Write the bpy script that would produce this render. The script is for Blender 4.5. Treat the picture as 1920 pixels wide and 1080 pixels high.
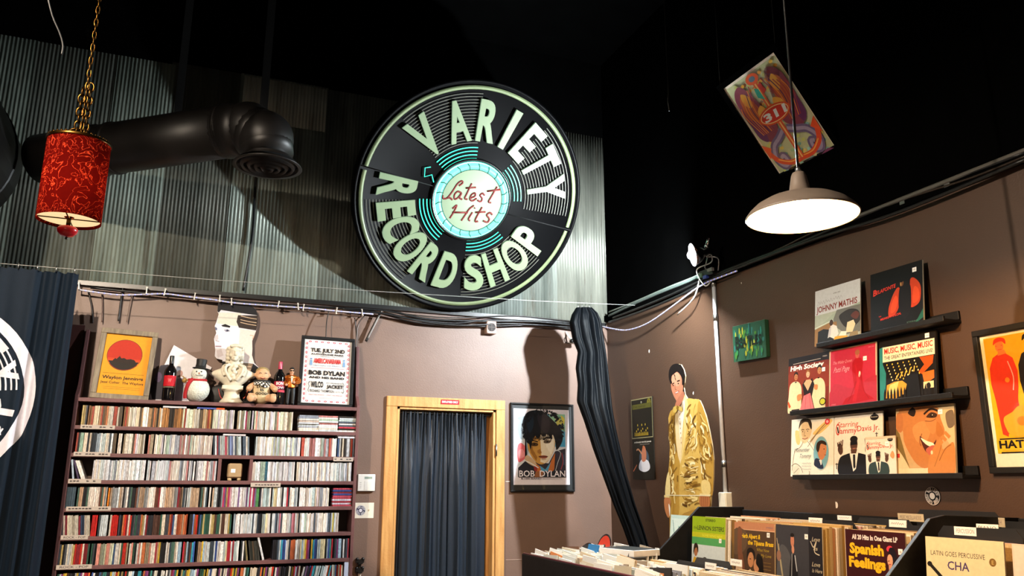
import bpy, bmesh, math, random
from math import sin, cos, pi, radians as R_, atan2, hypot
from mathutils import Vector, Matrix, Euler

random.seed(7)
S = bpy.context.scene
C = S.collection
for o in list(bpy.data.objects): bpy.data.objects.remove(o)

# ------------------------------------------------------------------ camera
EYE = Vector((0, 0, 1.5)); FPX = 1516.29
YAW, PIT, ROL = .371331, .236639, .0037155
_f = Vector((sin(YAW)*cos(PIT), cos(YAW)*cos(PIT), sin(PIT)))
_r = Vector((cos(YAW), -sin(YAW), 0)); _u = _r.cross(_f)
CR = cos(ROL)*_r + sin(ROL)*_u; CU = -sin(ROL)*_r + cos(ROL)*_u; CF = _f
cam = bpy.data.objects.new('camera', bpy.data.cameras.new('camera')); C.objects.link(cam)
cam.matrix_world = Matrix(((CR.x, CU.x, -CF.x, EYE.x), (CR.y, CU.y, -CF.y, EYE.y), (CR.z, CU.z, -CF.z, EYE.z), (0, 0, 0, 1)))
cam.data.sensor_width = 36; cam.data.lens = FPX/1920*36; cam.data.clip_start = .05; cam.data.clip_end = 100
S.camera = cam

# ------------------------------------------------------------------ world, exposure
w = bpy.data.worlds.new('world'); S.world = w; w.use_nodes = True
w.node_tree.nodes['Background'].inputs[0].default_value = (1, .93, .85, 1)
w.node_tree.nodes['Background'].inputs[1].default_value = .16
S.view_settings.view_transform = 'Standard'; S.view_settings.look = 'None'
S.view_settings.gamma = 1; S.view_settings.use_curve_mapping = False
S.view_settings.exposure = 0.0
S.cycles.max_bounces = 6; S.cycles.diffuse_bounces = 3; S.cycles.glossy_bounces = 3
S.cycles.transparent_max_bounces = 12; S.cycles.sample_clamp_indirect = 3

# lamp and added fill strengths (their light stays in the lamp builders below)
WARM = (1, .54, .19); PENDANT_W = 2200; PENDANT_FAR = 20000; GLOBE_FILL_W = 17
COOL = (.86, .95, 1); CLAMP_W = 15000

# ------------------------------------------------------------------ measured planes of the room
YB, XR = 5.95, 3.1756           # back wall, right wall
def ray(px, py): return CR*((px-960)/FPX) - CU*((py-540)/FPX) + CF
def B(px, py, d=0): r = ray(px, py); return EYE + r*((YB-d)/r.y)      # a point on a plane d in front of the back wall
def W(px, py, d=0): r = ray(px, py); return EYE + r*((XR-d)/r.x)      # a point on a plane d in front of the right wall
def Yp(px, py, y): r = ray(px, py); return EYE + r*(y/r.y)
def Xp(px, py, x): r = ray(px, py); return EYE + r*(x/r.x)

# ------------------------------------------------------------------ colours and materials
def lin(h, a=1):
    if not isinstance(h, str): return tuple(h)+(1,) if len(h) == 3 else h
    v = [int(h[i:i+2], 16)/255 for i in (0, 2, 4)]
    return tuple(x/12.92 if x <= .04045 else ((x+.055)/1.055)**2.4 for x in v)+(a,)
def mat(name, rough=.6, metal=0, base=None, noise=.1, scale=30, bump=0, bscale=80, coat=0, sheen=0, emit=None, estr=0, spec=.5, objcol=False, trans=0):
    m = bpy.data.materials.new(name); m.use_nodes = True; t = m.node_tree; b = t.nodes['Principled BSDF']
    N = t.nodes.new; L = t.links.new
    co = N('ShaderNodeTexCoord')
    if base is not None:
        src = N('ShaderNodeRGB'); src.outputs[0].default_value = lin(base); src = src.outputs[0]
    elif objcol: src = N('ShaderNodeObjectInfo').outputs['Color']
    else:
        src = N('ShaderNodeAttribute'); src.attribute_name = 'Col'; src = src.outputs['Color']
    if noise:
        nz = N('ShaderNodeTexNoise'); nz.inputs['Scale'].default_value = scale; nz.inputs['Detail'].default_value = 4
        L(co.outputs['Object'], nz.inputs['Vector'])
        mr = N('ShaderNodeMapRange'); mr.inputs[1].default_value = .3; mr.inputs[2].default_value = .7
        mr.inputs[3].default_value = 1-noise; mr.inputs[4].default_value = 1+noise; L(nz.outputs['Fac'], mr.inputs[0])
        mx = N('ShaderNodeMix'); mx.data_type = 'RGBA'; mx.blend_type = 'MULTIPLY'; mx.inputs[0].default_value = 1
        L(src, mx.inputs[6]); L(mr.outputs[0], mx.inputs[7]); src = mx.outputs[2]
    L(src, b.inputs['Base Color'])
    b.inputs['Roughness'].default_value = rough; b.inputs['Metallic'].default_value = metal
    b.inputs['Specular IOR Level'].default_value = spec
    if coat: b.inputs['Coat Weight'].default_value = coat; b.inputs['Coat Roughness'].default_value = .08
    if sheen: b.inputs['Sheen Weight'].default_value = sheen
    if trans: b.inputs['Transmission Weight'].default_value = trans
    if emit is not None: b.inputs['Emission Color'].default_value = lin(emit); b.inputs['Emission Strength'].default_value = estr
    if bump:
        n2 = N('ShaderNodeTexNoise'); n2.inputs['Scale'].default_value = bscale; n2.inputs['Detail'].default_value = 5
        L(co.outputs['Object'], n2.inputs['Vector'])
        bp = N('ShaderNodeBump'); bp.inputs['Strength'].default_value = bump; bp.inputs['Distance'].default_value = .01
        L(n2.outputs['Fac'], bp.inputs['Height']); L(bp.outputs[0], b.inputs['Normal'])
    return m
M = {}
M['matte'] = mat('painted_matte', .75, noise=.08)
M['satin'] = mat('painted_satin', .4, noise=.06)
M['gloss'] = mat('painted_gloss', .15, noise=.04, coat=.3)
M['print'] = mat('printed_card', .6, noise=.05, scale=60, spec=.2)
M['glossprint'] = mat('glossy_print', .5, noise=.05, scale=60, spec=.2)
M['paper'] = mat('paper', .8, noise=.06, scale=40)
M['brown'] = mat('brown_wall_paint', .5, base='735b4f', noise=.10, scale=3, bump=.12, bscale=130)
M['brownshaded'] = mat('brown_wall_paint_shaded', .5, base='442f21', noise=.10, scale=3, bump=.12, bscale=130)  # same brown darkened, so the right wall's weaker light sits in its colour
M['black'] = mat('black_paint', 1, base='040404', noise=.15, scale=6, bump=.2, bscale=40, spec=0)
M['blackwood'] = mat('black_stained_wood', .55, base='121112', noise=.3, scale=18, bump=.1, spec=.25)
M['shelf'] = mat('maroon_shelf_paint', .55, base='6a4444', noise=.12, scale=14, bump=.1)
M['floor'] = mat('concrete_floor', .5, base='4a4038', noise=.2, scale=4)
M['chrome'] = mat('chrome', .15, 1, base='c8c8c8', noise=.05)
M['steel'] = mat('dull_steel', .35, 1, base='a8a8a6', noise=.15)
M['brass'] = mat('brass', .3, 1, base='3c280e', noise=.2)
M['duct'] = mat('black_duct_sheet', .46, 0, base='110f0e', noise=.3, scale=8, spec=.28)
M['blackmetal'] = mat('black_metal', .35, base='121212', noise=.1)
M['cable'] = mat('cable_jacket', .4, noise=.1)
M['cloth'] = mat('black_cloth', .5, base='05070a', noise=.15, scale=200, sheen=.0, bump=.1, bscale=400, spec=.06)
M['satincloth'] = mat('navy_satin', .36, base='1c2734', noise=.12, scale=60, sheen=.1, bump=.12, bscale=260)
M['bluecloth'] = mat('blue_black_cloth', .65, base='0f1b28', noise=.12, scale=120, sheen=.02, bump=.15, bscale=400, spec=.12)
M['plaster'] = mat('cream_plaster', .6, base='d6cdb8', noise=.1, scale=30, bump=.08)
M['signblack'] = mat('sign_black', .4, base='040405', noise=.1, scale=5, spec=.06)
M['bulb'] = mat('lit_bulb', .5, base='ffffff', noise=0, emit=WARM, estr=PENDANT_W)
M['bulbfar'] = mat('lit_bulb_bright', .5, base='ffffff', noise=0, emit=(1, .84, .66), estr=PENDANT_FAR)
M['coolbulb'] = mat('lit_cool_bulb', .5, base='ffffff', noise=0, emit=COOL, estr=CLAMP_W)
M['lampwhite'] = mat('white_enamel', .4, base='efe9dc', noise=.02)
M['lampgrey'] = mat('grey_enamel', .5, base='77695e', noise=.05)
M['neon'] = mat('teal_neon', .3, base='208868', noise=0, emit=(.05, .9, .62), estr=1.6)
M['neonhot'] = mat('bright_teal_neon', .3, base='208868', noise=0, emit=(.10, 1, .72), estr=10)
M['hub'] = mat('backlit_hub', .4, base='6a7a64', noise=.02, emit=(.66, .90, .62), estr=.85)
M['scallop'] = mat('backlit_teal_scallop', .4, base='2a5a48', noise=.25, scale=9, emit=(.16, .95, .66), estr=1.8)
M['letter'] = mat('backlit_letter', .4, base='6c785a', noise=.04, emit=(.42, .66, .44), estr=.34)
M['ring'] = mat('painted_green_ring', .35, base='6e7a58', noise=.25, scale=3, emit=(.35, .5, .28), estr=.10)
M['globe'] = mat('fill_globe_glow', .6, base='fff4e0', noise=.02, emit=(1, .80, .58), estr=GLOBE_FILL_W)  # glow of the added, unseen fill globe
M['led'] = mat('blue_led', .3, base='8090ff', noise=0, emit=(.22, .25, 1), estr=1.3)
M['redshade'] = mat('red_fibre_shade', .5, base='8e0a08', noise=.5, scale=26, trans=0)

def corrugated_mat():
    m = mat('galvanised_sheet', .42, .25, base='8f9a90', noise=0)
    t = m.node_tree; N = t.nodes.new; L = t.links.new; b = t.nodes['Principled BSDF']
    co = N('ShaderNodeTexCoord'); mp = N('ShaderNodeMapping'); mp.inputs['Scale'].default_value = (9, 9, .9)
    oi = N('ShaderNodeObjectInfo'); ad = N('ShaderNodeVectorMath'); ad.operation = 'ADD'
    L(co.outputs['Object'], mp.inputs[0]); L(mp.outputs[0], ad.inputs[0])
    sc = N('ShaderNodeMath'); sc.operation = 'MULTIPLY'; sc.inputs[1].default_value = 40; L(oi.outputs['Random'], sc.inputs[0]); L(sc.outputs[0], ad.inputs[1])
    n1 = N('ShaderNodeTexNoise'); n1.inputs['Scale'].default_value = 1; n1.inputs['Detail'].default_value = 6; n1.inputs['Roughness'].default_value = .65
    L(ad.outputs[0], n1.inputs['Vector'])
    r1 = N('ShaderNodeValToRGB'); e = r1.color_ramp.elements
    e[0].position = .3; e[0].color = lin('6a726c'); e[1].position = .72; e[1].color = lin('b6beb6')
    L(n1.outputs['Fac'], r1.inputs[0])
    n2 = N('ShaderNodeTexNoise'); n2.inputs['Scale'].default_value = 2.3; n2.inputs['Detail'].default_value = 8; n2.inputs['Roughness'].default_value = .7
    L(ad.outputs[0], n2.inputs['Vector'])
    r2 = N('ShaderNodeValToRGB'); e = r2.color_ramp.elements; e[0].position = .56; e[0].color = (0, 0, 0, 1); e[1].position = .75; e[1].color = (1, 1, 1, 1)
    L(n2.outputs['Fac'], r2.inputs[0])
    mx = N('ShaderNodeMix'); mx.data_type = 'RGBA'; mx.inputs[7].default_value = lin('5c4634')
    ml = N('ShaderNodeMath'); ml.operation = 'MULTIPLY'; ml.inputs[1].default_value = .8; L(r2.outputs[0], ml.inputs[0]); L(ml.outputs[0], mx.inputs[0])
    L(r1.outputs[0], mx.inputs[6])
    m2 = N('ShaderNodeMix'); m2.data_type = 'RGBA'; m2.blend_type = 'MULTIPLY'; m2.inputs[0].default_value = 1
    L(mx.outputs[2], m2.inputs[6]); L(oi.outputs['Color'], m2.inputs[7]); L(m2.outputs[2], b.inputs['Base Color'])
    return m
M['sheet'] = corrugated_mat()
def weathered(name, c0, c1, axis_scale):
    m = mat(name, .6, base=c0, noise=0, bump=.2, bscale=60); t = m.node_tree; N = t.nodes.new; L = t.links.new
    co = N('ShaderNodeTexCoord'); mp = N('ShaderNodeMapping'); mp.inputs['Scale'].default_value = axis_scale; L(co.outputs['Object'], mp.inputs[0])
    nz = N('ShaderNodeTexNoise'); nz.inputs['Scale'].default_value = 6; nz.inputs['Detail'].default_value = 6; L(mp.outputs[0], nz.inputs['Vector'])
    r = N('ShaderNodeValToRGB'); e = r.color_ramp.elements; e[0].position = .3; e[0].color = lin(c0); e[1].position = .7; e[1].color = lin(c1)
    L(nz.outputs['Fac'], r.inputs[0]); L(r.outputs[0], t.nodes['Principled BSDF'].inputs['Base Color'])
    return m
M['pine'] = weathered('pine_casing', 'b07a3e', 'd3a262', (6, 6, .6))
M['greywood'] = weathered('weathered_grey_wood', '5f5343', '8d7f68', (8, 8, 1.2))
def cd_mat(name, objcol, sc3):
    m = mat(name, .3, objcol=objcol, noise=0, coat=.25); t = m.node_tree; N = t.nodes.new; L = t.links.new; b = t.nodes['Principled BSDF']
    co = N('ShaderNodeTexCoord'); mp = N('ShaderNodeMapping'); mp.inputs['Scale'].default_value = sc3; L(co.outputs['Object'], mp.inputs[0])
    oi = N('ShaderNodeObjectInfo'); ad = N('ShaderNodeVectorMath'); ad.operation = 'ADD'
    sc = N('ShaderNodeMath'); sc.operation = 'MULTIPLY'; sc.inputs[1].default_value = 77; L(oi.outputs['Random'], sc.inputs[0])
    L(mp.outputs[0], ad.inputs[0]); L(sc.outputs[0], ad.inputs[1])
    nz = N('ShaderNodeTexNoise'); nz.inputs['Scale'].default_value = 1; nz.inputs['Detail'].default_value = 2; L(ad.outputs[0], nz.inputs['Vector'])
    mr = N('ShaderNodeMapRange'); mr.inputs[1].default_value = .42; mr.inputs[2].default_value = .6; mr.inputs[3].default_value = .72; mr.inputs[4].default_value = 1.12
    L(nz.outputs['Fac'], mr.inputs[0])
    src = b.inputs['Base Color'].links[0].from_socket
    mx = N('ShaderNodeMix'); mx.data_type = 'RGBA'; mx.blend_type = 'MULTIPLY'; mx.inputs[0].default_value = 1
    L(src, mx.inputs[6]); L(mr.outputs[0], mx.inputs[7]); L(mx.outputs[2], b.inputs['Base Color'])
    return m
M['cd'] = cd_mat('jewel_case', True, (2.5, 1, 7)); M['cdstuff'] = cd_mat('jewel_case_row', False, (190, 1, 22))
M['sleeve'] = mat('record_sleeve_edge', .7, objcol=True, noise=.15, scale=50)
def shade_mat():
    m = bpy.data.materials.new('red_fibre_shade_lit'); m.use_nodes = True; t = m.node_tree; N = t.nodes.new; L = t.links.new
    t.nodes.remove(t.nodes['Principled BSDF']); out = t.nodes['Material Output']
    co = N('ShaderNodeTexCoord'); n1 = N('ShaderNodeTexNoise'); n1.inputs['Scale'].default_value = 11; n1.inputs['Detail'].default_value = 2; n1.inputs['Distortion'].default_value = 3.5
    L(co.outputs['Object'], n1.inputs['Vector'])
    ab = N('ShaderNodeMath'); ab.operation = 'SUBTRACT'; ab.inputs[1].default_value = .5; L(n1.outputs['Fac'], ab.inputs[0])
    a2 = N('ShaderNodeMath'); a2.operation = 'ABSOLUTE'; L(ab.outputs[0], a2.inputs[0])
    rp = N('ShaderNodeValToRGB'); e = rp.color_ramp.elements; e[0].position = 0; e[0].color = (.5, .05, .02, 1); e[1].position = .018; e[1].color = (.06, .002, .0015, 1)
    L(a2.outputs[0], rp.inputs[0])
    d = N('ShaderNodeBsdfDiffuse'); tr = N('ShaderNodeBsdfTranslucent'); L(rp.outputs[0], d.inputs[0]); L(rp.outputs[0], tr.inputs[0])
    mx = N('ShaderNodeMixShader'); mx.inputs[0].default_value = .6; L(d.outputs[0], mx.inputs[1]); L(tr.outputs[0], mx.inputs[2]); L(mx.outputs[0], out.inputs[0])
    return m
M['redshade'] = shade_mat()
def glass_mat():
    m = bpy.data.materials.new('picture_glass'); m.use_nodes = True; t = m.node_tree; N = t.nodes.new; L = t.links.new
    t.nodes.remove(t.nodes['Principled BSDF']); out = t.nodes['Material Output']
    a = N('ShaderNodeBsdfTransparent'); g = N('ShaderNodeBsdfGlossy'); g.inputs['Roughness'].default_value = .03; lw = N('ShaderNodeLayerWeight'); lw.inputs[0].default_value = .3; pw = N('ShaderNodeMath'); pw.operation = 'POWER'; pw.inputs[1].default_value = 3; L(lw.outputs['Facing'], pw.inputs[0]); fr = N('ShaderNodeMath'); fr.operation = 'MULTIPLY_ADD'; fr.inputs[1].default_value = .5; fr.inputs[2].default_value = .03; L(pw.outputs[0], fr.inputs[0])
    mx = N('ShaderNodeMixShader'); L(fr.outputs[0], mx.inputs[0]); L(a.outputs[0], mx.inputs[1]); L(g.outputs[0], mx.inputs[2]); L(mx.outputs[0], out.inputs[0])
    return m
M['glass'] = glass_mat()
_flat = {}
def flat(hexc, rough=.5, metal=0, noise=.06):
    k = (hexc, rough, metal)
    if k not in _flat: _flat[k] = mat('colour_'+str(len(_flat)), rough, metal, base=hexc, noise=noise)
    return _flat[k]

# ------------------------------------------------------------------ mesh builder
class MB:
    def __init__(s): s.v = []; s.f = []; s.c = []; s.s = []
    def add(s, vs, fs, col='808080', smooth=False, T=None):
        b = len(s.v); c = lin(col)
        s.v += [tuple(T @ Vector(v)) for v in vs] if T is not None else [tuple(v) for v in vs]
        for f in fs: s.f.append(tuple(i+b for i in f)); s.c.append(c); s.s.append(smooth)
        return s
    def box(s, c, d, col='808080', T=None):
        x, y, z = c; a, b, e = d[0]/2, d[1]/2, d[2]/2
        vs = [(x+i*a, y+j*b, z+k*e) for i in (-1, 1) for j in (-1, 1) for k in (-1, 1)]
        return s.add(vs, [(0, 1, 3, 2), (4, 6, 7, 5), (0, 4, 5, 1), (2, 3, 7, 6), (0, 2, 6, 4), (1, 5, 7, 3)], col, False, T)
    def prism(s, pts, d0, d1, col='808080', axis='y', T=None):
        n = len(pts)
        P = {'y': lambda p, d: (p[0], d, p[1]), 'z': lambda p, d: (p[0], p[1], d), 'x': lambda p, d: (d, p[0], p[1])}[axis]
        vs = [P(p, d0) for p in pts]+[P(p, d1) for p in pts]
        return s.add(vs, [tuple(range(n))[::-1], tuple(range(n, 2*n))]+[(i, (i+1) % n, n+(i+1) % n, n+i) for i in range(n)], col, False, T)
    def tube(s, pts, r, col='808080', n=8, closed=False, T=None):
        pts = [Vector(p) for p in pts]; m = len(pts); rr = r if isinstance(r, (list, tuple)) else [r]*m
        vs = []; up = None
        for i, p in enumerate(pts):
            t = (pts[(i+1) % m]-pts[i-1]) if closed else (pts[min(i+1, m-1)]-pts[max(i-1, 0)])
            t = t.normalized() if t.length > 1e-9 else Vector((0, 0, 1))
            if up is None: up = Vector((0, 0, 1)) if abs(t.z) < .9 else Vector((1, 0, 0))
            a = (up-t*up.dot(t)).normalized(); b = t.cross(a); up = a
            vs += [p+(a*cos(2*pi*k/n)+b*sin(2*pi*k/n))*rr[i] for k in range(n)]
        fs = [(i*n+k, i*n+(k+1) % n, ((i+1) % m)*n+(k+1) % n, ((i+1) % m)*n+k) for i in range(m if closed else m-1) for k in range(n)]
        if not closed: fs += [tuple(range(n))[::-1], tuple((m-1)*n+k for k in range(n))]
        return s.add(vs, fs, col, True, T)
    def lathe(s, prof, col='808080', n=32, T=None, smooth=True, caps=True, a0=0, a1=2*pi):
        full = abs(a1-a0-2*pi) < 1e-6; k = n if full else n+1
        vs = [(r*cos(a0+(a1-a0)*i/n), r*sin(a0+(a1-a0)*i/n), z) for r, z in prof for i in range(k)]
        fs = [(j*k+i, j*k+(i+1) % k, (j+1)*k+(i+1) % k, (j+1)*k+i) for j in range(len(prof)-1) for i in range(n)]
        if caps and full: fs += [tuple(range(k))[::-1], tuple((len(prof)-1)*k+i for i in range(k))]
        return s.add(vs, fs, col, smooth, T)
    def ball(s, c, r, col='808080', n=16, T=None):
        rx, ry, rz = r if isinstance(r, (tuple, list)) else (r, r, r); m = max(4, n//2)
        vs = [(c[0]+rx*sin(pi*(j+.001)/(m+.002))*cos(2*pi*i/n), c[1]+ry*sin(pi*(j+.001)/(m+.002))*sin(2*pi*i/n), c[2]+rz*cos(pi*j/m)) for j in range(m+1) for i in range(n)]
        fs = [(j*n+i, (j+1)*n+i, (j+1)*n+(i+1) % n, j*n+(i+1) % n) for j in range(m) for i in range(n)]
        return s.add(vs, fs, col, True, T)
    def grid(s, fn, nu, nv, col='808080', T=None):
        vs = [fn(i/nu, j/nv) for j in range(nv+1) for i in range(nu+1)]; k = nu+1
        return s.add(vs, [(j*k+i, j*k+i+1, (j+1)*k+i+1, (j+1)*k+i) for j in range(nv) for i in range(nu)], col, True, T)
    def build(s, name, m, parent=None, loc=None, rot=None, bevel=0, sub=0):
        me = bpy.data.meshes.new(name); me.from_pydata(s.v, [], s.f)
        at = me.color_attributes.new('Col', 'FLOAT_COLOR', 'CORNER'); buf = []
        for f, c in zip(s.f, s.c): buf += list(c)*len(f)
        at.data.foreach_set('color', buf); me.polygons.foreach_set('use_smooth', s.s)
        me.materials.append(m); me.update()
        o = bpy.data.objects.new(name, me); C.objects.link(o)
        if parent is not None: o.parent = parent
        if loc is not None: o.location = loc
        if rot is not None: o.rotation_euler = rot
        if bevel:
            b = o.modifiers.new('bevel', 'BEVEL'); b.width = bevel; b.segments = 2; b.limit_method = 'ANGLE'; b.angle_limit = R_(40)
        if sub: x = o.modifiers.new('sub', 'SUBSURF'); x.levels = sub; x.render_levels = sub
        return o
def tag(o, label=None, cat=None, group=None, kind=None):
    if label: o['label'] = label
    if cat: o['category'] = cat
    if group: o['group'] = group
    if kind: o['kind'] = kind
    return o
def thing(name, label, cat, loc=(0, 0, 0), rot=(0, 0, 0), group=None):
    o = bpy.data.objects.new(name, None); C.objects.link(o); o.empty_display_size = .1
    o.location = loc; o.rotation_euler = rot
    return tag(o, label, cat, group)
def dup(o, loc=None, label=None, group=None, rot=None, parent=None):
    c = o.copy(); C.objects.link(c); c.parent = parent
    for ch in o.children: dup(ch, parent=c)
    if loc is not None: c.location = loc
    if rot is not None: c.rotation_euler = rot
    if label: c['label'] = label
    if group: c['group'] = group
    return c
def spline(pts, k=8, closed=False):
    P = [Vector(p) for p in pts]; n = len(P); o = []
    for i in range(n if closed else n-1):
        a, b, c, d = (P[i-1] if (i or closed) else P[0]), P[i], P[(i+1) % n], P[(i+2) % n if closed else min(i+2, n-1)]
        for j in range(k):
            t = j/k; o.append(.5*((2*b)+(c-a)*t+(2*a-5*b+4*c-d)*t*t+(3*b-a-3*c+d)*t**3))
    if not closed: o.append(P[-1])
    return o
_tx = {}
def glyphs(s, bold=0.0, res=2):
    k = (s, bold, res)
    if k not in _tx:
        cu = bpy.data.curves.new('t', 'FONT'); cu.body = s; cu.fill_mode = 'FRONT'; cu.resolution_u = res; cu.offset = bold
        o = bpy.data.objects.new('t', cu); me = bpy.data.meshes.new_from_object(o)
        vs = [(v.co.x, v.co.y) for v in me.vertices]; fs = [tuple(p.vertices) for p in me.polygons]
        bpy.data.objects.remove(o); bpy.data.curves.remove(cu); bpy.data.meshes.remove(me)
        xs = [v[0] for v in vs]; ys = [v[1] for v in vs]
        _tx[k] = (vs, fs, (min(xs), min(ys), max(xs), max(ys)))
    return _tx[k]
def glyph_box(s, bold=0, res=2):           # outline scaled into the unit box
    vs, fs, (a, b, c, d) = glyphs(s, bold, res)
    return [((x-a)/(c-a), (y-b)/(d-b)) for x, y in vs], fs

# flat printed artwork: coloured shapes stacked in unit coordinates, front towards local -y
class Art(MB):
    def __init__(s, w, h, off=.0003, step=.00005): super().__init__(); s.w, s.h, s.o, s.st = w, h, off, step; s.x0, s.z0 = -w/2, 0; s.clip = True
    def _p(s, pts):
        s.o += s.st
        if s.clip: pts = [(min(max(u, 0), 1), min(max(v, 0), 1)) for u, v in pts]
        return [(s.x0+u*s.w, -s.o, s.z0+v*s.h) for u, v in pts]
    def poly(s, pts, col): s.add(s._p(pts), [tuple(range(len(pts)))], col); return s
    def rect(s, a, b, c, d, col): return s.poly([(a, b), (c, b), (c, d), (a, d)], col)
    def ell(s, u, v, ru, rv, col, rot=0, n=20, a0=0, a1=2*pi):
        k = s.h/s.w; P = []
        for i in range(n if abs(a1-a0-2*pi) < 1e-6 else n+1):
            a = a0+(a1-a0)*i/n; x, y = ru*cos(a), rv*sin(a)
            P.append((u+(x*cos(rot)-y*sin(rot))*k, v+x*sin(rot)+y*cos(rot)))
        return s.poly(P, col)
    def blob(s, pts, col, k=5): return s.poly([(p.x, p.y) for p in spline([(a, b, 0) for a, b in pts], k, True)], col)
    def line(s, pts, wd, col, smooth=True):
        P = [(p.x, p.y) for p in spline([(a, b, 0) for a, b in pts], 5)] if smooth and len(pts) > 2 else pts
        k = s.h/s.w; L, Rr = [], []
        for i, p in enumerate(P):
            a, b = P[max(i-1, 0)], P[min(i+1, len(P)-1)]; dx, dy = (b[0]-a[0])/k, b[1]-a[1]; l = hypot(dx, dy) or 1
            nx, ny = -dy/l*wd/2*k, dx/l*wd/2; L.append((p[0]+nx, p[1]+ny)); Rr.append((p[0]-nx, p[1]-ny))
        n = len(P); s.add(s._p(L+Rr), [(i, i+1, n+i+1, n+i) for i in range(n-1)], col); return s
    def text(s, t, u, v, h, col, width=None, al='c', bold=0.0, shear=0, rot=0, condense=1.0):
        vs, fs, (a, b, c, d) = glyphs(t, bold); k = s.h/s.w; capb = glyphs('H', bold)[2]; sc = h/(capb[3]-capb[1])
        wd = (c-a)*sc*k*condense; sx = condense if width is None else condense*width/wd
        wd = wd if width is None else width
        ox = {'c': -wd/2, 'l': 0, 'r': -wd}[al]; P = []
        for x, y in vs:
            yy = (y-capb[1])*sc; xx = ((x-a)*sc*sx+shear*yy)+ox/k
            P.append((u+(xx*cos(rot)-yy*sin(rot))*k, v+xx*sin(rot)+yy*cos(rot)))
        s.add(s._p(P), fs, col); return s
    def arc(s, u, v, r0, r1, a0, a1, col, n=24):
        k = s.h/s.w; P = [(u+r*sin(a0+(a1-a0)*i/n)*k, v+r*cos(a0+(a1-a0)*i/n)) for r in (r0, r1) for i in range(n+1)]
        s.add(s._p(P), [(i, i+1, n+2+i, n+1+i) for i in range(n)], col); return s
    def arctext(s, t, u, v, r0, r1, ac, span, col, bottom=False, bold=.02):
        k = s.h/s.w; n = len(t); s.o += s.st
        for i, ch in enumerate(t):
            if ch == ' ': continue
            f = (i+.5)/n-.5; a = ac+(f*span if not bottom else -f*span); wd = abs(span)/n*(r0+r1)/2*.78*(.35 if ch in 'I' else 1)
            G, F = glyph_box(ch, bold); P = []
            for x, y in G:
                rr = r0+y*(r1-r0) if not bottom else r1-y*(r1-r0); t_ = (x-.5)*wd*(1 if not bottom else -1)
                P.append((s.x0+s.w*u+(rr*sin(a)+t_*cos(a))*s.h, -s.o, s.z0+s.h*v+(rr*cos(a)-t_*sin(a))*s.h))
            s.add(P, F, col)
        return s
    def squiggle(s, u0, u1, v, h, col, wd, n=12, slope=0):
        return s.line([(u0+(u1-u0)*i/n, v+slope*i/n+h*(.5 if i % 2 else -.5)*random.uniform(.4, 1)) for i in range(n+1)], wd, col)
def logo(a, u, v, r, dark, light, disc=True):
    if disc: a.ell(u, v, r, r, dark, n=36)
    a.arc(u, v, r*.9, r*.96, -pi, pi, light, 40)
    for k in (.5, .56, .62, .68, .74, .8, .86):
        for c in (-.5, 1.1, 2.55, -2.1): a.arc(u, v, r*k, r*(k+.018), c-.42, c+.42, light, 10)
    a.arctext('VARIETY', u, v, r*.5, r*.84, .22, 2.5, light)
    a.arctext('RECORD', u, v, r*.5, r*.84, -2.2, 1.75, light, True); a.arctext('SHOP', u, v, r*.5, r*.84, 2.4, 1.2, light, True)
    a.ell(u, v, r*.34, r*.34, light, n=28)
    return a
# ================================================================== the setting
def struct(name, mb, m, parent=None, **k):
    o = mb.build(name, m, parent, **k)
    if parent is None: o['kind'] = 'structure'
    return o
ZM0, ZM1, ZC = 2.80, 4.488, 5.2      # foot and top of the metal cladding, ceiling
XL, YF = -3.0, -3.5                  # left wall, front of the modelled room
DX0, DX1, DZ = 1.405, 2.18, 2.05     # doorway
wb = MB()
wb.box(((XL+DX0)/2, YB+.06, ZC/2), (DX0-XL, .12, ZC)); wb.box(((DX1+XR+.1)/2, YB+.06, ZC/2), (XR+.1-DX1, .12, ZC))
wb.box(((DX0+DX1)/2, YB+.06, (DZ+ZC)/2), (DX1-DX0, .12, ZC-DZ))
wall_back = struct('wall_back', wb, M['brown'])
ZR = 2.84
wr = MB(); wr.box((XR+.06, (YF+YB)/2, ZR/2), (.12, YB-YF, ZR)); wall_right = struct('wall_right', wr, M['brownshaded'])
wu = MB(); wu.box((XR+.055, (YF+YB)/2, (ZR+ZC)/2), (.11, YB-YF, ZC-ZR)); wall_right_upper = struct('wall_right_upper', wu, M['black'])
st = MB(); st.box(((XL+XR)/2, YB-.004, (ZM1+ZC)/2-.03), (XR-XL, .006, ZC-ZM1+.06)); struct('trim_1', st, M['black'])
struct('ceiling', MB().box(((XL+XR)/2, (YF+YB)/2, ZC+.05), (XR-XL+.3, YB-YF+.3, .1)), M['black'])
struct('floor', MB().box(((XL+XR)/2, (YF+YB)/2, -.05), (XR-XL+.3, YB-YF+.3, .1)), M['floor'])
struct('wall_left', MB().box((XL-.05, (YF+YB)/2, ZC/2), (.1, YB-YF, ZC)), M['black'])
# dark stock room behind the doorway
room = MB(); room.box((1.8, 7.3, 1.2), (1.6, .05, 2.4)); room.box((1.0, 6.7, 1.2), (.05, 1.2, 2.4)); room.box((2.6, 6.7, 1.2), (.05, 1.2, 2.4)); room.box((1.8, 6.7, 2.42), (1.6, 1.2, .05))
struct('wall_stockroom', room, M['black'])

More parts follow.
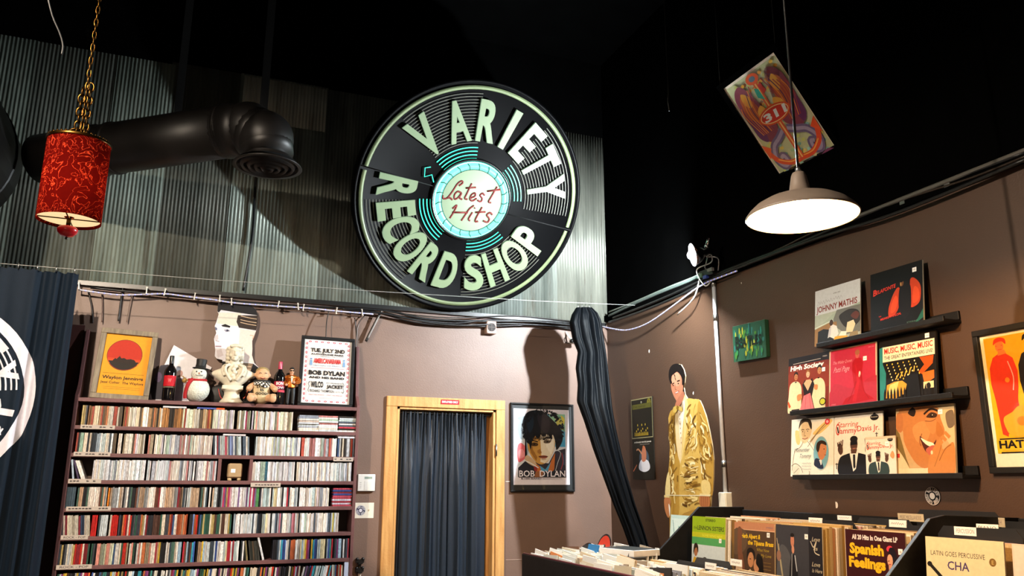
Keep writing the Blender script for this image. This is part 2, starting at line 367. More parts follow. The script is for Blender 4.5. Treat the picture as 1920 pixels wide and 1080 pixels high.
# flecks where the brown paint has chipped
def chip(px, py, s, wall):
    p = W(px, py, .0012); pts = []
    for k in range(7):
        a = 2*pi*k/7; r = s*random.uniform(.6, 1.1); pts.append((p.y+r*.8*cos(a), p.z+r*1.3*sin(a)))
    MB().prism(pts, p.x-.0006, p.x+.0006, 'd8d0c6', 'x').build('paint_chip', M['paper'], wall_right)
for q in ((1217, 659, .013), (1300, 737, .011), (1180, 913, .014), (1569, 947, .016), (1390, 531, .006)): chip(*q, wall_right)
# the faint horizontal seam in the wall board left of the bins
sm = MB(); a, b = B(948, 1050, .001), B(990, 1049, .001); sm.tube([a, b], .002, 'b49a8c', 5); sm.tube([B(948, 903, .001), B(958, 903, .001)], .003, 'e0d6cc', 5); sm.build('board_seam', M['paper'], wall_back)

# ---- door: pine casing, jambs, hinge, sign
door = thing('door_1', 'pine-cased doorway with a curtain across it', 'door', (0, YB, 0)); door['kind'] = 'structure'
def casing(name, x0, x1, z0, z1, th=.022): MB().box(((x0+x1)/2, -th/2, (z0+z1)/2), (x1-x0, th, z1-z0)).build(name, M['pine'], door, bevel=.004)
casing('casing', DX0-.085, DX0-.003, 0, DZ-.0); casing('casing', DX1+.003, DX1+.075, 0, DZ); casing('casing_head', DX0-.085, DX1+.075, DZ, DZ+.075, .024)
for x in (DX0+.009, DX1-.009): MB().box((x, .06, DZ/2), (.018, .14, DZ)).build('jamb', M['pine'], door)
MB().box(((DX0+DX1)/2, .06, DZ-.009), (DX1-DX0, .14, .018)).build('jamb_head', M['pine'], door)
MB().box((DX1-.03, .09, DZ/2), (.03, .03, DZ)).build('door_stop', M['pine'], door)
h = MB(); h.tube([(DX1+.004, -.026, 1.70), (DX1+.004, -.026, 1.79)], .006, 'b9b2a4'); h.build('hinge', M['steel'], door)

# ---- corrugated sheets over the back wall
seams = [-2.25, -1.62, -1.25, -.72, -.36, .12, .75, 1.32, 1.9, 2.42, 2.70, 3.172]
tones = ['b4b2ae', 'f0f4ec', 'c4c2bc', 'f2f6ee', 'a8a29a', 'f4f6f0', 'd0cec8', 'e8e6e0', 'dadada', 'd2d0cc', 'd6cec6']
nms = ['leftmost corrugated sheet, half hidden by the dark trunk duct', 'dark corrugated sheet behind the red hanging lantern, on its left', 'corrugated sheet just above the left end of the light rope',
       'corrugated sheet behind the black duct, left of the first ceiling strap', 'narrow corrugated sheet beneath the middle of the black duct', 'corrugated sheet behind the elbow of the black duct',
       'corrugated sheet between the duct outlet and the round sign', 'corrugated sheet half covered by the left edge of the round sign', 'corrugated sheet behind the middle of the round sign',
       'corrugated sheet behind the right half of the round sign', 'pale corrugated sheet at the right end, beside the black corner']
for i in range(len(seams)-1):
    x0, x1 = seams[i]-.012, seams[i+1]+.012; n = int((x1-x0)/.025*6); up = random.uniform(-.015, .02)*(i not in (9, 10)); dn = random.uniform(-.012, .01)
    base = YB-.012-(.006 if i % 2 else 0); mb = MB(); w_ = x1-x0
    top = [(x0-seams[i]+w_*k/n, .0024*sin(2*pi*(w_*k/n)/.025)) for k in range(n+1)]
    T = Matrix.Rotation(random.uniform(-.004, .004), 4, 'Y')
    zs = (ZM0-.0+dn, ZM1+up); H = zs[1]-zs[0]
    vs = [(x, y-d, z) for z in (0, H) for d in (0, -.0012) for x, y in top]; k = n+1
    fs = [(j, j+1, 2*k+j+1, 2*k+j) for j in range(n)]+[(k+j, 3*k+j, 3*k+j+1, k+j+1) for j in range(n)]+[(j, k+j, k+j+1, j+1) for j in range(n)]+[(2*k+j, 2*k+j+1, 3*k+j+1, 3*k+j) for j in range(n)]
    mb.add(vs, fs, '909090', True, T)
    o = mb.build('corrugated_sheet', M['sheet'], loc=(seams[i], base, zs[0])); o.color = lin(tones[i]); tag(o, nms[i], 'metal sheet', 'corrugated sheets cladding the upper back wall')
ss = MB()                                                       # short overlapping sheet above the duct elbow
for k, (x0, x1) in enumerate(((.13, .75),)):
    n = int((x1-x0)/.025*6); top = [(x0+(x1-x0)*j/n, .0024*sin(2*pi*(x1-x0)*j/n/.025)) for j in range(n+1)]
    vs = [(x, y-d, z) for z in (0, .36) for d in (0, -.0012) for x, y in top]; kk = n+1
    fs = [(j, j+1, 2*kk+j+1, 2*kk+j) for j in range(n)]+[(kk+j, 3*kk+j, 3*kk+j+1, kk+j+1) for j in range(n)]+[(j, kk+j, kk+j+1, j+1) for j in range(n)]
    ss.add(vs, fs, '909090', True)
o = ss.build('corrugated_sheet', M['sheet'], loc=(0, YB-.026, 4.13)); o.color = lin('bcbab6'); tag(o, 'short corrugated offcut lapped over the sheet top behind the duct elbow', 'metal sheet', 'corrugated sheets cladding the upper back wall')
# dark angle along the foot of the metal, and the black ledge along the right wall's top
an = MB(); an.box((1.0, YB-.022, ZM0-.012), (4.3, .03, .03)); struct('trim_2', an, M['blackmetal'])
lg = MB(); lg.box((XR-.015, (YF+YB)/2, ZR+.005), (.03, YB-YF, .05)); struct('trim_3', lg, M['black'])
# ================================================================== the round shop sign, leaning out from the wall
SR, SL = .873, R_(31.1)
sc_ = Vector((1.775, 5.85-SR*sin(SL), 3.539))
sign = thing('round_shop_sign', 'big round black shop sign shaped like a record with glowing teal hub', 'sign', sc_, (SL, 0, 0))
def PR(r, a, d=0): return (r*sin(a), -d, r*cos(a))                 # polar point on the sign's face, angle clockwise from the top
FY = Matrix.Rotation(pi/2, 4, 'X')                                 # lathe axis z -> -y (out of the face)
MB().lathe([(SR-.01, -.12), (SR, -.11), (SR, -.005), (SR-.006, .004), (SR-.02, .004), (SR-.026, -.004), (.30, -.004)], '0d0d0e', 96, FY).build('disc', M['signblack'], sign)
MB().lathe([(.31, -.01), (.31, .012), (.288, .014), (.285, -.01)], '0d0d0e', 64, FY, caps=False).build('hub_collar', flat('0c0c0d', .3), sign)
for a0, a1 in ((R_(-80), R_(98)), (R_(100), R_(278))):
    n = 60; mb = MB(); prof = [(.802, .002), (.802, .008), (.829, .008), (.829, .002)]
    vs = [PR(r, a0+(a1-a0)*i/n, d) for r, d in prof for i in range(n+1)]
    mb.add(vs, [(j*(n+1)+i, j*(n+1)+i+1, (j+1)*(n+1)+i+1, (j+1)*(n+1)+i) for j in range(3) for i in range(n)], 'b0c098', True)
    mb.build('rim_ring', M['ring'], sign)
for p0, p1 in ((PR(.85, R_(-80.5), .004), PR(.31, R_(-78), .004)), (PR(.31, R_(103), .004), PR(.85, R_(99), .004))): MB().tube([p0, p1], .004, '000000', 6).build('seam', flat('000000', .8), sign)
def grooves(name, m, a0, a1, radii, wd):
    
    mb = MB()
    for r in radii:
        n = 18; vs = [PR(rr, R_(a0+(a1-a0)*i/n), .0045) for rr in (r, r+wd) for i in range(n+1)]
        mb.add(vs, [(i, i+1, n+2+i, n+1+i) for i in range(n)], 'c8c8b8')
    return mb.build(name, m, sign)
gm = flat('55554a', .6)
gr = lambda a, b, n: [a+(b-a)*i/(n-1) for i in range(n)]
grooves('groove_lines', gm, -50, -4, gr(.42, .77, 17), .005); grooves('groove_lines', gm, 38, 92, gr(.42, .77, 16), .005)
grooves('groove_lines', gm, -148, -97, gr(.42, .77, 16), .005); grooves('groove_lines', gm, 122, 176, gr(.42, .74, 14), .005)
nr = gr(.305, .385, 4)
grooves('neon_grooves', M['neon'], -52, -3, nr, .0075); grooves('neon_grooves', M['neon'], 40, 84, nr, .0075)
grooves('neon_grooves', M['neon'], -148, -96, nr, .0075); grooves('neon_grooves', M['neon'], 130, 176, nr, .0075)
def letter(ch, a, r0, r1, wd, bottom=False):
    G, F = glyph_box(ch, .035, 6); n = len(G); vs = []
    # raised letter: front face plus side walls from its boundary edges
    def P(x, y, d):
        rr = r0+y*(r1-r0) if not bottom else r1-y*(r1-r0); t = (x-.5)*wd*(1 if not bottom else -1)
        t *= (1+.10*(rr-(r0+r1)/2)/(r1-r0)*2)
        return (rr*sin(a)+t*cos(a), -d, rr*cos(a)-t*sin(a))
    cnt = {}
    for f in F:
        for i in range(len(f)):
            e = (f[i], f[(i+1) % len(f)]); k = tuple(sorted(e)); cnt.setdefault(k, []).append(e)
    vs = [P(x, y, .022) for x, y in G]+[P(x, y, .003) for x, y in G]
    fs = [tuple(f) for f in F]+[(e[0][0], e[0][1], e[0][1]+n, e[0][0]+n) for e in cnt.values() if len(e) == 1]
    MB().add(vs, fs, 'c3cfae').build('letter', M['letter'], sign)
    # black drop edge behind it
for ch, a, wd in (('V', -46, .175), ('A', -20.5, .17), ('R', 1.5, .15), ('I', 19, .052), ('E', 36, .13), ('T', 53.5, .15), ('Y', 74, .175)): letter(ch, R_(a), .435, .735, wd)
for ch, a, wd in (('R', -87.5, .15), ('E', -104.5, .125), ('C', -118.5, .155), ('O', -135, .165), ('R', -153, .15), ('D', -170.5, .15), ('S', 168, .145), ('H', 150.5, .15), ('O', 132.5, .165), ('P', 115, .14)): letter(ch, R_(a), .425, .705, wd, True)
# hub: scalloped glowing ring, pale disc, red script
MB().lathe([(.282, .008), (.278, .02), (.232, .024), (.228, .010)], 'ffffff', 64, FY, caps=False).build('scallop_ring', M['scallop'], sign)
MB().lathe([(.286, .010), (.2845, .018), (.279, .021), (.2775, .012)], 'ffffff', 64, FY, caps=False).build('neon_tube', M['neonhot'], sign)
dv = MB()
for k in range(21):
    a = 2*pi*k/21; dv.tube([PR(.278, a, .023), PR(.255, a+.05, .026), PR(.228, a+.05, .026)], .0035, '12302a', 5)
dv.tube([PR(.231, 2*pi*i/60, .026) for i in range(60)], .0028, '12302a', 5, True)
dv.build('hub_dividers', flat('16332c', .5), sign)
MB().lathe([(.229, .010), (.229, .022), (.0, .024)], 'ffffff', 64, FY, caps=False).build('hub_face', M['hub'], sign)
HP = [[(443, 560), (447, 572), (462, 568), (478, 540), (492, 508), (506, 494), (513, 500), (500, 514)], [(460, 569), (472, 566), (484, 573)],
      [(513, 540), (499, 537), (489, 551), (492, 568), (504, 562), (516, 540), (511, 560), (522, 566)], [(549, 497), (537, 540), (532, 560), (543, 563)], [(528, 519), (568, 511)],
      [(556, 556), (572, 545), (568, 534), (556, 543), (553, 560), (564, 566), (580, 554)], [(609, 538), (600, 531), (591, 540), (602, 552), (598, 565), (584, 561)],
      [(653, 496), (637, 540), (630, 561), (641, 564)], [(616, 520), (668, 506)],
      [(490, 608), (505, 592), (498, 620), (486, 648)], [(574, 584), (558, 600), (546, 626), (534, 652)], [(492, 623), (554, 616)],
      [(573, 612), (562, 640), (569, 648)], [(578, 596), (580, 592)], [(608, 586), (592, 632), (591, 648), (602, 646)], [(584, 611), (625, 604)],
      [(655, 612), (644, 605), (633, 616), (646, 630), (641, 645), (622, 641)]]
for st_ in HP:
    pts = [((x-563)*.00190, -.027, -(y-566)*.00185) for x, y in st_]
    MB().tube(spline(pts, 5) if len(pts) > 2 else [Vector(p) for p in pts], .0072, '6a1210', 6).build('script_stroke', flat('6e1210', .6), sign)
# dark brackets holding the sign to the wall
for x in (-.5, .5): MB().tube([(x, .11, .35), (x, .11+.35*sin(SL)+.28, .35*cos(SL)+.2)], .014, '111111').build('bracket', M['blackmetal'], sign)
tr = MB()
tr.tube([PR(.32, R_(-73), .01), PR(.36, R_(-66), .012), PR(.40, R_(-72), .012), PR(.43, R_(-64), .012), PR(.40, R_(-60), .012)], .0035, '209070', 6); tr.build('loose_neon_lead', M['neon'], sign)

# ================================================================== pendant lamps
def pendant(label, loc, bulbmat, cord_top, group='dome pendant lamps'):
    t = thing('pendant_lamp', label, 'lamp', loc, group=group)
    prof = [(.2, 0), (.203, .004), (.2, .010), (.188, .026), (.165, .048), (.13, .068), (.085, .084), (.052, .094), (.038, .106), (.034, .13), (.027, .165), (.022, .176), (.008, .18)]
    MB().lathe(prof, '77695e', 48, caps=False).build('lamp_shade', M['lampgrey'], t)
    MB().lathe([(.1985, .0015), (.186, .024), (.163, .045), (.128, .0645), (.08, .08), (.0, .085)], 'ffffff', 48, caps=False).build('shade_lining', M['lampwhite'], t)
    MB().lathe([(.02, .084), (.02, .066)], '888888', 16).build('socket', M['steel'], t)
    MB().ball((0, 0, .034), (.034, .034, .036), 'ffffff', 20).build('light_bulb', bulbmat, t)
    MB().tube([(0, 0, .182), (.004, .002, (cord_top-loc[2])*.5), (0, 0, cord_top-loc[2])], .005, '0b0b0b', 6).build('cord', M['cable'], t)
    MB().lathe([(.011, .18), (.011, .196), (.004, .2)], 'b0a090', 12).build('cord_grip', M['steel'], t)
    return t
LP_ = EYE+ray(1504, 408)*3.0
pendant('grey dome pendant lamp glowing warm white in front of the tilted poster', LP_, M['bulb'], ZC)
pendant('grey dome pendant lamp hanging high above the left of the shop floor', (-1.3, 2.2, 3.75), M['bulbfar'], ZC)
gl = thing('globe_fill_light', 'unseen globe fill light added left of the camera', 'lamp', (-1.25, 1.2, 2.55)); MB().ball((0, 0, 0), .14, 'ffffff', 24).build('globe', M['globe'], gl); MB().tube([(0, 0, .139), (0, 0, ZC-2.55)], .004, '0b0b0b', 6).build('cord', M['cable'], gl)  # added out of view to brighten the tilted poster and fill the room

# ================================================================== clamp lamp on the conduit
ch_ = Xp(1298, 478, 2.93); cj = Xp(1325, 462, 3.02); clampat = W(1338, 508, .05)
cl = thing('clamp_lamp', 'chrome clamp lamp shining cool white from the top of the white conduit', 'lamp', ch_)
CA = Vector((-.90, .33, -.20)).normalized()                       # where it points
TQ = CA.to_track_quat('Z', 'Y').to_matrix().to_4x4()
MB().lathe([(.075, 0), (.077, -.003), (.07, -.022), (.055, -.05), (.036, -.07), (.026, -.078), (.024, -.13), (.0, -.135)], 'c8c8c8', 32, TQ, caps=False).build('reflector', M['chrome'], cl)
MB().lathe([(.073, -.002), (.066, -.022), (.052, -.048), (.03, -.068), (0, -.07)], 'ffffff', 32, TQ, caps=False).build('reflector_lining', M['lampwhite'], cl)
MB().ball(CA*.002, .030, 'ffffff', 20).build('light_bulb', M['coolbulb'], cl)
mb = MB(); q0 = CA*-.12; q1 = cj-ch_; q2 = clampat-ch_
mb.tube([q0, q1], .009, 'c0c0c0'); mb.tube([q1, q1+Vector((.0, -.03, .05))], .012, 'c0c0c0'); mb.ball(q1, .016); mb.tube([q1, (q1+q2)*.5+Vector((-.02, 0, .01))], .01)
mb.build('swivel_arm', M['chrome'], cl)
mb = MB(); k = (q1+q2)*.5
mb.tube(spline([k+Vector((-.02, 0, .01)), k+Vector((-.02, .02, -.03)), q2+Vector((-.03, .05, .03)), q2+Vector((0, .02, -.01))]), .004, 'b0b0b0', 6)
mb.tube(spline([k+Vector((-.02, 0, .01)), k+Vector((0, -.05, 0)), q2+Vector((-.02, -.09, .05)), q2+Vector((0, -.05, -.01))]), .004, 'b0b0b0', 6)
mb.build('spring_clamp', M['steel'], cl)
MB().tube(spline([q0, q0+Vector((.05, .06, -.05)), q2+Vector((-.05, .12, .03)), q2+Vector((0, .1, -.08)), q2+Vector((.02, .02, -.02))]), .004, 'e8e8e8', 6).build('lead', M['cable'], cl)

# ================================================================== red hanging lantern
ly = 3.4
lt = Yp(150, 268, ly); lb = Yp(128, 415, ly)
lan = thing('hanging_lantern', 'red fibre drum lantern hanging on a gold chain at upper left', 'lamp', ((lt.x+lb.x)/2, ly, lb.z))
LH = lt.z-lb.z; LR = .113
MB().lathe([(LR, 0), (LR*1.0, LH)], 'ffffff', 48, caps=False).build('lamp_shade', M['redshade'], lan)
mb = MB(); mb.lathe([(LR+.003, LH-.008), (LR+.005, LH+.002), (LR-.006, LH+.006)], 'c89438', 40, caps=False)
for k in range(40): mb.ball((LR*cos(2*pi*k/40), LR*sin(2*pi*k/40), LH+.004), .005, 'c89438', 6)
mb.build('gilt_trim', M['brass'], lan)
MB().lathe([(LR-.004, LH*.985), (0.012, LH)], 'c9a060', 32, caps=False).build('top_plate', flat('2a1208', .5), lan)
MB().lathe([(LR-.004, .012), (.018, .016)], 'f4e2bd', 40, caps=False).build('diffuser', mat('cream_diffuser', .6, base='f6e4bd', noise=.03, emit=(1, .74, .38), estr=.95), lan)
mb = MB(); mb.tube([(-LR+.004, 0, .01), (LR-.004, 0, .01)], .0025); mb.tube([(0, -LR+.004, .01), (0, LR-.004, .01)], .0025); mb.lathe([(.008, -.03), (.008, .02)], 'c89438', 12); mb.build('spider', M['brass'], lan)
MB().lathe([(0, -.062), (.022, -.058), (.034, -.045), (.037, -.032), (.03, -.024), (.008, -.022)], 'c80f1e', 24).build('finial', flat('cc1020', .3), lan)
MB().ball((0, 0, -.068), .006, '222222', 8).build('finial_tip', M['blackmetal'], lan)
MB().ball((0, 0, LH*.45), .03, 'ffffff', 16).build('light_bulb', mat('lantern_bulb', .5, base='ffffff', noise=0, emit=(1, .6, .3), estr=38), lan)
def chain(x, y, z0, z1, ln, r, wire):
    mb = MB(); n = int((z1-z0)/(ln*.72))
    for k in range(n):
        z = z0+(k+.5)*ln*.72; f = k % 2
        pts = [(r*cos(a)*(1-f)+0*f, r*cos(a)*f, ln/2*sin(a)) for a in [2*pi*j/10 for j in range(10)]]
        mb.tube([(x+p[0], y+p[1], z+p[2]) for p in pts], wire, 'c89438', 5, True)
    return mb
chain(0, 0, LH, ZC-lb.z, .040, .007, .0024).build('chain', M['brass'], lan)
mb = chain(.012, .005, LH, LH+.26, .04, .012, .004); mb.v += []; mb.build('doubled_chain', M['brass'], lan)
mb = chain(-.014, .0, LH, LH+.24, .04, .012, .004); mb.build('doubled_chain', M['brass'], lan)
MB().tube(spline([(-.03, 0, LH+.005), (-.05, 0, LH+.03), (-.03, 0, LH+.055), (0, 0, LH+.06)]), .003, 'c89438', 6).build('lead', M['brass'], lan)

# ================================================================== black air duct
def Zp(px, py, z): r = ray(px, py); return EYE+r*((z-1.5)/r.z)
d0, d1 = Zp(78, 299, 3.46), Zp(428, 246, 3.5)
duct = thing('air_duct', 'black round air duct with elbow and outlet crossing before the metal wall', 'duct', d1)
ax = (d1-d0).normalized(); RD = .155
mb = MB(); mb.tube([d0-d1, ax*-.9, ax*-.45, Vector((0, 0, 0))], RD, '181716', 32); mb.build('pipe', M['duct'], duct)
for k in (-.005, -.78, -.9): MB().tube([ax*(k-.012), ax*(k+.012)], RD+.006, '181716', 32).build('pipe_joint', M['duct'], duct)
ev = spline([Vector((0, 0, 0)), ax*.14+Vector((0, 0, -.01)), ax*.25+Vector((0, 0, -.08)), ax*.28+Vector((0, 0, -.20))], 1)
for i in range(3): MB().tube([ev[i], ev[i]+(ev[i+1]-ev[i])*.97], [RD*(1.04-.03*i), RD*(1.04-.04*(i+1))], '181716', 32).build('elbow_gore', M['duct'], duct)
for i in (0, 1, 2): MB().ball(ev[i], RD*1.03, '181716', 28).build('elbow_gore', M['duct'], duct)
e = ev[3]; mb = MB()
mb.lathe([(RD*.86, .0), (RD*.9, -.03), (RD*1.22, -.055), (RD*1.24, -.062), (RD*1.1, -.06)], '181716', 40, Matrix.Translation(e), caps=False); mb.build('outlet_flange', M['duct'], duct)
for k, r in enumerate((1.0, .76, .52, .28)):
    MB().lathe([(RD*r, -.05-.004*k), (RD*(r-.10), -.075-.004*k), (RD*(r-.16), -.06-.004*k)], '181716', 32, Matrix.Translation(e), caps=False).build('outlet_cone', M['duct'], duct)
MB().lathe([(RD*1.05, -.03), (0, -.028)], '050505', 32, Matrix.Translation(e), caps=False).build('outlet_throat', flat('050505', .8), duct)
def strap(px0, py0, y, name):
    a = Yp(px0, py0, y)-d1; b = Vector((a.x, a.y, ZC-d1.z)); mb = MB(); mb.box(((a+b)/2), (.045, .006, (b-a).length)); mb.build(name, M['blackmetal'], duct)
strap(333, 215, d1.y+.36, 'hanger_strap'); strap(493, 215, d1.y-.12, 'hanger_strap')
tk = thing('trunk_duct', 'big dark round trunk duct at the far left below the ceiling', 'duct', (-1.62, 4.3, 3.42))
MB().tube([(0, -.2, 0), (0, .1, .0), (0, 1.3, .0)], .47, '121110', 40).build('pipe', M['duct'], tk)
for y in (-.19, .5, 1.1): MB().tube([(0, y, 0), (0, y+.03, 0)], .478, '121110', 40).build('pipe_joint', M['duct'], tk)
MB().box((0, .5, (ZC-3.42)/2+.2), (.05, .006, ZC-3.42-.4)).build('hanger_strap', M['blackmetal'], tk)
# cable hanging down the metal below the duct elbow, and two loose wires from the ceiling
a, b = B(480, 330, .05), B(456, 545, .05)
tag(MB().tube(spline([a+Vector((.03, 0, .35)), a, (a+b)/2+Vector((.02, 0, 0)), b]), .009, '101010', 6).build('drop_cable', M['cable']), 'black cable dropping down the metal wall below the duct elbow', 'cable')
a, b = B(425, 305, .05), B(408, 540, .05)
pp = [Yp(x, y, 2.6) for x, y in ((82, -40), (97, 25), (112, 62), (118, 84), (116, 102))]
tag(MB().tube(spline(pp), .0026, '2c2c2c', 6).build('loose_wire', M['cable']), 'thin pale wire dangling from the ceiling at the top left corner', 'wire')
pp = [Yp(x, y, 3.6) for x, y in ((1253, 175), (1252, 190), (1255, 208))]
tag(MB().tube([pp[0]+Vector((0, 0, ZC-pp[0].z))]+pp, .003, '2a2a28', 6).build('loose_wire', M['cable']), 'thin dark wire end hanging in the black right of the sign', 'wire')
# ================================================================== CD shelf unit
SF = 5.75                                                     # plane of the shelf fronts
SX0, SX1 = -.685, 1.068
BZ = [2.003, 1.830, 1.660, 1.496, 1.329, 1.161, .992, .824, .655, .486, .317]
unit = thing('cd_shelf_unit', 'tall maroon shelf unit packed with CDs against the back wall', 'shelf unit', ((SX0+SX1)/2, YB, 0))
ux = (SX0+SX1)/2
for x in (SX0-.011, SX1+.011):
    mb = MB(); q = [(SF-YB, 0), (SF-YB, 2.03), (-.13, 2.10), (-.06, 2.47), (-.003, 2.47), (-.003, 0)]; mb.prism(q, x-ux-.011, x-ux+.011, '6a4444', 'x'); mb.build('side_panel', M['shelf'], unit, bevel=.002)
for z in BZ+[.06]: MB().box((0, (SF-YB)/2-.001, z), (SX1-SX0, YB-SF-.004, .024)).build('shelf', M['shelf'], unit, bevel=.002)
MB().box((0, -.005, 1.0), (SX1-SX0, .006, 2.0)).build('back_panel', flat('54443a', .7), unit)
cub = [Yp(411, 885, SF).x, Yp(470, 885, SF).x]
for x in cub: MB().box((x-ux, (SF-YB)/2, (BZ[2]+BZ[3])/2), (.02, YB-SF-.01, BZ[2]-BZ[3]-.024)).build('divider', M['shelf'], unit)
# paper title strips taped to the shelf edges
def strip(px0, px1, py, words):
    a, b = Yp(px0, py, SF-.003), Yp(px1, py, SF-.003); w_ = b.x-a.x
    A = Art(w_, .026); A.x0 = a.x-ux; A.z0 = a.z-.013; A.rect(0, 0, 1, 1, 'b9aca0')
    if words: A.text(words, .5, .25, .5, '3a3030', .8, bold=.01)
    else:
        n = int(w_/.02)
        for k in range(n):
            if random.random() < .8: A.squiggle(.05+.9*k/n, .05+.9*(k+.7)/n, .5, .35, '4a4040', .12, 6)
    o = A.build('title_strip', M['paper'], unit); o.location = (0, SF-.004-YB, 0); o['label'] = 'hand-lettered paper title strip'
for q in ((151, 216, 800, ''), (138, 207, 851, ''), (128, 190, 902, ''), (124, 208, 954, ''), (114, 165, 1008, 'ROCK - POP'), (105, 172, 1064, 'ROCK - POP'), (470, 526, 909, ''), (625, 662, 861, '')): strip(*q)

WARMP = 'c9a173 b5793f 8a5a2e d8c2a0 a9402f e6d5c0 5a4a38 cfc8bb e3cfae b98c5c d07a4a 2b241e'.split()
PALE = 'f2efee e6e4ea d6d3d8 c9d6da a9aebb e9dfd6 8c95a4 ece6d8 d9d0c6 f4f2f2 dfe3ea c5b3a8 b87878 a8bfae f0e9e0'.split()
CREAM = 'e8e6d8 d9e0c0 f0e8e0 c2b8a0 d98a7a 8a8f7a efe2cf c9c2d0 e8d9c8 9a8a70 f0efe4'.split()
MIX = 'e8ded6 cfc1b1 c49a78 2b2a2e 3d4a55 6e4030 8a8d90 4c6e60 b03040 d8c9bd efe5dc a88a70 252326 c8d2d6'.split()
DARK = '2a2a30 18181c 3a3c48 8a2028 d02818 d8c8b0 e6dccc 46484e 2e5a48 b8a060 5a3a30 3c5a8a b0b4ba c86838 141418 d8d2ca'.split()
VIV = 'e8e0d8 2a2a34 c02838 3858a8 d8b030 38847a 904080 e0dcd8 1a1a20 d86838 a0c0d8 f0ece4 30a0b8'.split()
BLUISH = 'e0e6ea c8d4da 4a5868 22262c b8c8c8 e8e4e0 2c3844 d8dce0 8898a4 c03848 e8d8a8 f0eeee'.split()
MAGENTA = 'c03060 e8e4e4 d8c8d0 b8d0d4 883040 e0a0b0 4a8a50 3a3a44 d8d0d8 e8e4ec c0a860 7a5a8a'.split()
def cname(h):
    import colorsys
    r, g, b = (int(h[i:i+2], 16)/255 for i in (0, 2, 4)); hh, s, v = colorsys.rgb_to_hsv(r, g, b); hh *= 360
    if v < .22: return 'black'
    if s < .14: return 'white' if v > .86 else 'grey' if v > .35 else 'charcoal'
    if s < .3 and v > .75: return 'cream' if 15 < hh < 80 else 'pale blue' if 150 < hh < 260 else 'pale pink' if (hh < 15 or hh > 300) else 'pale green'
    if hh < 14 or hh > 345: return 'red' if v > .45 else 'dark red'
    if hh < 45: return ('orange' if s > .6 and v > .7 else 'tan') if v > .6 else 'brown'
    if hh < 70: return 'yellow'
    if hh < 170: return 'green'
    if hh < 200: return 'teal'
    if hh < 260: return 'blue'
    return 'purple'
def tone(h):
    k = random.uniform(.88, 1.04); g = .12; v = [int(h[i:i+2], 16) for i in (0, 2, 4)]; m = sum(v)/3
    return ''.join('%02x' % int(min(255, (x*(1-g)+m*g)*k)) for x in v)
def ez(px, row): return Yp(px, (780, 832, 885, 934, 986, 1037, 1085)[row], SF).x
cds = []          # (x left, z base, y front, thickness, height, depth, tilt, colour, row, lying)
def run(row, p0, p1, pal, tilt=0.0, gap=.03):
    x, x1 = ez(p0, row), ez(p1, row); z = BZ[row+1]+.0125; pick = None
    while x < x1-.009:
        if pick is None or random.random() < .86: pick = random.choice(pal)
        t = .0103 if random.random() < .93 else .0206
        if random.random() < gap: x += random.uniform(.003, .012)
        cds.append((x, z, SF+random.uniform(.004, .016), t*.90, .1245-random.choice((0, 0, 0, .004)), .142, tilt+random.uniform(-.006, .006), tone(pick), row, False)); x += t/cos(tilt)
def pile(row, p0, p1, n, pal, z0=None):
    x0, x1 = ez(p0, row), ez(p1, row); z = BZ[row+1]+.0125 if z0 is None else z0; w_ = min(.142, x1-x0)
    for k in range(n): cds.append((x0+random.uniform(0, .006), z+k*.0122, SF+random.uniform(.006, .02), w_, .0104, .125, 0, random.choice(pal), row, True))
run(0, 153, 165, DARK, .0); run(0, 165, 232, WARMP); run(0, 232, 400, WARMP+CREAM[:4]); run(0, 400, 442, CREAM); run(0, 446, 471, CREAM+MAGENTA[:3]); run(0, 473, 551, CREAM+PALE[:5])
pile(0, 561, 598, 9, PALE); pile(0, 598, 634, 9, PALE); pile(0, 636, 669, 9, BLUISH+['c03850', '70b8a0', '8098d0'])
run(1, 142, 218, BLUISH+WARMP[4:8]+['93b59f']); run(1, 221, 274, CREAM+WARMP[5:8]); run(1, 278, 307, CREAM); run(1, 308, 400, PALE); run(1, 402, 470, BLUISH+['b04050', '8090c0'], -.08); run(1, 480, 565, PALE+CREAM[:2]); run(1, 566, 633, PALE+['e0b070', 'c05040']); run(1, 634, 667, DARK)
pile(1, 416, 470, 1, ['e8dce0'], BZ[2]+.014+.1255); pile(1, 633, 667, 2, ['d8d8e4', 'b8c0d0'], BZ[2]+.014+.1255)
pile(0, 302, 348, 1, ['d8d8dc'], BZ[1]+.014+.1255); pile(0, 368, 404, 1, ['4858a0'], BZ[1]+.014+.1255); pile(0, 400, 420, 1, ['d86030'], BZ[1]+.014+.1255)
for px, tl, c in ((137, -.16, 'a8b8c8'), (147, -.3, '4a3c58'), (154, -.38, 'e8e0d8'), (158, -.38, 'f0ece4')):
    cds.append((ez(px, 2), BZ[3]+.0125, SF+.01, .0103, .1245, .142, tl, c, 2, False))
run(2, 173, 310, PALE[:8]+['f4f2f2', 'e2e6f0']); run(2, 310, 360, PALE+['d89050', '6090b0']); run(2, 362, 408, PALE); run(2, 473, 500, PALE+['d88060', '4080a0']); run(2, 502, 555, PALE[:6]); run(2, 557, 661, PALE[:9])
run(3, 123, 143, ['3a4c58', '26323c', '4a6070'], .0); run(3, 144, 200, MIX); run(3, 200, 206, ['f08a20']); run(3, 206, 300, MIX); run(3, 300, 418, MIX+['c9a98a', 'b89878']); run(3, 418, 505, MAGENTA); run(3, 505, 560, BLUISH+VIV[:3]); run(3, 562, 619, PALE+MAGENTA[:4])
pile(3, 624, 659, 10, ['d8cfe0', 'c8506a', '3a4a8a', 'e8e0e8', 'd0c8d8', 'b84858'])
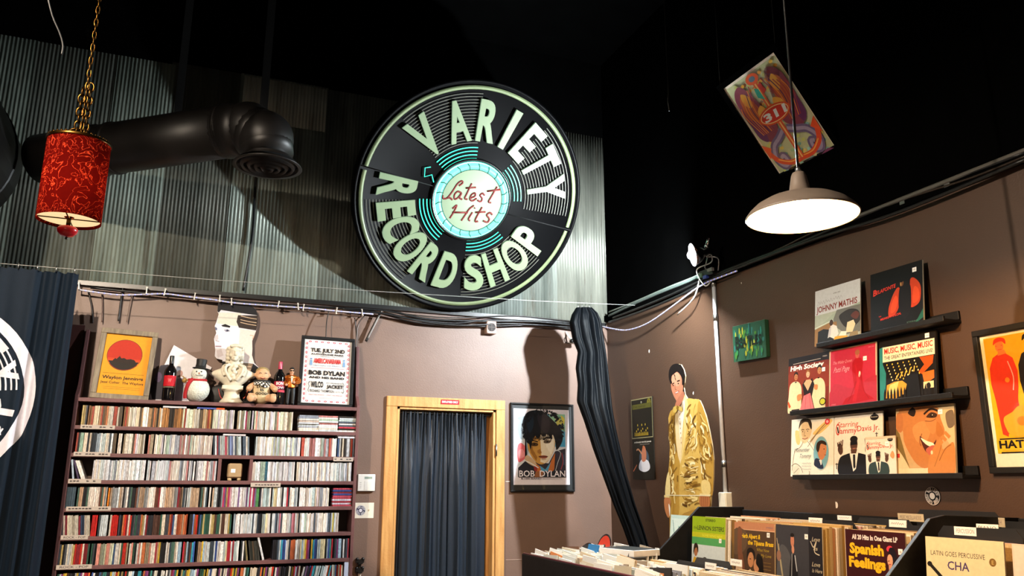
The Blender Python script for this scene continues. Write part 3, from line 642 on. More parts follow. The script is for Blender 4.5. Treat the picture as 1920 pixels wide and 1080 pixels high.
run(4, 117, 170, ['2c3c58', 'c8b8a8', '3a3438', 'd8d0b8', '8a2430', 'b8b0a0'], -.10); run(4, 171, 183, ['d01c18']); run(4, 184, 206, MIX); run(4, 207, 221, ['d81e16']); run(4, 222, 330, DARK); run(4, 331, 352, ['c86838', 'a84a28', 'b89070']); run(4, 354, 435, DARK+['e86020', '7090d0']); run(4, 436, 520, BLUISH); run(4, 520, 636, PALE+BLUISH[:4]+['d8d060', 'c07080'])
run(5, 110, 170, DARK+['e8e0d0']); run(5, 170, 290, DARK+CREAM); run(5, 290, 400, VIV+MIX); run(5, 400, 458, BLUISH+['c02838', 'e8e4e0', '2848a0']); run(5, 460, 490, ['5a4a38', '3a3a34', '8a7a50', '2a2e28', '6a5a40'], -.15); run(5, 511, 655, VIV+BLUISH)
cds.append((ez(493, 5), BZ[6]+.0125, SF+.005, .012, .19*.78, .15, -.28, 'd8d8dc', 5, False))
run(6, 104, 560, VIV+DARK, .06); run(6, 562, 620, MAGENTA+VIV, .18); run(6, 622, 645, CREAM+DARK)
def cproj(p):
    d = Vector(p)-EYE; z = d.dot(CF); return 960+FPX*d.dot(CR)/z, 540-FPX*d.dot(CU)/z
def area(c):
    x, z, y, t, h_, _, tl = c[:7]; a = cproj((x, y, z)); b = cproj((x+t, y, z)); d = cproj((x, y, z+h_))
    ytop, ybot = d[1], min(a[1], 1080); return max(0, ybot-ytop)*abs(b[0]-a[0])
order = sorted(range(len(cds)), key=lambda i: -area(cds[i])); pickd = set(order[:300])
# one jewel case: body with a slightly inset spine card behind clear plastic
jc = MB(); jc.box((.5, .5, .5), (1, 1, 1)); jcase = jc.build('compact_disc', M['cd']); cdmesh = jcase.data; C.objects.unlink(jcase); bpy.data.objects.remove(jcase)
stuff = MB(); ordn = ('top', 'second', 'third', 'fourth', 'fifth', 'sixth', 'seventh')
for i, c in enumerate(cds):
    x, z, y, t, h_, dp, tl, col, row, ly_ = c
    if i in pickd:
        o = bpy.data.objects.new('compact_disc', cdmesh); C.objects.link(o); o.color = lin(col)
        o.location = (x, y, z); o.scale = (t, dp, h_); o.rotation_euler = (0, tl, 0)
        if tl < -.03: o.location.z += 0
        nm = cname(col); lean = ' leaning' if tl < -.03 else ' lying flat' if ly_ else ' standing upright'
        tag(o, f'{nm}-spined CD case{lean} in the {ordn[row]} CD row of the maroon shelf', 'CD', f'{nm} CDs{lean}, {ordn[row]} row')
    else:
        T = Matrix.Translation((x, y, z)) @ Matrix.Rotation(tl, 4, 'Y') @ Matrix.Diagonal((t, dp, h_, 1)); stuff.box((.5, .5, .5), (1, 1, 1), col, T)
tag(stuff.build('compact_discs', M['cdstuff']), 'remaining CD cases filling the rows of the maroon shelf', 'CDs', kind='stuff')

# ---- tan cube speaker in the cubby
a, b = Yp(425, 903, SF+.03), Yp(453, 903, SF+.03); w_ = b.x-a.x
t = thing('cube_speaker', 'small tan rounded cube speaker in the open cubby of the CD shelf', 'speaker', ((a.x+b.x)/2, SF+.03, BZ[3]+.012))
MB().box((0, .045, .016+w_*.52), (w_, .09, w_*1.03), 'a98f6c').build('body', flat('a98f6c', .55), t, bevel=.014)
MB().box((0, -.001, .016+w_*.52), (w_*.84, .004, w_*.86), '9a8060').build('front_grille', flat('a88c66', .7), t, bevel=.006)
A = Art(.028, .024); A.o = .004; A.z0 = .052; A.x0 = -.026; A.rect(0, 0, 1, 1, 'f4f2ee'); A.build('sticker', M['paper'], t)
for x in (-.03, .03): MB().lathe([(.012, 0), (.014, .017)], 'c8b088', 12, Matrix.Translation((x, .02, 0))).build('foot', flat('c8b088', .6), t)
# blue-white box set at the right end of the bottom row in view
a, b = Yp(645, 1070, SF+.004), Yp(655, 1070, SF+.004)
tag(MB().box(((a.x+b.x)/2, SF+.08, BZ[7]+.012+.09), (b.x-a.x, .15, .150), 'c4cde6').build('box_set', flat('c4cde6', .4), bevel=.002), 'pale blue box set at the right end of the lowest visible CD row', 'box set')

# ================================================================== things standing on top of the shelf
TZ = BZ[0]+.0125
def framed(name, label, cat, loc, rot, w_, h_, bar, dep, fm, art, glass=True, group=None, inset=0):
    t = thing(name, label, cat, loc, rot, group)
    mb = MB(); mb.box((0, dep/2, bar/2), (w_, dep, bar)); mb.box((0, dep/2, h_-bar/2), (w_, dep, bar))
    for s_ in (-1, 1): mb.box((s_*(w_/2-bar/2), dep/2, h_/2), (bar, dep, h_-2*bar))
    mb.build('frame', fm, t, bevel=min(.003, bar*.2))
    bk = MB().box((0, dep*.8, h_/2), (w_-bar, dep*.2, h_-bar), '222222').build('backing', flat('20201e', .8), t)
    A = Art(w_-2*bar, h_-2*bar); A.z0 = bar; A.o = -dep*.68; art(A); A.build('poster', M['print'], bk)
    if glass: MB().box((0, dep*.35, h_/2), (w_-2*bar, .002, h_-2*bar)).build('glass_pane', M['glass'], t)
    return t
def art_sunset(A):
    A.rect(0, 0, 1, 1, 'd8921c'); A.ell(.46, .66, .262, .262, '3a2418', n=40); A.ell(.46, .66, .255, .255, 'b02a16', n=40)
    for k, c in enumerate(('c23c18', 'd0501a', 'dc6a20')):
        y = .60-.03*k; hw = math.sqrt(max(0, .25**2-(y-.66)**2))*A.h/A.w; A.rect(.46-hw, y-.035, .46+hw, y, c)
    A.ell(.46, .66, .25, .25, '221a14', n=30, a0=pi*1.14, a1=pi*1.86)
    A.poly([(.22, .56), (.27, .60), (.30, .585), (.36, .64), (.40, .60), (.46, .61), (.52, .59), (.60, .60), (.68, .59), (.72, .56), (.68, .52), (.24, .52)], '241812')
    A.line([(.06, .345), (.94, .345)], .006, '7a5010', False)
    A.text('Waylon Jennings', .5, .25, .055, '2a1c10', .88, bold=.03); A.text('Jessi Colter  The Waylors', .5, .175, .04, '2a1c10', .92, bold=.02)
    for y in (.12, .09): A.line([(.12, y), (.9, y)], .006, '9a6a18', False)
p0, p1 = Yp(170, 745, 5.79), Yp(278, 749, 5.79)
frm = framed('framed_poster', 'weathered wood framed orange poster with red sunset disc on the shelf top', 'framed poster', ((p0.x+p1.x)/2-.005, 5.79, TZ), (-.17, .035, .0), .345, .475, .034, .025, M['greywood'], art_sunset, False)
def art_gig(A):
    A.rect(0, 0, 1, 1, 'e8e4e0')
    for k in range(7):
        u = .12+.76*k/6
        for v in (.035, .965): A.ell(u, v, .022, .014, 'b02848', n=10); A.ell(u, v, .009, .006, 'ece4e0', n=8)
    for k in range(13):
        v = .07+.86*k/12
        for u in (.055, .945): A.ell(u, v, .014, .02, 'b02848', n=10); A.ell(u, v, .006, .008, 'ece4e0', n=8)
    for u in (.09, .91): A.line([(u, .04), (u, .96)], .003, 'c86878', False)
    A.text('TUE. JULY 2ND', .5, .80, .062, '38302e', .72, bold=.045); A.text('AUTOZONE PARK', .5, .755, .026, '4a4240', .7, bold=.045); A.text('MEMPHIS, TN', .5, .728, .016, '5a5250', .3)
    A.line([(.16, .74), (.34, .735)], .003, '6a6060', False); A.line([(.66, .735), (.84, .74)], .003, '6a6060', False)
    A.text('AMERICANARAMA', .5, .625, .08, 'c23a3a', .58, bold=.045); A.text('FESTIVAL OF MUSIC', .5, .583, .018, '4a5a78', .58)
    for u in (.16, .85): A.ell(u, .69, .016, .014, '6a90b8', n=8); A.poly([(u-.03, .59), (u+.03, .59), (u+.022, .67), (u-.022, .67)], '7a9cc0')
    A.line([(.16, .555), (.86, .555)], .004, 'b86070', False)
    A.text('BOB DYLAN', .5, .44, .072, '282424', .76, bold=.05); A.text('AND HIS BAND', .5, .385, .034, '282424', .74, bold=.045)
    A.text('WILCO', .31, .245, .095, '302a2a', .26, bold=.045, condense=1); A.text('MY MORNING', .67, .31, .022, '302a2a', .34); A.text('JACKET', .68, .24, .055, '302a2a', .34, bold=.045)
    A.text('RICHARD THOMPSON', .42, .175, .04, '302a2a', .5, bold=.01); A.text('ELECTRIC TRIO', .78, .18, .018, '302a2a', .16)
    for u, d in ((.13, 1), (.87, -1)): A.line([(u+.03*d, .34), (u, .3), (u+.02*d, .26), (u, .2), (u+.02*d, .17)], .008, '505050')
    A.text('MEET ME FRIEND - MEET ME FRIEND', .5, .125, .018, 'b05060', .7); A.line([(.36, .085), (.64, .085)], .004, '8a8080', False)
p0, p1 = Yp(557, 763, 5.80), Yp(660, 766, 5.80)
t = framed('framed_poster', 'black framed white gig poster with pink beaded border on the shelf top', 'framed poster', ((p0.x+p1.x)/2, 5.785, TZ), (-.1, .012, 0), p1.x-p0.x, .505, .022, .022, M['blackwood'], lambda A: art_gig(A))
MB().tube(spline([(-.02, .01, .5), (-.02, .02, .62), (-.005, .03, .72)]), .004, '2a2420', 6).build('hanging_cord', M['cable'], t)

# head-in-profile cutout standing against the wall
a, b = B(394, 704, .03), B(498, 562, .03); w_, h_ = b.x-a.x, b.z-a.z
K = lambda pts: [((x-70)/510, (760-y)/698) for x, y in pts]
OUT = K([(85, 180), (82, 110), (110, 72), (200, 62), (330, 70), (430, 105), (485, 140), (510, 210), (505, 320), (488, 370), (470, 420), (480, 500), (480, 545), (510, 612), (575, 660), (580, 700), (470, 760), (330, 700), (180, 650), (180, 600), (120, 590), (98, 570), (98, 520), (88, 470), (75, 420), (92, 370), (70, 310), (85, 270), (100, 200)])
t = thing('cardboard_head', 'large cardboard cutout of a face in profile with black quiff, behind the bust', 'cutout', ((a.x+b.x)/2, YB-.05, a.z-.02))
cz = B(433, 705, .05).z-B(433, 705, .05).z
mb = MB(); mb.prism([((u-.5)*w_, v*h_) for u, v in OUT], 0, .008, 'b8aca0'); mb.build('board', M['paper'], t)
A = Art(w_, h_)
A.poly(OUT, 'cfc9cc'); A.poly(K([(100, 200), (330, 185), (330, 310), (335, 610), (180, 600), (120, 590), (98, 570), (98, 520), (88, 470), (75, 420), (92, 370), (70, 310), (85, 270)]), 'd6d2d8')
A.poly(K([(335, 320), (503, 328), (488, 370), (470, 420), (480, 500), (480, 545), (510, 612), (335, 610)]), 'dcc6bc'); A.poly(K([(100, 190), (330, 178), (330, 300), (90, 285)]), 'cfc8b8')
A.poly(K([(85, 180), (82, 110), (110, 72), (200, 62), (330, 70), (430, 105), (485, 140), (508, 190), (330, 180), (120, 165), (100, 190)]), '1c1a1c'); A.poly(K([(300, 200), (508, 190), (511, 250), (503, 325), (320, 310), (290, 260)]), '332822')
for y in (205, 238, 262): A.line(K([(330, y), (420, y+12), (500, y+18)]), .008, 'c8a888')
A.poly(K([(136, 300), (176, 286), (232, 302), (226, 316), (150, 310)]), '1c1818'); A.poly(K([(168, 338), (205, 330), (236, 346), (190, 356)]), '8a8898'); A.ell(*K([(205, 342)])[0], .016, .012, '3a3a48', n=8); A.poly(K([(74, 314), (98, 328), (98, 348), (80, 342)]), '5a6078'); A.poly(K([(78, 400), (110, 380), (120, 420), (100, 440), (80, 425)]), 'c0b6b8'); A.poly(K([(110, 520), (160, 505), (185, 560), (130, 585)]), 'c2b8bc')
A.line(K([(92, 436), (130, 442)]), .01, 'a8969a'); A.line(K([(96, 486), (156, 484)]), .016, '9a7e84'); A.line(K([(440, 370), (480, 376), (470, 402)]), .012, 'd8a890')
A.poly(K([(180, 612), (335, 612), (500, 618), (480, 690), (430, 750), (330, 700), (180, 650)]), '7a6450'); A.poly(K([(500, 618), (575, 660), (580, 700), (470, 700)]), '181618'); A.poly(K([(180, 612), (240, 614), (220, 660), (180, 650)]), '1a1818')
for y in (640, 668, 700): A.line(K([(340, y), (420, y+4), (480, y+6)]), .008, 'c4a488')
A.build('printed_face', M['print'], t)

# sheet of photo paper standing askew behind the bottle
a = Yp(326, 646, 5.92); b = Yp(397, 688, 5.92); c = Yp(274, 752, 5.90); d = c+(b-a)*1.0
t = thing('photo_print', 'large white photo print propped askew behind the bottle and snowman', 'print', (a.x, 5.93, TZ), (-.03, 0, 0))
P4 = [(p.x-a.x, p.z-TZ) for p in (a, b, Vector((b.x-.07, 0, TZ+.002)), Vector((c.x+.002, 0, TZ+.002)))]
MB().prism(P4, 0, .003, 'c9c6cc').build('sheet', flat('d4d1d6', .5), t)
A = Art(1, 1); A.x0 = 0; A.clip = False
A.poly([(-.12, .09), (-.07, .25), (-.02, .26), (.01, .14), (.0, .02), (-.1, .02)], '38343c'); A.ell(-.075, .17, .022, .035, '5c4c66', n=10); A.poly([(.03, .02), (.03, .16), (.1, .18), (.12, .02)], 'a8a2b2'); A.ell(.055, .2, .02, .025, 'b0887a', n=10); A.poly([(.14, .06), (.2, .2), (.21, .16), (.17, .03)], '242226')
A.build('picture', M['print'], t)

def bottle(label, px, lab, capcol, txt):
    p = Yp(px, 757, 5.80); t = thing('bottle', label, 'bottle', (p.x, 5.80, TZ))
    gb = MB().lathe([(.0, .0), (.034, 0), (.039, .004), (.0395, .02), (.0395, .185), (.037, .203), (.026, .222), (.0155, .236), (.0138, .25), (.0135, .29)], '0b0b0c', 32, caps=False).build('glass_body', flat('0c0a0c', .08), t)
    MB().lathe([(.0142, .244), (.0145, .296), (.013, .3), (0, .3)], capcol, 24, caps=False).build('capsule', flat(capcol, .3), t)
    lb_ = MB(); Rr = .0402
    for z0, z1, c in lab: lb_.lathe([(Rr, z0), (Rr, z1)], c, 20, caps=False, a0=-pi/2-1.15, a1=-pi/2+1.15)
    for s_, z, hh, c, wd in txt:
        vs, fs, (x0, y0, x1, y1) = glyphs(s_, .03); k = wd/(x1-x0)
        lb_.add([((Rr+.0006)*sin((x-(x0+x1)/2)*k/Rr), -(Rr+.0006)*cos((x-(x0+x1)/2)*k/Rr), z+(y-y0)/(y1-y0)*hh) for x, y in vs], fs, c)
    lb_.build('label', M['print'], gb); return t
bottle('dark wine bottle with a red label, left of the snowman on the shelf', 314, [(.095, .165, 'b81c28'), (.085, .093, '6a6050')], '101010', [('W', .12, .025, 'e07070', .022)])
bottle('dark wine bottle with red and white neck, right of the doll', 521, [(.1, .16, '9c2438'), (.085, .1, 'c84050'), (.1, .118, '2a2428')], 'b0284a', [('BON', .134, .022, 'e8e4e4', .05), ('JOVI', .103, .022, 'd8d4d4', .056)])

# snowman
p = Yp(366, 757, 5.79); t = thing('snowman', 'white glittery snowman figure in black top hat and red scarf on the shelf', 'figurine', (p.x, 5.80, TZ))
snow = mat('glitter_snow', .5, base='d6d8cc', noise=.18, scale=90, bump=.6, bscale=90)
mb = MB(); mb.ball((0, 0, .082), (.083, .078, .082), 'ffffff', 24); mb.ball((.006, 0, .185), (.05, .048, .048), 'ffffff', 24); mb.build('body', snow, t)
T = Matrix.Translation((.012, 0, .222)) @ Matrix.Rotation(.08, 4, 'Y')
MB().lathe([(0, 0), (.05, 0), (.052, .004), (.034, .008), (.032, .03), (.035, .06), (.033, .064), (0, .064)], '101010', 28, T).build('top_hat', flat('121212', .6), t)
mb = MB(); mb.tube([(.052*cos(a), .05*sin(a), .145+.006*sin(a)) for a in [2*pi*k/20 for k in range(20)]], .011, 'a01820', 8, True)
mb.tube(spline([(-.03, -.05, .148), (-.055, -.065, .11), (-.068, -.05, .05), (-.066, -.04, .02)]), [.012]*25, 'a01820', 8); mb.build('scarf', flat('a5161e', .8), t)
mb = MB()
for x in (-.01, .02): mb.ball((x, -.045, .198), .005, '101010', 8)
for k in range(6): mb.ball((-.012+.008*k, -.046, .172-.004*sin(pi*k/5)+.003), .0028, '301818', 6)
mb.build('face_dots', flat('141212', .5), t); MB().tube([(.006, -.046, .188), (.008, -.068, .184)], [.005, .001], 'c86020', 8).build('nose', flat('c86020', .6), t)
mb = MB(); mb.tube(spline([(-.045, -.02, .13), (-.075, -.03, .15), (-.095, -.03, .165)]), .004, '6a5030', 6); mb.ball((-.08, -.035, .135), .016, 'b89038', 10); mb.build('twig_arm', flat('9a7838', .5), t)

# organic shapes: overlapping masses fused into one continuous surface
def fuse(mb, name, m, parent, voxel=.003, it=4):
    o = mb.build(name, m, parent); r = o.modifiers.new('fuse', 'REMESH'); r.mode = 'VOXEL'; r.voxel_size = voxel; r.use_smooth_shade = True
    s_ = o.modifiers.new('soft', 'SMOOTH'); s_.factor = .5; s_.iterations = it; return o
# plaster bust
p = Yp(433, 760, 5.80); t = thing('classical_bust', 'cream plaster bust of a wigged gentleman on a round socle', 'bust', (p.x, 5.815, TZ))
mb = MB(); mb.lathe([(.0, 0), (.075, 0), (.077, .012), (.068, .02), (.056, .034), (.049, .058), (.05, .074), (.06, .086), (.062, .096), (0, .096)], n=36); mb.box((0, 0, .105), (.135, .10, .028)); fuse(mb, 'socle', M['plaster'], t, .003, 2)
mb = MB()
sec = ((.116, .046, .036), (.14, .074, .044), (.165, .108, .05), (.188, .138, .05), (.203, .142, .046), (.216, .128, .043), (.234, .088, .04), (.254, .048, .037), (.285, .034, .034))
nn = 40; mb.add([(rx*cos(2*pi*i/nn), ry*sin(2*pi*i/nn), z) for z, rx, ry in sec for i in range(nn)], [(j*nn+i, j*nn+(i+1) % nn, (j+1)*nn+(i+1) % nn, (j+1)*nn+i) for j in range(len(sec)-1) for i in range(nn)]+[tuple(range(nn))[::-1], tuple((len(sec)-1)*nn+i for i in range(nn))], smooth=True)
for s_ in (-1, 1):
    mb.tube(spline([(s_*.03, -.035, .262), (s_*.055, -.052, .24), (s_*.05, -.062, .2), (s_*.018, -.056, .15)]), .010); mb.tube(spline([(s_*.05, .0, .262), (s_*.07, -.035, .245), (s_*.075, -.05, .21), (s_*.06, -.055, .18)]), .009)
for k in range(5): mb.ball(((-1)**k*.006, -.056+.002*k, .245-.02*k), (.017, .012, .014))
mb.tube([(0, .004, .23), (0, 0, .30)], [.036, .03]); mb.tube([(0, .0, .25), (0, -.002, .268)], .038)
mb.ball((0, -.008, .338), (.041, .05, .055)); mb.ball((0, -.028, .305), (.026, .028, .024)); mb.ball((0, -.05, .293), (.013, .01, .01))
mb.tube([(0, -.056, .352), (0, -.065, .328)], [.005, .009]); mb.ball((0, -.061, .325), (.010, .008, .006)); mb.ball((0, -.053, .307), (.014, .007, .004)); mb.ball((0, -.052, .302), (.012, .007, .004))
for s_ in (-1, 1):
    mb.tube([(s_*.006, -.056, .354), (s_*.026, -.05, .356)], .0045); mb.ball((s_*.017, -.05, .345), (.007, .005, .004)); mb.ball((s_*.027, -.035, .322), (.014, .014, .014))
mb.ball((0, .012, .365), (.05, .054, .042)); mb.ball((0, -.012, .385), (.04, .035, .022)); mb.ball((0, .03, .33), (.042, .036, .06))
for s_ in (-1, 1):
    for z, y, r in ((.372, -.012, .014), (.352, .0, .016), (.33, .004, .017), (.308, .008, .016), (.365, .02, .018), (.285, .02, .015)): mb.ball((s_*.045, y, z), r)
for k in range(6): mb.ball((-.03+.012*k, -.04, .392-.002*abs(k-2.5)), .011)
o = fuse(mb, 'figure', M['plaster'], t, .0028, 7)
# dark bag slumped behind the bust
p = Yp(436, 757, 5.90); t = thing('black_bag', 'low black bag slumped on the shelf behind the bust', 'bag', (p.x, 5.90, TZ))
mb = MB(); mb.ball((-.08, 0, .06), (.09, .03, .075)); mb.ball((.06, 0, .065), (.10, .03, .085)); mb.ball((0, 0, .04), (.15, .03, .045)); fuse(mb, 'body', flat('151414', .6), t, .006, 3)
MB().tube(spline([(-.1, -.035, .10), (-.085, -.045, .05), (-.07, -.05, .03)]), .004, 'a83028', 6).build('red_cord', M['cable'], t)
MB().tube(spline([(.09, -.035, .1), (.08, -.045, .06), (.065, -.05, .04)]), .004, 'b04828', 6).build('red_cord', M['cable'], t)

# baby doll
p = Yp(488, 762, 5.79); t = thing('baby_doll', 'sitting baby doll in lettered cream shirt and checked bandana on the shelf', 'doll', (p.x, 5.80, TZ))
skin = flat('d0a078', .5)
mb = MB(); mb.ball((0, 0, .205), (.048, .045, .048)); mb.ball((0, -.016, .185), (.042, .035, .03)); mb.ball((0, -.045, .19), (.008, .007, .007))
for s_ in (-1, 1):
    mb.ball((s_*.024, -.03, .185), (.018, .016, .015)); mb.ball((s_*.048, .004, .2), (.008, .012, .014))
    mb.tube(spline([(s_*.04, 0, .135), (s_*.07, -.02, .12), (s_*.085, -.045, .1)]), [.02]*17); mb.ball((s_*.085, -.052, .098), (.019, .017, .018))
    for k in range(3): mb.ball((s_*.085-.01+.01*k, -.066, .1), (.006, .006, .008))
    mb.tube(spline([(s_*.03, -.02, .04), (s_*.065, -.06, .04), (s_*.07, -.085, .034)]), [.027]*17); mb.ball((s_*.072, -.095, .036), (.024, .016, .03))
    for k in range(4): mb.ball((s_*.072-.015+.01*k, -.104, .062-.003*abs(k-1.5)), .006)
mb.tube([(0, 0, .13), (0, 0, .18)], .025); dbody = fuse(mb, 'body', skin, t, .003, 3)
MB().ball((0, .008, .222), (.047, .044, .036), 'a08a58', 20).build('hair', flat('9a8454', .8), t)
mb = MB(); mb.ball((0, -.004, .085), (.06, .056, .07)); mb.ball((0, -.01, .05), (.06, .052, .05))
for s_ in (-1, 1): mb.tube([(s_*.035, 0, .13), (s_*.06, -.012, .122)], [.026, .024])
shirt = fuse(mb, 'shirt', flat('c8b48e', .8), t, .004, 3)
lt_ = MB()
for s_, z, wd in (('LOUD', .108, .07), ('IS', .085, .024), ('GOOD!', .06, .082)):
    vs, fs, (x0, y0, x1, y1) = glyphs(s_, .03); k = wd/(x1-x0); zz = z
    def yy(x, z): q = 1-(x/.062)**2-((z-.082)/.078)**2; return -.008-.058*math.sqrt(max(q, .02))-.0015
    lt_.add([((x-(x0+x1)/2)*k, yy((x-(x0+x1)/2)*k, zz+(y-y0)*.022), zz+(y-y0)*.022) for x, y in vs], fs, '1c1814')
lt_.build('shirt_lettering', M['print'], shirt)
mb = MB()
for i in range(14):
    for j in range(3):
        a = -pi/2+(i-6.5)*.2; r = .05+.004*j; z = .158-.009*j-.010*max(0, 1-abs(i-8.5)/4)*j
        P = lambda aa, rr, zz: (rr*cos(aa), rr*sin(aa)-.004, zz)
        mb.add([P(a-.1, r, z), P(a+.1, r, z), P(a+.1, r+.006, z-.011), P(a-.1, r+.006, z-.011)], [(0, 1, 2, 3)], '141414' if (i+j) % 2 else 'e0ddd8')
mb.tube([(.052*cos(a), .05*sin(a)-.002, .154) for a in [2*pi*k/20 for k in range(20)]], .008, '1c1c1c', 6, True); mb.build('bandana', M['matte'], t)
for s_ in (-1, 1): MB().tube(spline([(s_*.026, -.041, .208), (s_*.018, -.0455, .211), (s_*.009, -.0455, .208)]), .0018, '3a2418', 5).build('closed_eye', M['matte'], dbody)
MB().tube(spline([(-.016, -.047, .176), (0, -.052, .171), (.016, -.047, .176)]), .003, '8a3a30', 5).build('mouth', M['matte'], dbody)

# standing figurine in a metallic jacket
p = Yp(543, 760, 5.80); t = thing('figurine', 'small standing man figurine in shiny orange jacket and dark glasses', 'figurine', (p.x, 5.80, TZ))
mb = MB()
for s_ in (-1, 1): mb.tube([(s_*.014, 0, .13), (s_*.018, 0, .07), (s_*.019, 0, .008)], [.019, .015, .012]); mb.ball((s_*.019, -.012, .007), (.011, .022, .008))
mb.ball((0, 0, .13), (.03, .02, .02)); fuse(mb, 'trousers', flat('121214', .4), t, .0025, 2)
mb = MB(); mb.tube([(0, 0, .12), (0, 0, .165), (0, 0, .195)], [.033, .032, .036]); mb.ball((0, 0, .196), (.042, .022, .018))
mb.tube(spline([(-.038, 0, .198), (-.052, -.004, .165), (-.036, -.03, .14)]), [.015]*17); mb.tube(spline([(.038, 0, .198), (.052, -.006, .165), (.02, -.036, .155)]), [.015]*17)
fuse(mb, 'jacket', mat('orange_lame', .25, .7, base='c06a26', noise=.35, scale=60), t, .0025, 2)
mb = MB(); mb.tube([(0, 0, .2), (0, 0, .222)], .012); mb.ball((0, -.003, .236), (.0165, .018, .022)); mb.ball((0, -.022, .234), .004); mb.ball((-.034, -.034, .138), .010); mb.ball((.014, -.04, .156), .010)
fuse(mb, 'head_and_hands', flat('c89878', .5), t, .002, 2)
mb = MB(); mb.ball((0, .004, .25), (.018, .02, .015)); mb.ball((0, -.012, .257), (.013, .01, .008)); mb.build('hair', flat('100e0e', .4), t)
mb = MB(); mb.box((-.007, -.02, .239), (.012, .004, .008)); mb.box((.007, -.02, .239), (.012, .004, .008)); mb.box((0, -.021, .241), (.006, .003, .002)); mb.build('dark_glasses', flat('0c0c0c', .15), t)
MB().prism([(-.008, .2), (.008, .2), (.003, .15), (-.003, .15)], -.034, -.030, 'e8dcc8').build('shirt_front', flat('e0d4c0', .7), t)
# ================================================================== on and along the back wall
t = thing('doorway_curtain', 'pair of navy satin curtain panels hanging in the pine doorway', 'curtain', ((DX0+DX1)/2, YB+.035, 0))
MB().tube([(-.38, 0, 2.012), (.38, 0, 2.012)], .009, '222222', 10).build('curtain_rod', M['blackmetal'], t)
def panel(x0, x1, z0, z1, nf, amp, ph, seed, pinch=0):
    rnd = random.Random(seed); offs = [rnd.uniform(-.6, .6) for _ in range(nf+2)]
    def fn(u, v):
        z = z1+(z0-z1)*v; a = u*nf; k = int(a); jit = offs[k]*(1-(a-k))+offs[k+1]*(a-k)
        top = max(0, 1-v*4); w1 = u+.05*sin(9*u+ph)+.035*sin(3*v+ph*2)
        d = amp*((1-top)*(1.0*sin(2*pi*nf*.42*w1+ph)+.55*sin(2*pi*nf*.83*w1+ph*3+1.6*v)+.28*sin(2*pi*nf*1.9*w1+2.2*v+ph))+(.35+top*.5)*sin(2*pi*nf*2.1*u+jit)*(top+.12))
        x = x0+(x1-x0)*u+.006*sin(2*pi*nf*.8*u+v*3)
        return (x, d, z)
    return MB().grid(fn, nf*12, 40)
panel(-.365, .02, 0.03, 2.02, 6, .022, .3, 3).build('curtain_panel', M['satincloth'], t)
panel(.0, .325, 0.03, 2.02, 5, .024, 1.2, 5).build('curtain_panel', M['satincloth'], t)

p = B(844, 754, .026); A = Art(.145, .034); A.rect(0, 0, 1, 1, 'a8182c'); A.text('EMPLOYEES ONLY', .5, .28, .46, 'f0dcd8', .88, bold=.03); A.o = 0
t = thing('door_sign', 'small red EMPLOYEES ONLY sign on the doorway head casing', 'sign', (p.x, YB-.0265, p.z-.017)); MB().box((0, .001, .017), (.145, .0016, .034), 'a8182c').build('plate', flat('a8182c', .4), t)
A = Art(.145, .034); A.rect(0, 0, 1, 1, 'a8182c'); A.text('EMPLOYEES ONLY', .5, .28, .46, 'f0dcd8', .88, bold=.03); A.build('lettering', M['print'], t)

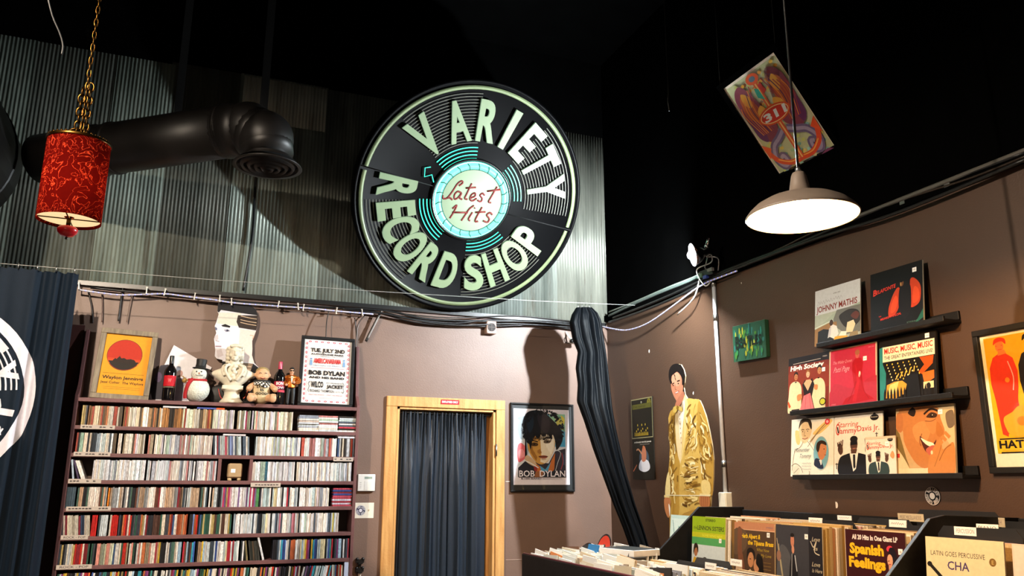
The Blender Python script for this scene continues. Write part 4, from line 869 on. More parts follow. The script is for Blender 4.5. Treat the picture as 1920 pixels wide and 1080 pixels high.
def art_portrait(A):
    A.rect(0, 0, 1, 1, 'e2dde6'); A.rect(.07, .1, .93, .94, 'cfd3da')
    A.rect(.5, .5, .93, .94, '4aa0c8'); A.poly([(.62, .94), (.93, .94), (.93, .7), (.75, .78)], '8cc0a0'); A.blob([(.75, .9), (.86, .86), (.9, .74), (.8, .76)], 'c8c060'); A.blob([(.8, .72), (.9, .68), (.92, .6), (.84, .6)], '60b0d0'); A.blob([(.85, .92), (.92, .88), (.9, .8)], 'd8c850')
    A.blob([(.07, .5), (.15, .54), (.24, .44), (.2, .34), (.08, .3)], 'd86a70'); A.blob([(.09, .44), (.16, .46), (.2, .38), (.1, .34)], 'e8989c'); A.poly([(.06, .88), (.2, .9), (.24, .3), (.2, .2), (.28, .5), (.14, .8)], '8ea0ac'); A.blob([(.07, .75), (.14, .9), (.22, .82), (.2, .62), (.12, .6)], '9aa8b2')
    A.poly([(.08, .1), (.08, .22), (.22, .32), (.36, .3), (.62, .28), (.74, .44), (.93, .48), (.93, .1)], '2a2a34'); A.poly([(.74, .44), (.93, .48), (.93, .2), (.82, .12), (.76, .3)], '343240')
    A.line([(.74, .46), (.84, .42), (.78, .28), (.74, .18)], .008, 'b8c4cc'); A.line([(.86, .42), (.88, .3), (.84, .2)], .008, 'b04050'); A.line([(.9, .4), (.9, .26)], .006, '6080b0')
    A.poly([(.36, .3), (.46, .24), (.5, .18), (.6, .22), (.74, .42), (.72, .2), (.6, .1), (.42, .1)], 'b86a34'); A.poly([(.46, .25), (.56, .2), (.66, .3), (.6, .16), (.5, .14)], '4a90b8'); A.poly([(.34, .3), (.42, .22), (.4, .12), (.36, .2)], '8a3030')
    A.blob([(.2, .36), (.26, .38), (.4, .28), (.36, .24), (.22, .3)], 'c4a888'); A.line([(.18, .32), (.3, .28), (.44, .22)], .012, 'd8dce0')
    A.blob([(.27, .6), (.25, .48), (.32, .36), (.42, .28), (.52, .27), (.62, .32), (.72, .46), (.74, .6), (.66, .72), (.4, .72)], 'c09048')
    A.poly([(.47, .64), (.49, .4), (.47, .3), (.55, .28), (.63, .33), (.72, .46), (.74, .62), (.66, .7), (.54, .7)], 'ddd2bc'); A.poly([(.56, .66), (.7, .62), (.72, .5), (.66, .4), (.58, .5)], 'e8e0d0')
    A.poly([(.28, .55), (.3, .42), (.4, .31), (.42, .36), (.34, .46), (.33, .56)], '9a6a30'); A.poly([(.42, .45), (.47, .47), (.5, .42), (.46, .4), (.42, .42)], '9c6c38')
    A.blob([(.30, .53), (.36, .555), (.43, .54), (.42, .51), (.34, .505)], '4a3420'); A.ell(.365, .53, .014, .011, '18120e', n=8); A.blob([(.53, .565), (.58, .59), (.66, .58), (.64, .55), (.56, .545)], '5a4a3c'); A.ell(.60, .566, .014, .012, '18120e', n=8)
    A.line([(.28, .575), (.36, .575), (.43, .56)], .014, '1c1612'); A.line([(.52, .59), (.6, .625), (.69, .61)], .018, '1c1612')
    A.blob([(.44, .37), (.52, .385), (.6, .375), (.58, .35), (.5, .345)], '8a4434'); A.line([(.44, .365), (.52, .368), (.61, .37)], .008, '30181a'); A.blob([(.48, .34), (.54, .345), (.58, .335), (.52, .32)], 'b8a088')
    HAIR = [(.3, .46), (.26, .56), (.2, .64), (.16, .76), (.18, .88), (.26, .96), (.4, .985), (.52, .97), (.6, .93), (.7, .86), (.78, .8), (.86, .72), (.88, .6), (.82, .5), (.76, .46), (.745, .56), (.7, .66), (.66, .61), (.6, .67), (.54, .63), (.48, .66), (.44, .6), (.38, .64), (.33, .58)]
    A.blob(HAIR, '1a1c22', 4); A.blob([(.42, .94), (.58, .92), (.66, .8), (.6, .68), (.5, .72), (.44, .82)], '26242c'); A.blob([(.22, .84), (.32, .92), (.36, .8), (.28, .68)], '1e2a38')
    rn = random.Random(9)
    for k in range(90):
        a = rn.uniform(-.75, pi+.75); rr = rn.uniform(.86, 1.08); u, v = .52+.345*rr*cos(a), .735+.235*rr*sin(a)
        if u > .925 or u < .09 or v > .985: continue
        A.ell(u, v, rn.uniform(.012, .03), rn.uniform(.012, .022), rn.choice(('1a1c22', '15171c', '1e2630')), rot=a, n=7)
    rn = random.Random(3)
    for k in range(46):
        a = rn.uniform(0, 2*pi); u, v = .52+.33*cos(a), .74+.23*sin(a)
        if v < .6 and .36 < u < .7: continue
        A.line([(u, v), (u+.04*cos(a+.6), v+.03*sin(a+.6)), (u+.06*cos(a-.5), v+.045*sin(a-.3))], .008, '14161a')
    for k in range(10):
        u = .34+.035*k; A.line([(u, .68), (u+.02, .63), (u-.01, .58+.01*(k % 3))], .01, '16161a')
    A.rect(.08, .1, .92, .175, '20222a'); A.poly([(.36, .1), (.5, .1), (.52, .175), (.38, .175)], '8c5838')
    A.text('BOB  DYLAN', .5, .105, .08, 'e4dfe8', .82, bold=.01); A.text('& HIS BAND', .3, .07, .022, '34303c', .36, bold=.01)
    for k in range(6): A.squiggle(.5+.06*k, .55+.06*k, .08, .012, '807888', .004, 5)
p0, p1 = B(957.5, 922, .02), B(1078, 922, .02)
t = thing('framed_portrait', 'black framed painted portrait poster of a curly-haired man right of the doorway', 'framed poster', ((p0.x+p1.x)/2, YB-.024, p0.z), (0, -.004, 0))
fw_, fh_ = p1.x-p0.x, B(957, 754, .02).z-p0.z
mb = MB(); bw_ = .014
mb.box((0, .011, bw_/2), (fw_, .022, bw_)); mb.box((0, .011, fh_-bw_/2), (fw_, .022, bw_))
for s_ in (-1, 1): mb.box((s_*(fw_/2-bw_/2), .011, fh_/2), (bw_, .022, fh_-2*bw_))
mb.build('frame', M['blackwood'], t, bevel=.003); mb_ = MB().box((0, .016, fh_/2), (fw_-.02, .006, fh_-.02)).build('mat_board', flat('24282a', .5), t)
A = Art(.478*fw_/.545, .60*fh_/.70); A.o = -.0125; A.z0 = .052; A.x0 -= .006; art_portrait(A); A.build('poster', M['print'], mb_)
MB().box((0, .007, fh_/2), (fw_-2*bw_, .002, fh_-2*bw_)).build('glass_pane', M['glass'], t)

# siren box, thermostat, card, hook, camera
p = B(917, 616, 0); t = thing('siren_box', 'small square brown siren box with round grille below the cables', 'siren', (p.x, YB, p.z))
MB().box((0, -.03, 0), (.082, .06, .10), 'a58a7c').build('housing', flat('a08274', .5), t, bevel=.004)
mb = MB(); mb.lathe([(.034, .0605), (.034, .063), (.029, .063), (.029, .0605)], '3a3230', 24, FY, caps=False); mb.box((0, -.062, 0), (.006, .003, .062), '5c4c46'); mb.box((0, -.062, 0), (.062, .003, .006), '5c4c46'); mb.build('grille', flat('4a3e3a', .6), t)
MB().lathe([(.031, .0602), (0, .0604)], '2a2422', 20, FY, caps=False).build('speaker_cone', flat('241e1c', .7), t)
for sx in (-.033, .033):
    for sz in (-.041, .041): MB().ball((sx, -.061, sz), .004, '6a5a52', 8).build('screw', M['steel'], t)
p = B(686, 905, 0); t = thing('thermostat', 'white square wall thermostat between the shelf and the doorway', 'thermostat', (p.x, YB, p.z))
MB().box((0, -.012, 0), (.125, .024, .118), 'e6e2da').build('housing', flat('e6e2da', .4), t, bevel=.005)
MB().box((.012, -.0245, .034), (.055, .002, .016), '8a9a90').build('display', flat('94a49a', .25), t); MB().box((.012, -.0248, -.02), (.055, .002, .06), 'dcd8d0').build('flap', flat('dedad2', .4), t, bevel=.002)
mb = MB()
for k in range(4): mb.box((-.043, -.0245, -.036+.012*k), (.014, .001, .004), 'b8b4ac')
mb.build('vent_slots', flat('b4b0a8', .5), t)
p = B(683, 957, 0); t = thing('logo_card', 'pale card with round record logo pinned below the thermostat', 'card', (p.x, YB-.003, p.z-.053)); MB().box((0, .0015, .053), (.135, .002, .106), 'e4dcc8').build('card', flat('e2dac8', .6), t)
A = Art(.135, .106); A.rect(0, 0, 1, 1, 'e4dcca'); logo(A, .3, .5, .33, '2a2e48', 'dcd8dc'); A.text('#', .72, .45, .14, 'b09a60'); A.build('printed_logo', M['print'], t)
p = B(674, 1060, 0); t = thing('wall_hook', 'black double hook on the wall beside the shelf foot', 'hook', (p.x, YB, p.z))
mb = MB()
for z in (.03, -.03): mb.box((0, -.01, z), (.055, .02, .022)); mb.box((0, -.02, z-.014), (.03, .03, .012)); mb.ball((-.02, -.012, z+.012), .012); mb.ball((.02, -.012, z+.012), .012)
mb.box((0, -.006, 0), (.02, .012, .05)); mb.build('hook', M['blackmetal'], t); MB().box((0, -.014, -.065), (.02, .012, .05)).build('hanging_tag', flat('e0dcd4', .6), t)
p = B(1075, 640, .09); t = thing('security_camera', 'small white camera on a bracket behind the gathered black curtain', 'camera', (p.x, p.y, p.z))
mb = MB(); mb.box((0, 0, 0), (.06, .05, .038), 'eceae6'); mb.build('housing', flat('eae8e4', .4), t, bevel=.006); MB().lathe([(.017, .0), (.017, .03), (.012, .03)], '1a1a1c', 16, Matrix.Translation((-.022, -.01, -.002)) @ FY).build('lens', flat('17171a', .15), t)
MB().tube(spline([(-.01, .02, .02), (-.02, .05, .05), (-.025, .086, .09)]), .008, 'dcdad4', 8).build('bracket', flat('dcdad4', .4), t)
MB().tube(spline([(-.02, .0, -.015), (-.05, .03, -.01), (-.05, .06, .02), (-.02, .088, .06)]), .003, '202020', 6).build('lead', M['cable'], t)

# ---- cables along the foot of the metal (separate runs), fairy-light rope, clips
def run_cable(pts, r, label, col='101011', dd=None, name='wall_cable', group='black cables along the foot of the metal'):
    P = [B(x, y, d) for x, y, d in pts]
    return tag(MB().tube(spline(P, 6), r, col, 6).build(name, M['cable']), label, 'cable', group)
run_cable([(170, 539, .05), (300, 553, .05), (450, 566, .05), (600, 576, .05), (720, 582, .05), (800, 598, .05), (900, 602, .05), (1000, 603, .05), (1080, 610, .05)], .009, 'black cable running under the metal from the shelf to the gathered curtain, highest strand')
run_cable([(640, 579, .06), (720, 588, .07), (800, 604, .06), (870, 610, .06), (960, 607, .05), (1075, 614, .05)], .008, 'black cable sagging under the metal from the hanging bundle to the curtain')
run_cable([(690, 582, .04), (760, 596, .06), (850, 606, .05), (930, 600, .05), (1080, 606, .04)], .007, 'black cable crossing just below the round sign')
run_cable([(700, 584, .05), (790, 606, .05), (900, 612, .04), (1000, 610, .04), (1082, 618, .04)], .006, 'lowest black cable sagging over the siren box')
run_cable([(720, 584, .05), (840, 596, .06), (960, 592, .05), (1050, 600, .05), (1085, 604, .05)], .005, 'thin black cable right along the sheet edge below the round sign', '2a2622')
run_cable([(714, 585, .05), (700, 612, .04), (686, 640, .03)], .010, 'short thick black cable dropping from the bundle behind the shelf post')
run_cable([(716, 583, .05), (704, 606, .05), (690, 634, .05)], .006, 'grey cable dropping beside the thick one behind the shelf post', '8a8684')
run_cable([(684, 592, .03), (672, 608, .03), (668, 640, .03), (664, 690, .02)], .005, 'thin brown cord looping down behind the framed gig poster', '3a2c26')
run_cable([(665, 596, .02), (668, 640, .02), (662, 700, .02)], .004, 'thin dark cord hanging behind the gig poster, left strand', '2a201c')
run_cable([(165, 545, .03), (172, 575, .03), (174, 606, .03)], .005, 'dark cord hanging left of the orange poster frame', '1c1412')
run_cable([(191, 548, .03), (192, 575, .03), (191, 604, .03)], .004, 'brown cord hanging above the left of the orange poster', '5a4034')
run_cable([(230, 540, .03), (226, 570, .03), (222, 602, .03)], .006, 'black cord hanging straight above the orange poster', '141010')
run_cable([(248, 552, .03), (243, 575, .03), (238, 604, .03)], .004, 'beaded brown cord slanting above the right of the orange poster', '6a5040')
rope_pts = [B(x, y, .07) for x, y in ((147, 543), (180, 548), (225, 553), (270, 552), (310, 551), (350, 556), (400, 562), (440, 568), (520, 574), (580, 578), (640, 584), (700, 589))]
t = thing('rope_light', 'clear rope light with blue dots strung under the metal above the shelf', 'rope light', rope_pts[0])
rp = [p-rope_pts[0] for p in spline(rope_pts, 8)]
tube_ = MB().tube(rp, .006, 'b8b4c4', 8).build('clear_tube', flat('bdb9c6', .2), t)
dot = MB().ball((0, 0, 0), .0045, '8090ff', 8).build('led_dot', M['led'], tube_); k = 0; acc = 0
for i in range(1, len(rp)):
    acc += (rp[i]-rp[i-1]).length
    if acc > .032:
        acc = 0; o = dot if k == 0 else dot.copy()
        if k: C.objects.link(o); o.parent = tube_
        o.location = rp[i]+Vector((0, -.004, 0)); k += 1
r2 = [(p.x, p.y, p.z) for p in (B(1128, 612, .02), W(1165, 619, .05), W(1190, 616, .05), W(1220, 603, .05), W(1260, 575, .05), W(1300, 545, .05), W(1325, 530, .05), W(1350, 520, .05), W(1382, 508, .04))]
t = thing('rope_light', 'blue-lit rope light swagged from the corner up to the clamp lamp', 'rope light', r2[0]); o0 = Vector(r2[0])
rp = [Vector(p)-o0 for p in spline(r2, 8)]; tube_ = MB().tube(rp, .006, 'b0acc0', 8).build('clear_tube', flat('bdb9c6', .2), t); acc = 0
for i in range(1, len(rp)):
    acc += (rp[i]-rp[i-1]).length
    if acc > .03: acc = 0; o = dot.copy(); C.objects.link(o); o.parent = tube_; o.location = rp[i]+Vector((-.004, -.003, 0))
clipm = MB(); clipm.box((0, 0, .0), (.006, .018, .05)); clipm.box((0, -.012, -.024), (.008, .022, .006)); clipm.box((0, .008, .025), (.012, .02, .004))
clipo = None
clip_at = ((148, 536, 'left end of the rope light by the dark curtain'), (275, 545, 'rope light above the orange poster'), (309, 548, 'rope light above the white photo print'), (365, 556, 'rope light left of the cardboard head'), (412, 560, 'rope light over the black quiff'), (434, 566, 'rope light above the bust'),
           (522, 571, 'rope light right of the cardboard head'), (559, 575, 'rope light above the small figurine'), (569, 577, 'rope light just left of the gig poster'), (631, 583, 'rope light above the gig poster'), (679, 586, 'right end of the rope light by the shelf post'))
for i, (x, y, wh) in enumerate(clip_at):
    o = clipm.build('light_clip', flat('d8d0c4', .4)) if i == 0 else clipo.copy()
    if i: C.objects.link(o)
    else: clipo = o
    o.location = B(x, y, .072); o.rotation_euler = (0, random.uniform(-.15, .15), 0); tag(o, 'small white clip holding the '+wh, 'clip', 'rope light clips')

# ---- thin wire the curtains hang on, and the two dark curtains
YW = 5.42
wpts = [Yp(x, y, YW) for x, y in ((-40, 490), (0, 494), (350, 521), (700, 546), (1000, 564), (1200, 573))]
wpts[-1].x = XR
tag(MB().tube(wpts, .002, '9a9a96', 6).build('curtain_wire', M['cable']), 'thin white wire strung across in front of the metal wall', 'wire')
tag(MB().tube(spline([W(1196, 573, .012), W(1204, 570, .02), W(1208, 576, .012)]), .004, 'c8c8c4', 6).build('wire_hook', M['steel']), 'small pale hook ending the white wire on the black wall', 'hook')
# left banner curtain with the shop emblem
def cfold(x, z):
    v = (2.75-z)/2.6; xr = (x+.72)
    dens = 1/(1+math.exp((-xr-.36)*14))
    w1 = xr+.03*sin(xr*13+1)+.012*sin(v*3.1+xr*9)
    a = (.014+.022*min(1, v*2))
    return YW+.03+dens*a*(sin(2*pi*w1/.135)+.4*sin(2*pi*w1/.062+1+v))+(1-dens)*(.028*sin(2*pi*w1/.27+v*.6)+.012*sin(2*pi*w1/.118+v))
ct = thing('banner_curtain', 'dark blue curtain printed with a white round record emblem at the left edge', 'curtain', (0, 0, 0))
XE = -.735
def cf(u, v):
    z = 2.745-.012*(u*30 % 1)*(v == 0)-2.735*v; x = -2.6+(XE+2.6)*u
    return (x, cfold(x, z), z)
MB().grid(cf, 300, 36).build('cloth', M['bluecloth'], ct)
cc = Yp(-146, 735, YW); A = Art(1.1, 1.1); A.x0 = -.55; A.z0 = -.55; A.st = 0
EM = 'e2dfea'
A.arc(.5, .5, .445, .5, -pi, pi, EM, 60)
for k in (.26, .285, .31, .335, .36, .385, .41): 
    for c in (-.6, 1.05, 2.45, -2.1): A.arc(.5, .5, k, k+.008, c-.45, c+.45, EM, 12)
A.arctext('VARIETY', .5, .5, .25, .425, .0, 2.9, EM, bold=.05); A.arctext('RECORD', .5, .5, .25, .425, -2.2, 1.75, EM, True, bold=.05); A.arctext('SHOP', .5, .5, .25, .425, 2.25, 1.4, EM, True, bold=.05); A.ell(.5, .5, .17, .17, EM, n=30)
bm = bmesh.new(); vv = [bm.verts.new(v) for v in A.v]
for f in A.f:
    try: bm.faces.new([vv[i] for i in f])
    except ValueError: pass
bmesh.ops.triangulate(bm, faces=bm.faces[:])
for _ in range(6):
    ed = [e for e in bm.edges if e.calc_length() > .014]
    if not ed or len(bm.faces) > 90000: break
    bmesh.ops.subdivide_edges(bm, edges=ed, cuts=1); bmesh.ops.triangulate(bm, faces=[f for f in bm.faces if len(f.verts) > 3])
bm.verts.ensure_lookup_table(); dele = []
for v in bm.verts:
    x, z = cc.x+v.co.x, cc.z+v.co.z; v.co = (min(x, XE), cfold(min(x, XE), z)-.003, z)
bmesh.ops.delete(bm, geom=[f for f in bm.faces if f.calc_center_median().x < -1.75], context='FACES')
bm.verts.index_update(); mb = MB(); mb.add([v.co[:] for v in bm.verts], [tuple(v.index for v in f.verts) for f in bm.faces], 'd8d6e2', True); bm.free()
mb.build('printed_emblem', M['print'], ct)
for k in range(12): MB().tube([(XE-.02-.1*k, YW, 2.735), (XE-.02-.1*k, YW, 2.77)], .004, 'c0b8a8', 6).build('curtain_hook', M['steel'], ct)
# hinged red-brown board behind the curtain, left of the shelf
tag(MB().box((-.85, YB-.03, 1.25), (.26, .03, 2.5)).build('side_board', flat('3c1712', .6)), 'dark red board standing between the curtain and the CD shelf', 'board')

# gathered black curtain sweeping down to the right
L = [(1080, 577), (1072, 590), (1068, 605), (1074, 636), (1084, 660), (1080, 690), (1084, 720), (1082, 752), (1096, 790), (1112, 840), (1130, 890), (1150, 945), (1168, 990), (1182, 1030)]
Rr = [(1108, 577), (1119, 588), (1125, 602), (1129, 630), (1134, 665), (1138, 700), (1141, 730), (1146, 768), (1153, 805), (1163, 850), (1174, 895), (1188, 945), (1204, 990), (1218, 1035)]
def yat(v): return 5.42-.35*max(0, v-.25)/.75
nL = len(L)-1
def gc(u, v):
    a = v*nL; i = min(int(a), nL-1); f = a-i
    lx, ly_ = L[i][0]*(1-f)+L[i+1][0]*f, L[i][1]*(1-f)+L[i+1][1]*f; rx, ry = Rr[i][0]*(1-f)+Rr[i+1][0]*f, Rr[i][1]*(1-f)+Rr[i+1][1]*f
    th = 2*pi*u; c = cos(th); s_ = sin(th)
    q = .5-.5*c; px, py = lx+(rx-lx)*q, ly_+(ry-ly_)*q; p = Yp(px, py, yat(v))
    wd = (Yp(rx, ry, yat(v))-Yp(lx, ly_, yat(v))).length
    fz = lambda y: 1-2*abs(sin(y/2))**.7
    fold = .017*min(1, v*4+.4)*fz(q*2*pi*3.3+1.0*sin(v*3.2)+.4)+.005*fz(q*2*pi*6.3+2.4*sin(v*2.1)+1.3)+.004*sin(q*31+v*14)
    return (p.x, p.y-(s_*wd*.16)+(fold if s_ > 0 else -fold*.3), p.z)
g = MB(); NU, NV = 96, 90
vs = [gc(i/NU, j/NV) for j in range(NV+1) for i in range(NU)]
g.add(vs, [(j*NU+i, j*NU+(i+1) % NU, (j+1)*NU+(i+1) % NU, (j+1)*NU+i) for j in range(NV) for i in range(NU)]+[tuple(range(NU))], '0b0e13', True)
t = thing('gathered_curtain', 'black curtain gathered at the wire and swept down to the record bins', 'curtain', (0, 0, 0)); g.build('cloth', M['cloth'], t)
for x in (1084, 1091, 1098, 1105):
    p = Yp(x, 574, YW); MB().tube([(p.x, p.y, p.z-.02), (p.x, p.y, p.z+.016)], .003, 'b8b0a4', 6).build('curtain_ring', M['steel'], t)
# ================================================================== on the right wall
RZ = -pi/2
# white conduit with box
a, b = W(1338, 524, .018), W(1360, 930, .018)
t = thing('conduit', 'white conduit pipe running down the brown wall to a switch box', 'conduit', (XR-.018, (a.y+b.y)/2, 0))
MB().tube([(0, 0, a.z), (0, 0, b.z)], .0125, 'd4d6dc', 12).build('pipe', flat('cfd2da', .4), t)
for z in (a.z-.03, a.z-.26, W(1352, 870, .018).z): MB().tube([(0, 0, z-.02), (0, 0, z+.02)], .0155, 'c4c6cc', 12).build('coupling', M['steel'], t)
c = W(1359, 940, .02); MB().box((0, 0, c.z-.005), (.05, .075, .12), 'd8d0b8').build('switch_box', flat('d6ceb6', .45), t, bevel=.003); MB().box((-.027, 0, c.z-.005), (.004, .068, .11), 'e0d8c0').build('cover_plate', flat('ddd5bf', .45), t)
# long conduit and cables along the top of the wall
def run_r(pts, r, label, col, d=.03, name='wall_cable', group='cables along the top of the right wall'):
    return tag(MB().tube(spline([W(x, y, d) for x, y in pts], 5), r, col, 6).build(name, M['cable']), label, 'cable', group)
a, b = W(1555, 430, .03), W(1930, 274, .03)
t = thing('conduit', 'grey conduit running along the black upper wall behind the pendant lamp', 'conduit', (a.x, a.y, 0)); zc = W(1760, 346, .03).z
MB().tube([(0, 0, zc), (0, b.y-1.0-a.y, zc)], .0115, '4a4844', 10).build('pipe', flat('56524c', .45), t)
for px in (1692, 1775): y = W(px, 1960-px, .03).y; y = W(px, 379 if px == 1692 else 340, .03).y; MB().box((.012, y-a.y, zc-.012), (.03, .03, .03), '8a8680').build('strap', M['steel'], t)
run_r([(1142, 592), (1180, 574), (1240, 548), (1290, 528), (1330, 508)], .011, 'thick grey cable rising from the corner to the clamp lamp', '4c5854')
run_r([(1150, 596), (1200, 577), (1260, 552), (1320, 524), (1400, 492), (1500, 455), (1600, 412), (1750, 350), (1925, 285)], .010, 'black cable along the very top of the brown wall', '0e0e0e')
run_r([(1142, 604), (1200, 585), (1270, 556), (1340, 520), (1430, 484), (1540, 444), (1650, 410), (1760, 368), (1930, 296)], .010, 'sagging black cable just under the top of the brown wall', '0c0c0c', .04)
run_r([(1380, 500), (1450, 472), (1550, 424), (1620, 402), (1700, 372), (1820, 334), (1930, 290)], .006, 'brown cable along the top of the brown wall behind the pendant', '2a2018')
run_r([(1142, 585), (1190, 566), (1250, 540), (1300, 520), (1322, 508)], .007, 'thin green-grey cable rising from the corner', '707a72')
run_r([(1311, 512), (1310, 530), (1300, 560), (1270, 590)], .005, 'short white lead looped below the clamp lamp', 'd0ccc8', .06)
tb = thing('junction_box', 'cluttered dark junction box beneath the clamp lamp', 'box', W(1330, 512, .04)); MB().box((0, 0, 0), (.06, .16, .05)).build('box', M['blackmetal'], tb, bevel=.005); MB().box((-.03, .06, -.01), (.02, .05, .03), '4a6a58').build('plug', flat('50705c', .4), tb); MB().box((-.032, -.06, .005), (.02, .05, .02), 'c8c8c4').build('plug', flat('bcbcb8', .4), tb); MB().box((-.03, .0, -.03), (.02, .04, .02), '3040a0').build('plug', flat('304090', .4), tb)

# ---- record ledges and albums
def ledge(label, y0, y1, z):
    t = thing('record_ledge', label, 'shelf', (XR, (y0+y1)/2, z), (0, 0, RZ), 'black record ledges on the right wall'); w_ = abs(y1-y0)
    MB().box((0, -.05, -.009), (w_, .10, .014)).build('board', M['blackwood'], t, bevel=.002)
    MB().box((0, -.103, -.003), (w_, .012, .024)).build('front_lip', M['blackwood'], t, bevel=.002); MB().box((0, -.007, .02), (w_, .014, .04)).build('back_rail', M['blackwood'], t, bevel=.002)
def yr(px, py, d=.05): return W(px, py, d).y
L1, L2, L3 = 2.222, 1.883, 1.540
ledge('uppermost black record ledge, holding two album covers', yr(1533, 650, .1), yr(1772, 602, .1), L1)
ledge('middle black record ledge, holding three album covers', yr(1483, 775, .1), yr(1788, 742, .1), L2)
ledge('lowest black record ledge, holding four album covers', yr(1488, 893, .1), yr(1807, 893, .1), L3)
def album(label, art, y0, y1, z0, h_, off=.075, edge='c8bfae', th=.006, lean=.12, group=None, stk=None):
    w_ = abs(y1-y0); t = thing('album_cover', label, 'album', (XR-off, (y0+y1)/2, z0+.001), (-lean, 0, RZ), group)
    sv = MB().box((0, th/2, h_/2), (w_, th, h_), edge).build('sleeve', flat(edge, .6), t, bevel=.001)
    A = Art(w_, h_); art(A); A.build('cover_art', M['glossprint'], sv)
    if stk:
        s_ = Art(.024, .022); s_.o = A.o+.0006; s_.x0 = (stk[0]-.5)*w_-.012; s_.z0 = stk[1]*h_; s_.rect(0, 0, 1, 1, 'f0ece6'); s_.line([(.2, .5), (.8, .5)], .12, '9a9490', False); s_.build('price_sticker', M['paper'], sv)
    return t
SK, SK2, HR = 'c88a5c', 'a8683c', '1c1410'
def head(A, u, v, r, sk=SK, hr=HR, turn=0):
    A.ell(u, v+r*.25, r*.82, r*1.0, hr, n=14); A.ell(u+turn*r*.15, v-.05*r, r*.68, r*.95, sk, n=14)
    A.poly([(u-r*.7*A.h/A.w, v+r*.25), (u-r*.1, v+r*.75), (u+r*.7*A.h/A.w, v+r*.3), (u+r*.5, v+r*1.05), (u-r*.5, v+r*1.1)], hr)
    for s_ in (-1, 1): A.ell(u+turn*r*.2+s_*r*.28, v+.08*r, r*.13, r*.07, '181210', n=6)
    A.line([(u+turn*r*.2-r*.2, v-r*.5), (u+turn*r*.2+r*.22, v-r*.48)], r*.12, '8a3a30', False)
def a_guitars(A):
    A.rect(0, 0, 1, 1, 'c4c6c6'); A.rect(0, 0, 1, .55, 'a3aa98'); A.poly([(0, .28), (0, .12), (1, .48), (1, .6), (.4, .5)], '98a490'); A.poly([(.42, .4), (.5, .56), (1, .56), (1, .1), (.7, .1), (.5, .25)], '6a6a62')
    A.blob([(.55, .44), (.66, .5), (.8, .52), (.96, .46), (1.0, .3), (.85, .2), (.7, .22), (.6, .32)], '2a2420'); A.blob([(.8, .4), (.9, .46), (.98, .4), (.92, .32)], '5a2c20')
    A.poly([(0, 0), (0, .3), (.34, .37), (.5, .36), (.5, 0)], '8e6a3e'); A.poly([(.06, 0), (.08, .25), (.2, .28), (.36, .24), (.46, .1), (.44, 0)], '181412')
    A.line([(0, .32), (.42, .4)], .02, 'c4ccb8', False); A.ell(.38, .36, .045, .055, '3a2418', n=10); A.poly([(.34, .12), (.36, .3), (.42, .32), (.5, .28), (.54, .14), (.46, .06)], 'd8d4cc'); A.poly([(.3, .1), (.33, .26), (.38, .3), (.36, .12)], 'b8b8b8')
    A.poly([(.7, .13), (.73, .3), (.86, .32), (.9, .24), (.84, .12)], 'd8c8a0'); A.poly([(.42, .02), (.46, .1), (.6, .1), (.74, .07), (.7, 0), (.46, 0)], 'd09a28'); A.poly([(.55, .1), (.6, .17), (.72, .15), (.7, .08)], 'e4dccc'); A.poly([(.75, .02), (.8, .12), (.95, .12), (.96, .03)], '8a7a58')
    A.text('OPEN FIRE', .5, .86, .022, '4a3a34', .16); A.squiggle(.06, .62, .76, .07, '8e8a88', .006, 20, .02); A.text('JOHNNY MATHIS', .49, .59, .11, '7c2a1c', .9, bold=.02)
def a_midnight(A):
    A.rect(0, 0, 1, 1, '0e0c0d'); A.blob([(.37, .22), (.36, .36), (.44, .55), (.53, .66), (.58, .62), (.57, .4), (.5, .26)], 'b83a18'); A.blob([(.76, .32), (.77, .55), (.78, .74), (.86, .74), (.96, .6), (.95, .38), (.86, .3)], 'b83a18')
    A.blob([(.4, .28), (.42, .42), (.5, .54), (.54, .44), (.48, .3)], 'd84a20'); A.blob([(.82, .36), (.84, .6), (.92, .56), (.93, .4)], 'd04a20')
    A.blob([(.56, .3), (.56, .56), (.6, .68), (.68, .72), (.77, .66), (.79, .5), (.77, .25), (.66, .14)], '141012'); A.ell(.62, .72, .035, .055, '6a4428', n=10); A.ell(.6, .7, .012, .03, 'b88a50', n=8); A.ell(.62, .76, .04, .03, '100c0c', n=8)
    A.poly([(.8, 0), (1, .1), (1, .24), (.9, .1)], '1f5a4a'); A.text('B', .09, .62, .1, 'd23a2a', .07, bold=.03, shear=.2, rot=.12); A.text('ELAFONTE', .31, .655, .06, 'd23a2a', .38, bold=.02, shear=.2, rot=.1)
    A.text('THE', .19, .25, .02, 'd23a2a', .05, bold=.02, rot=.1); A.text('MIDNIGHT SPECIAL', .4, .205, .035, 'd23a2a', .4, bold=.02, rot=.08); A.text('STEREO', .8, .06, .02, '5a7a6a', .2)
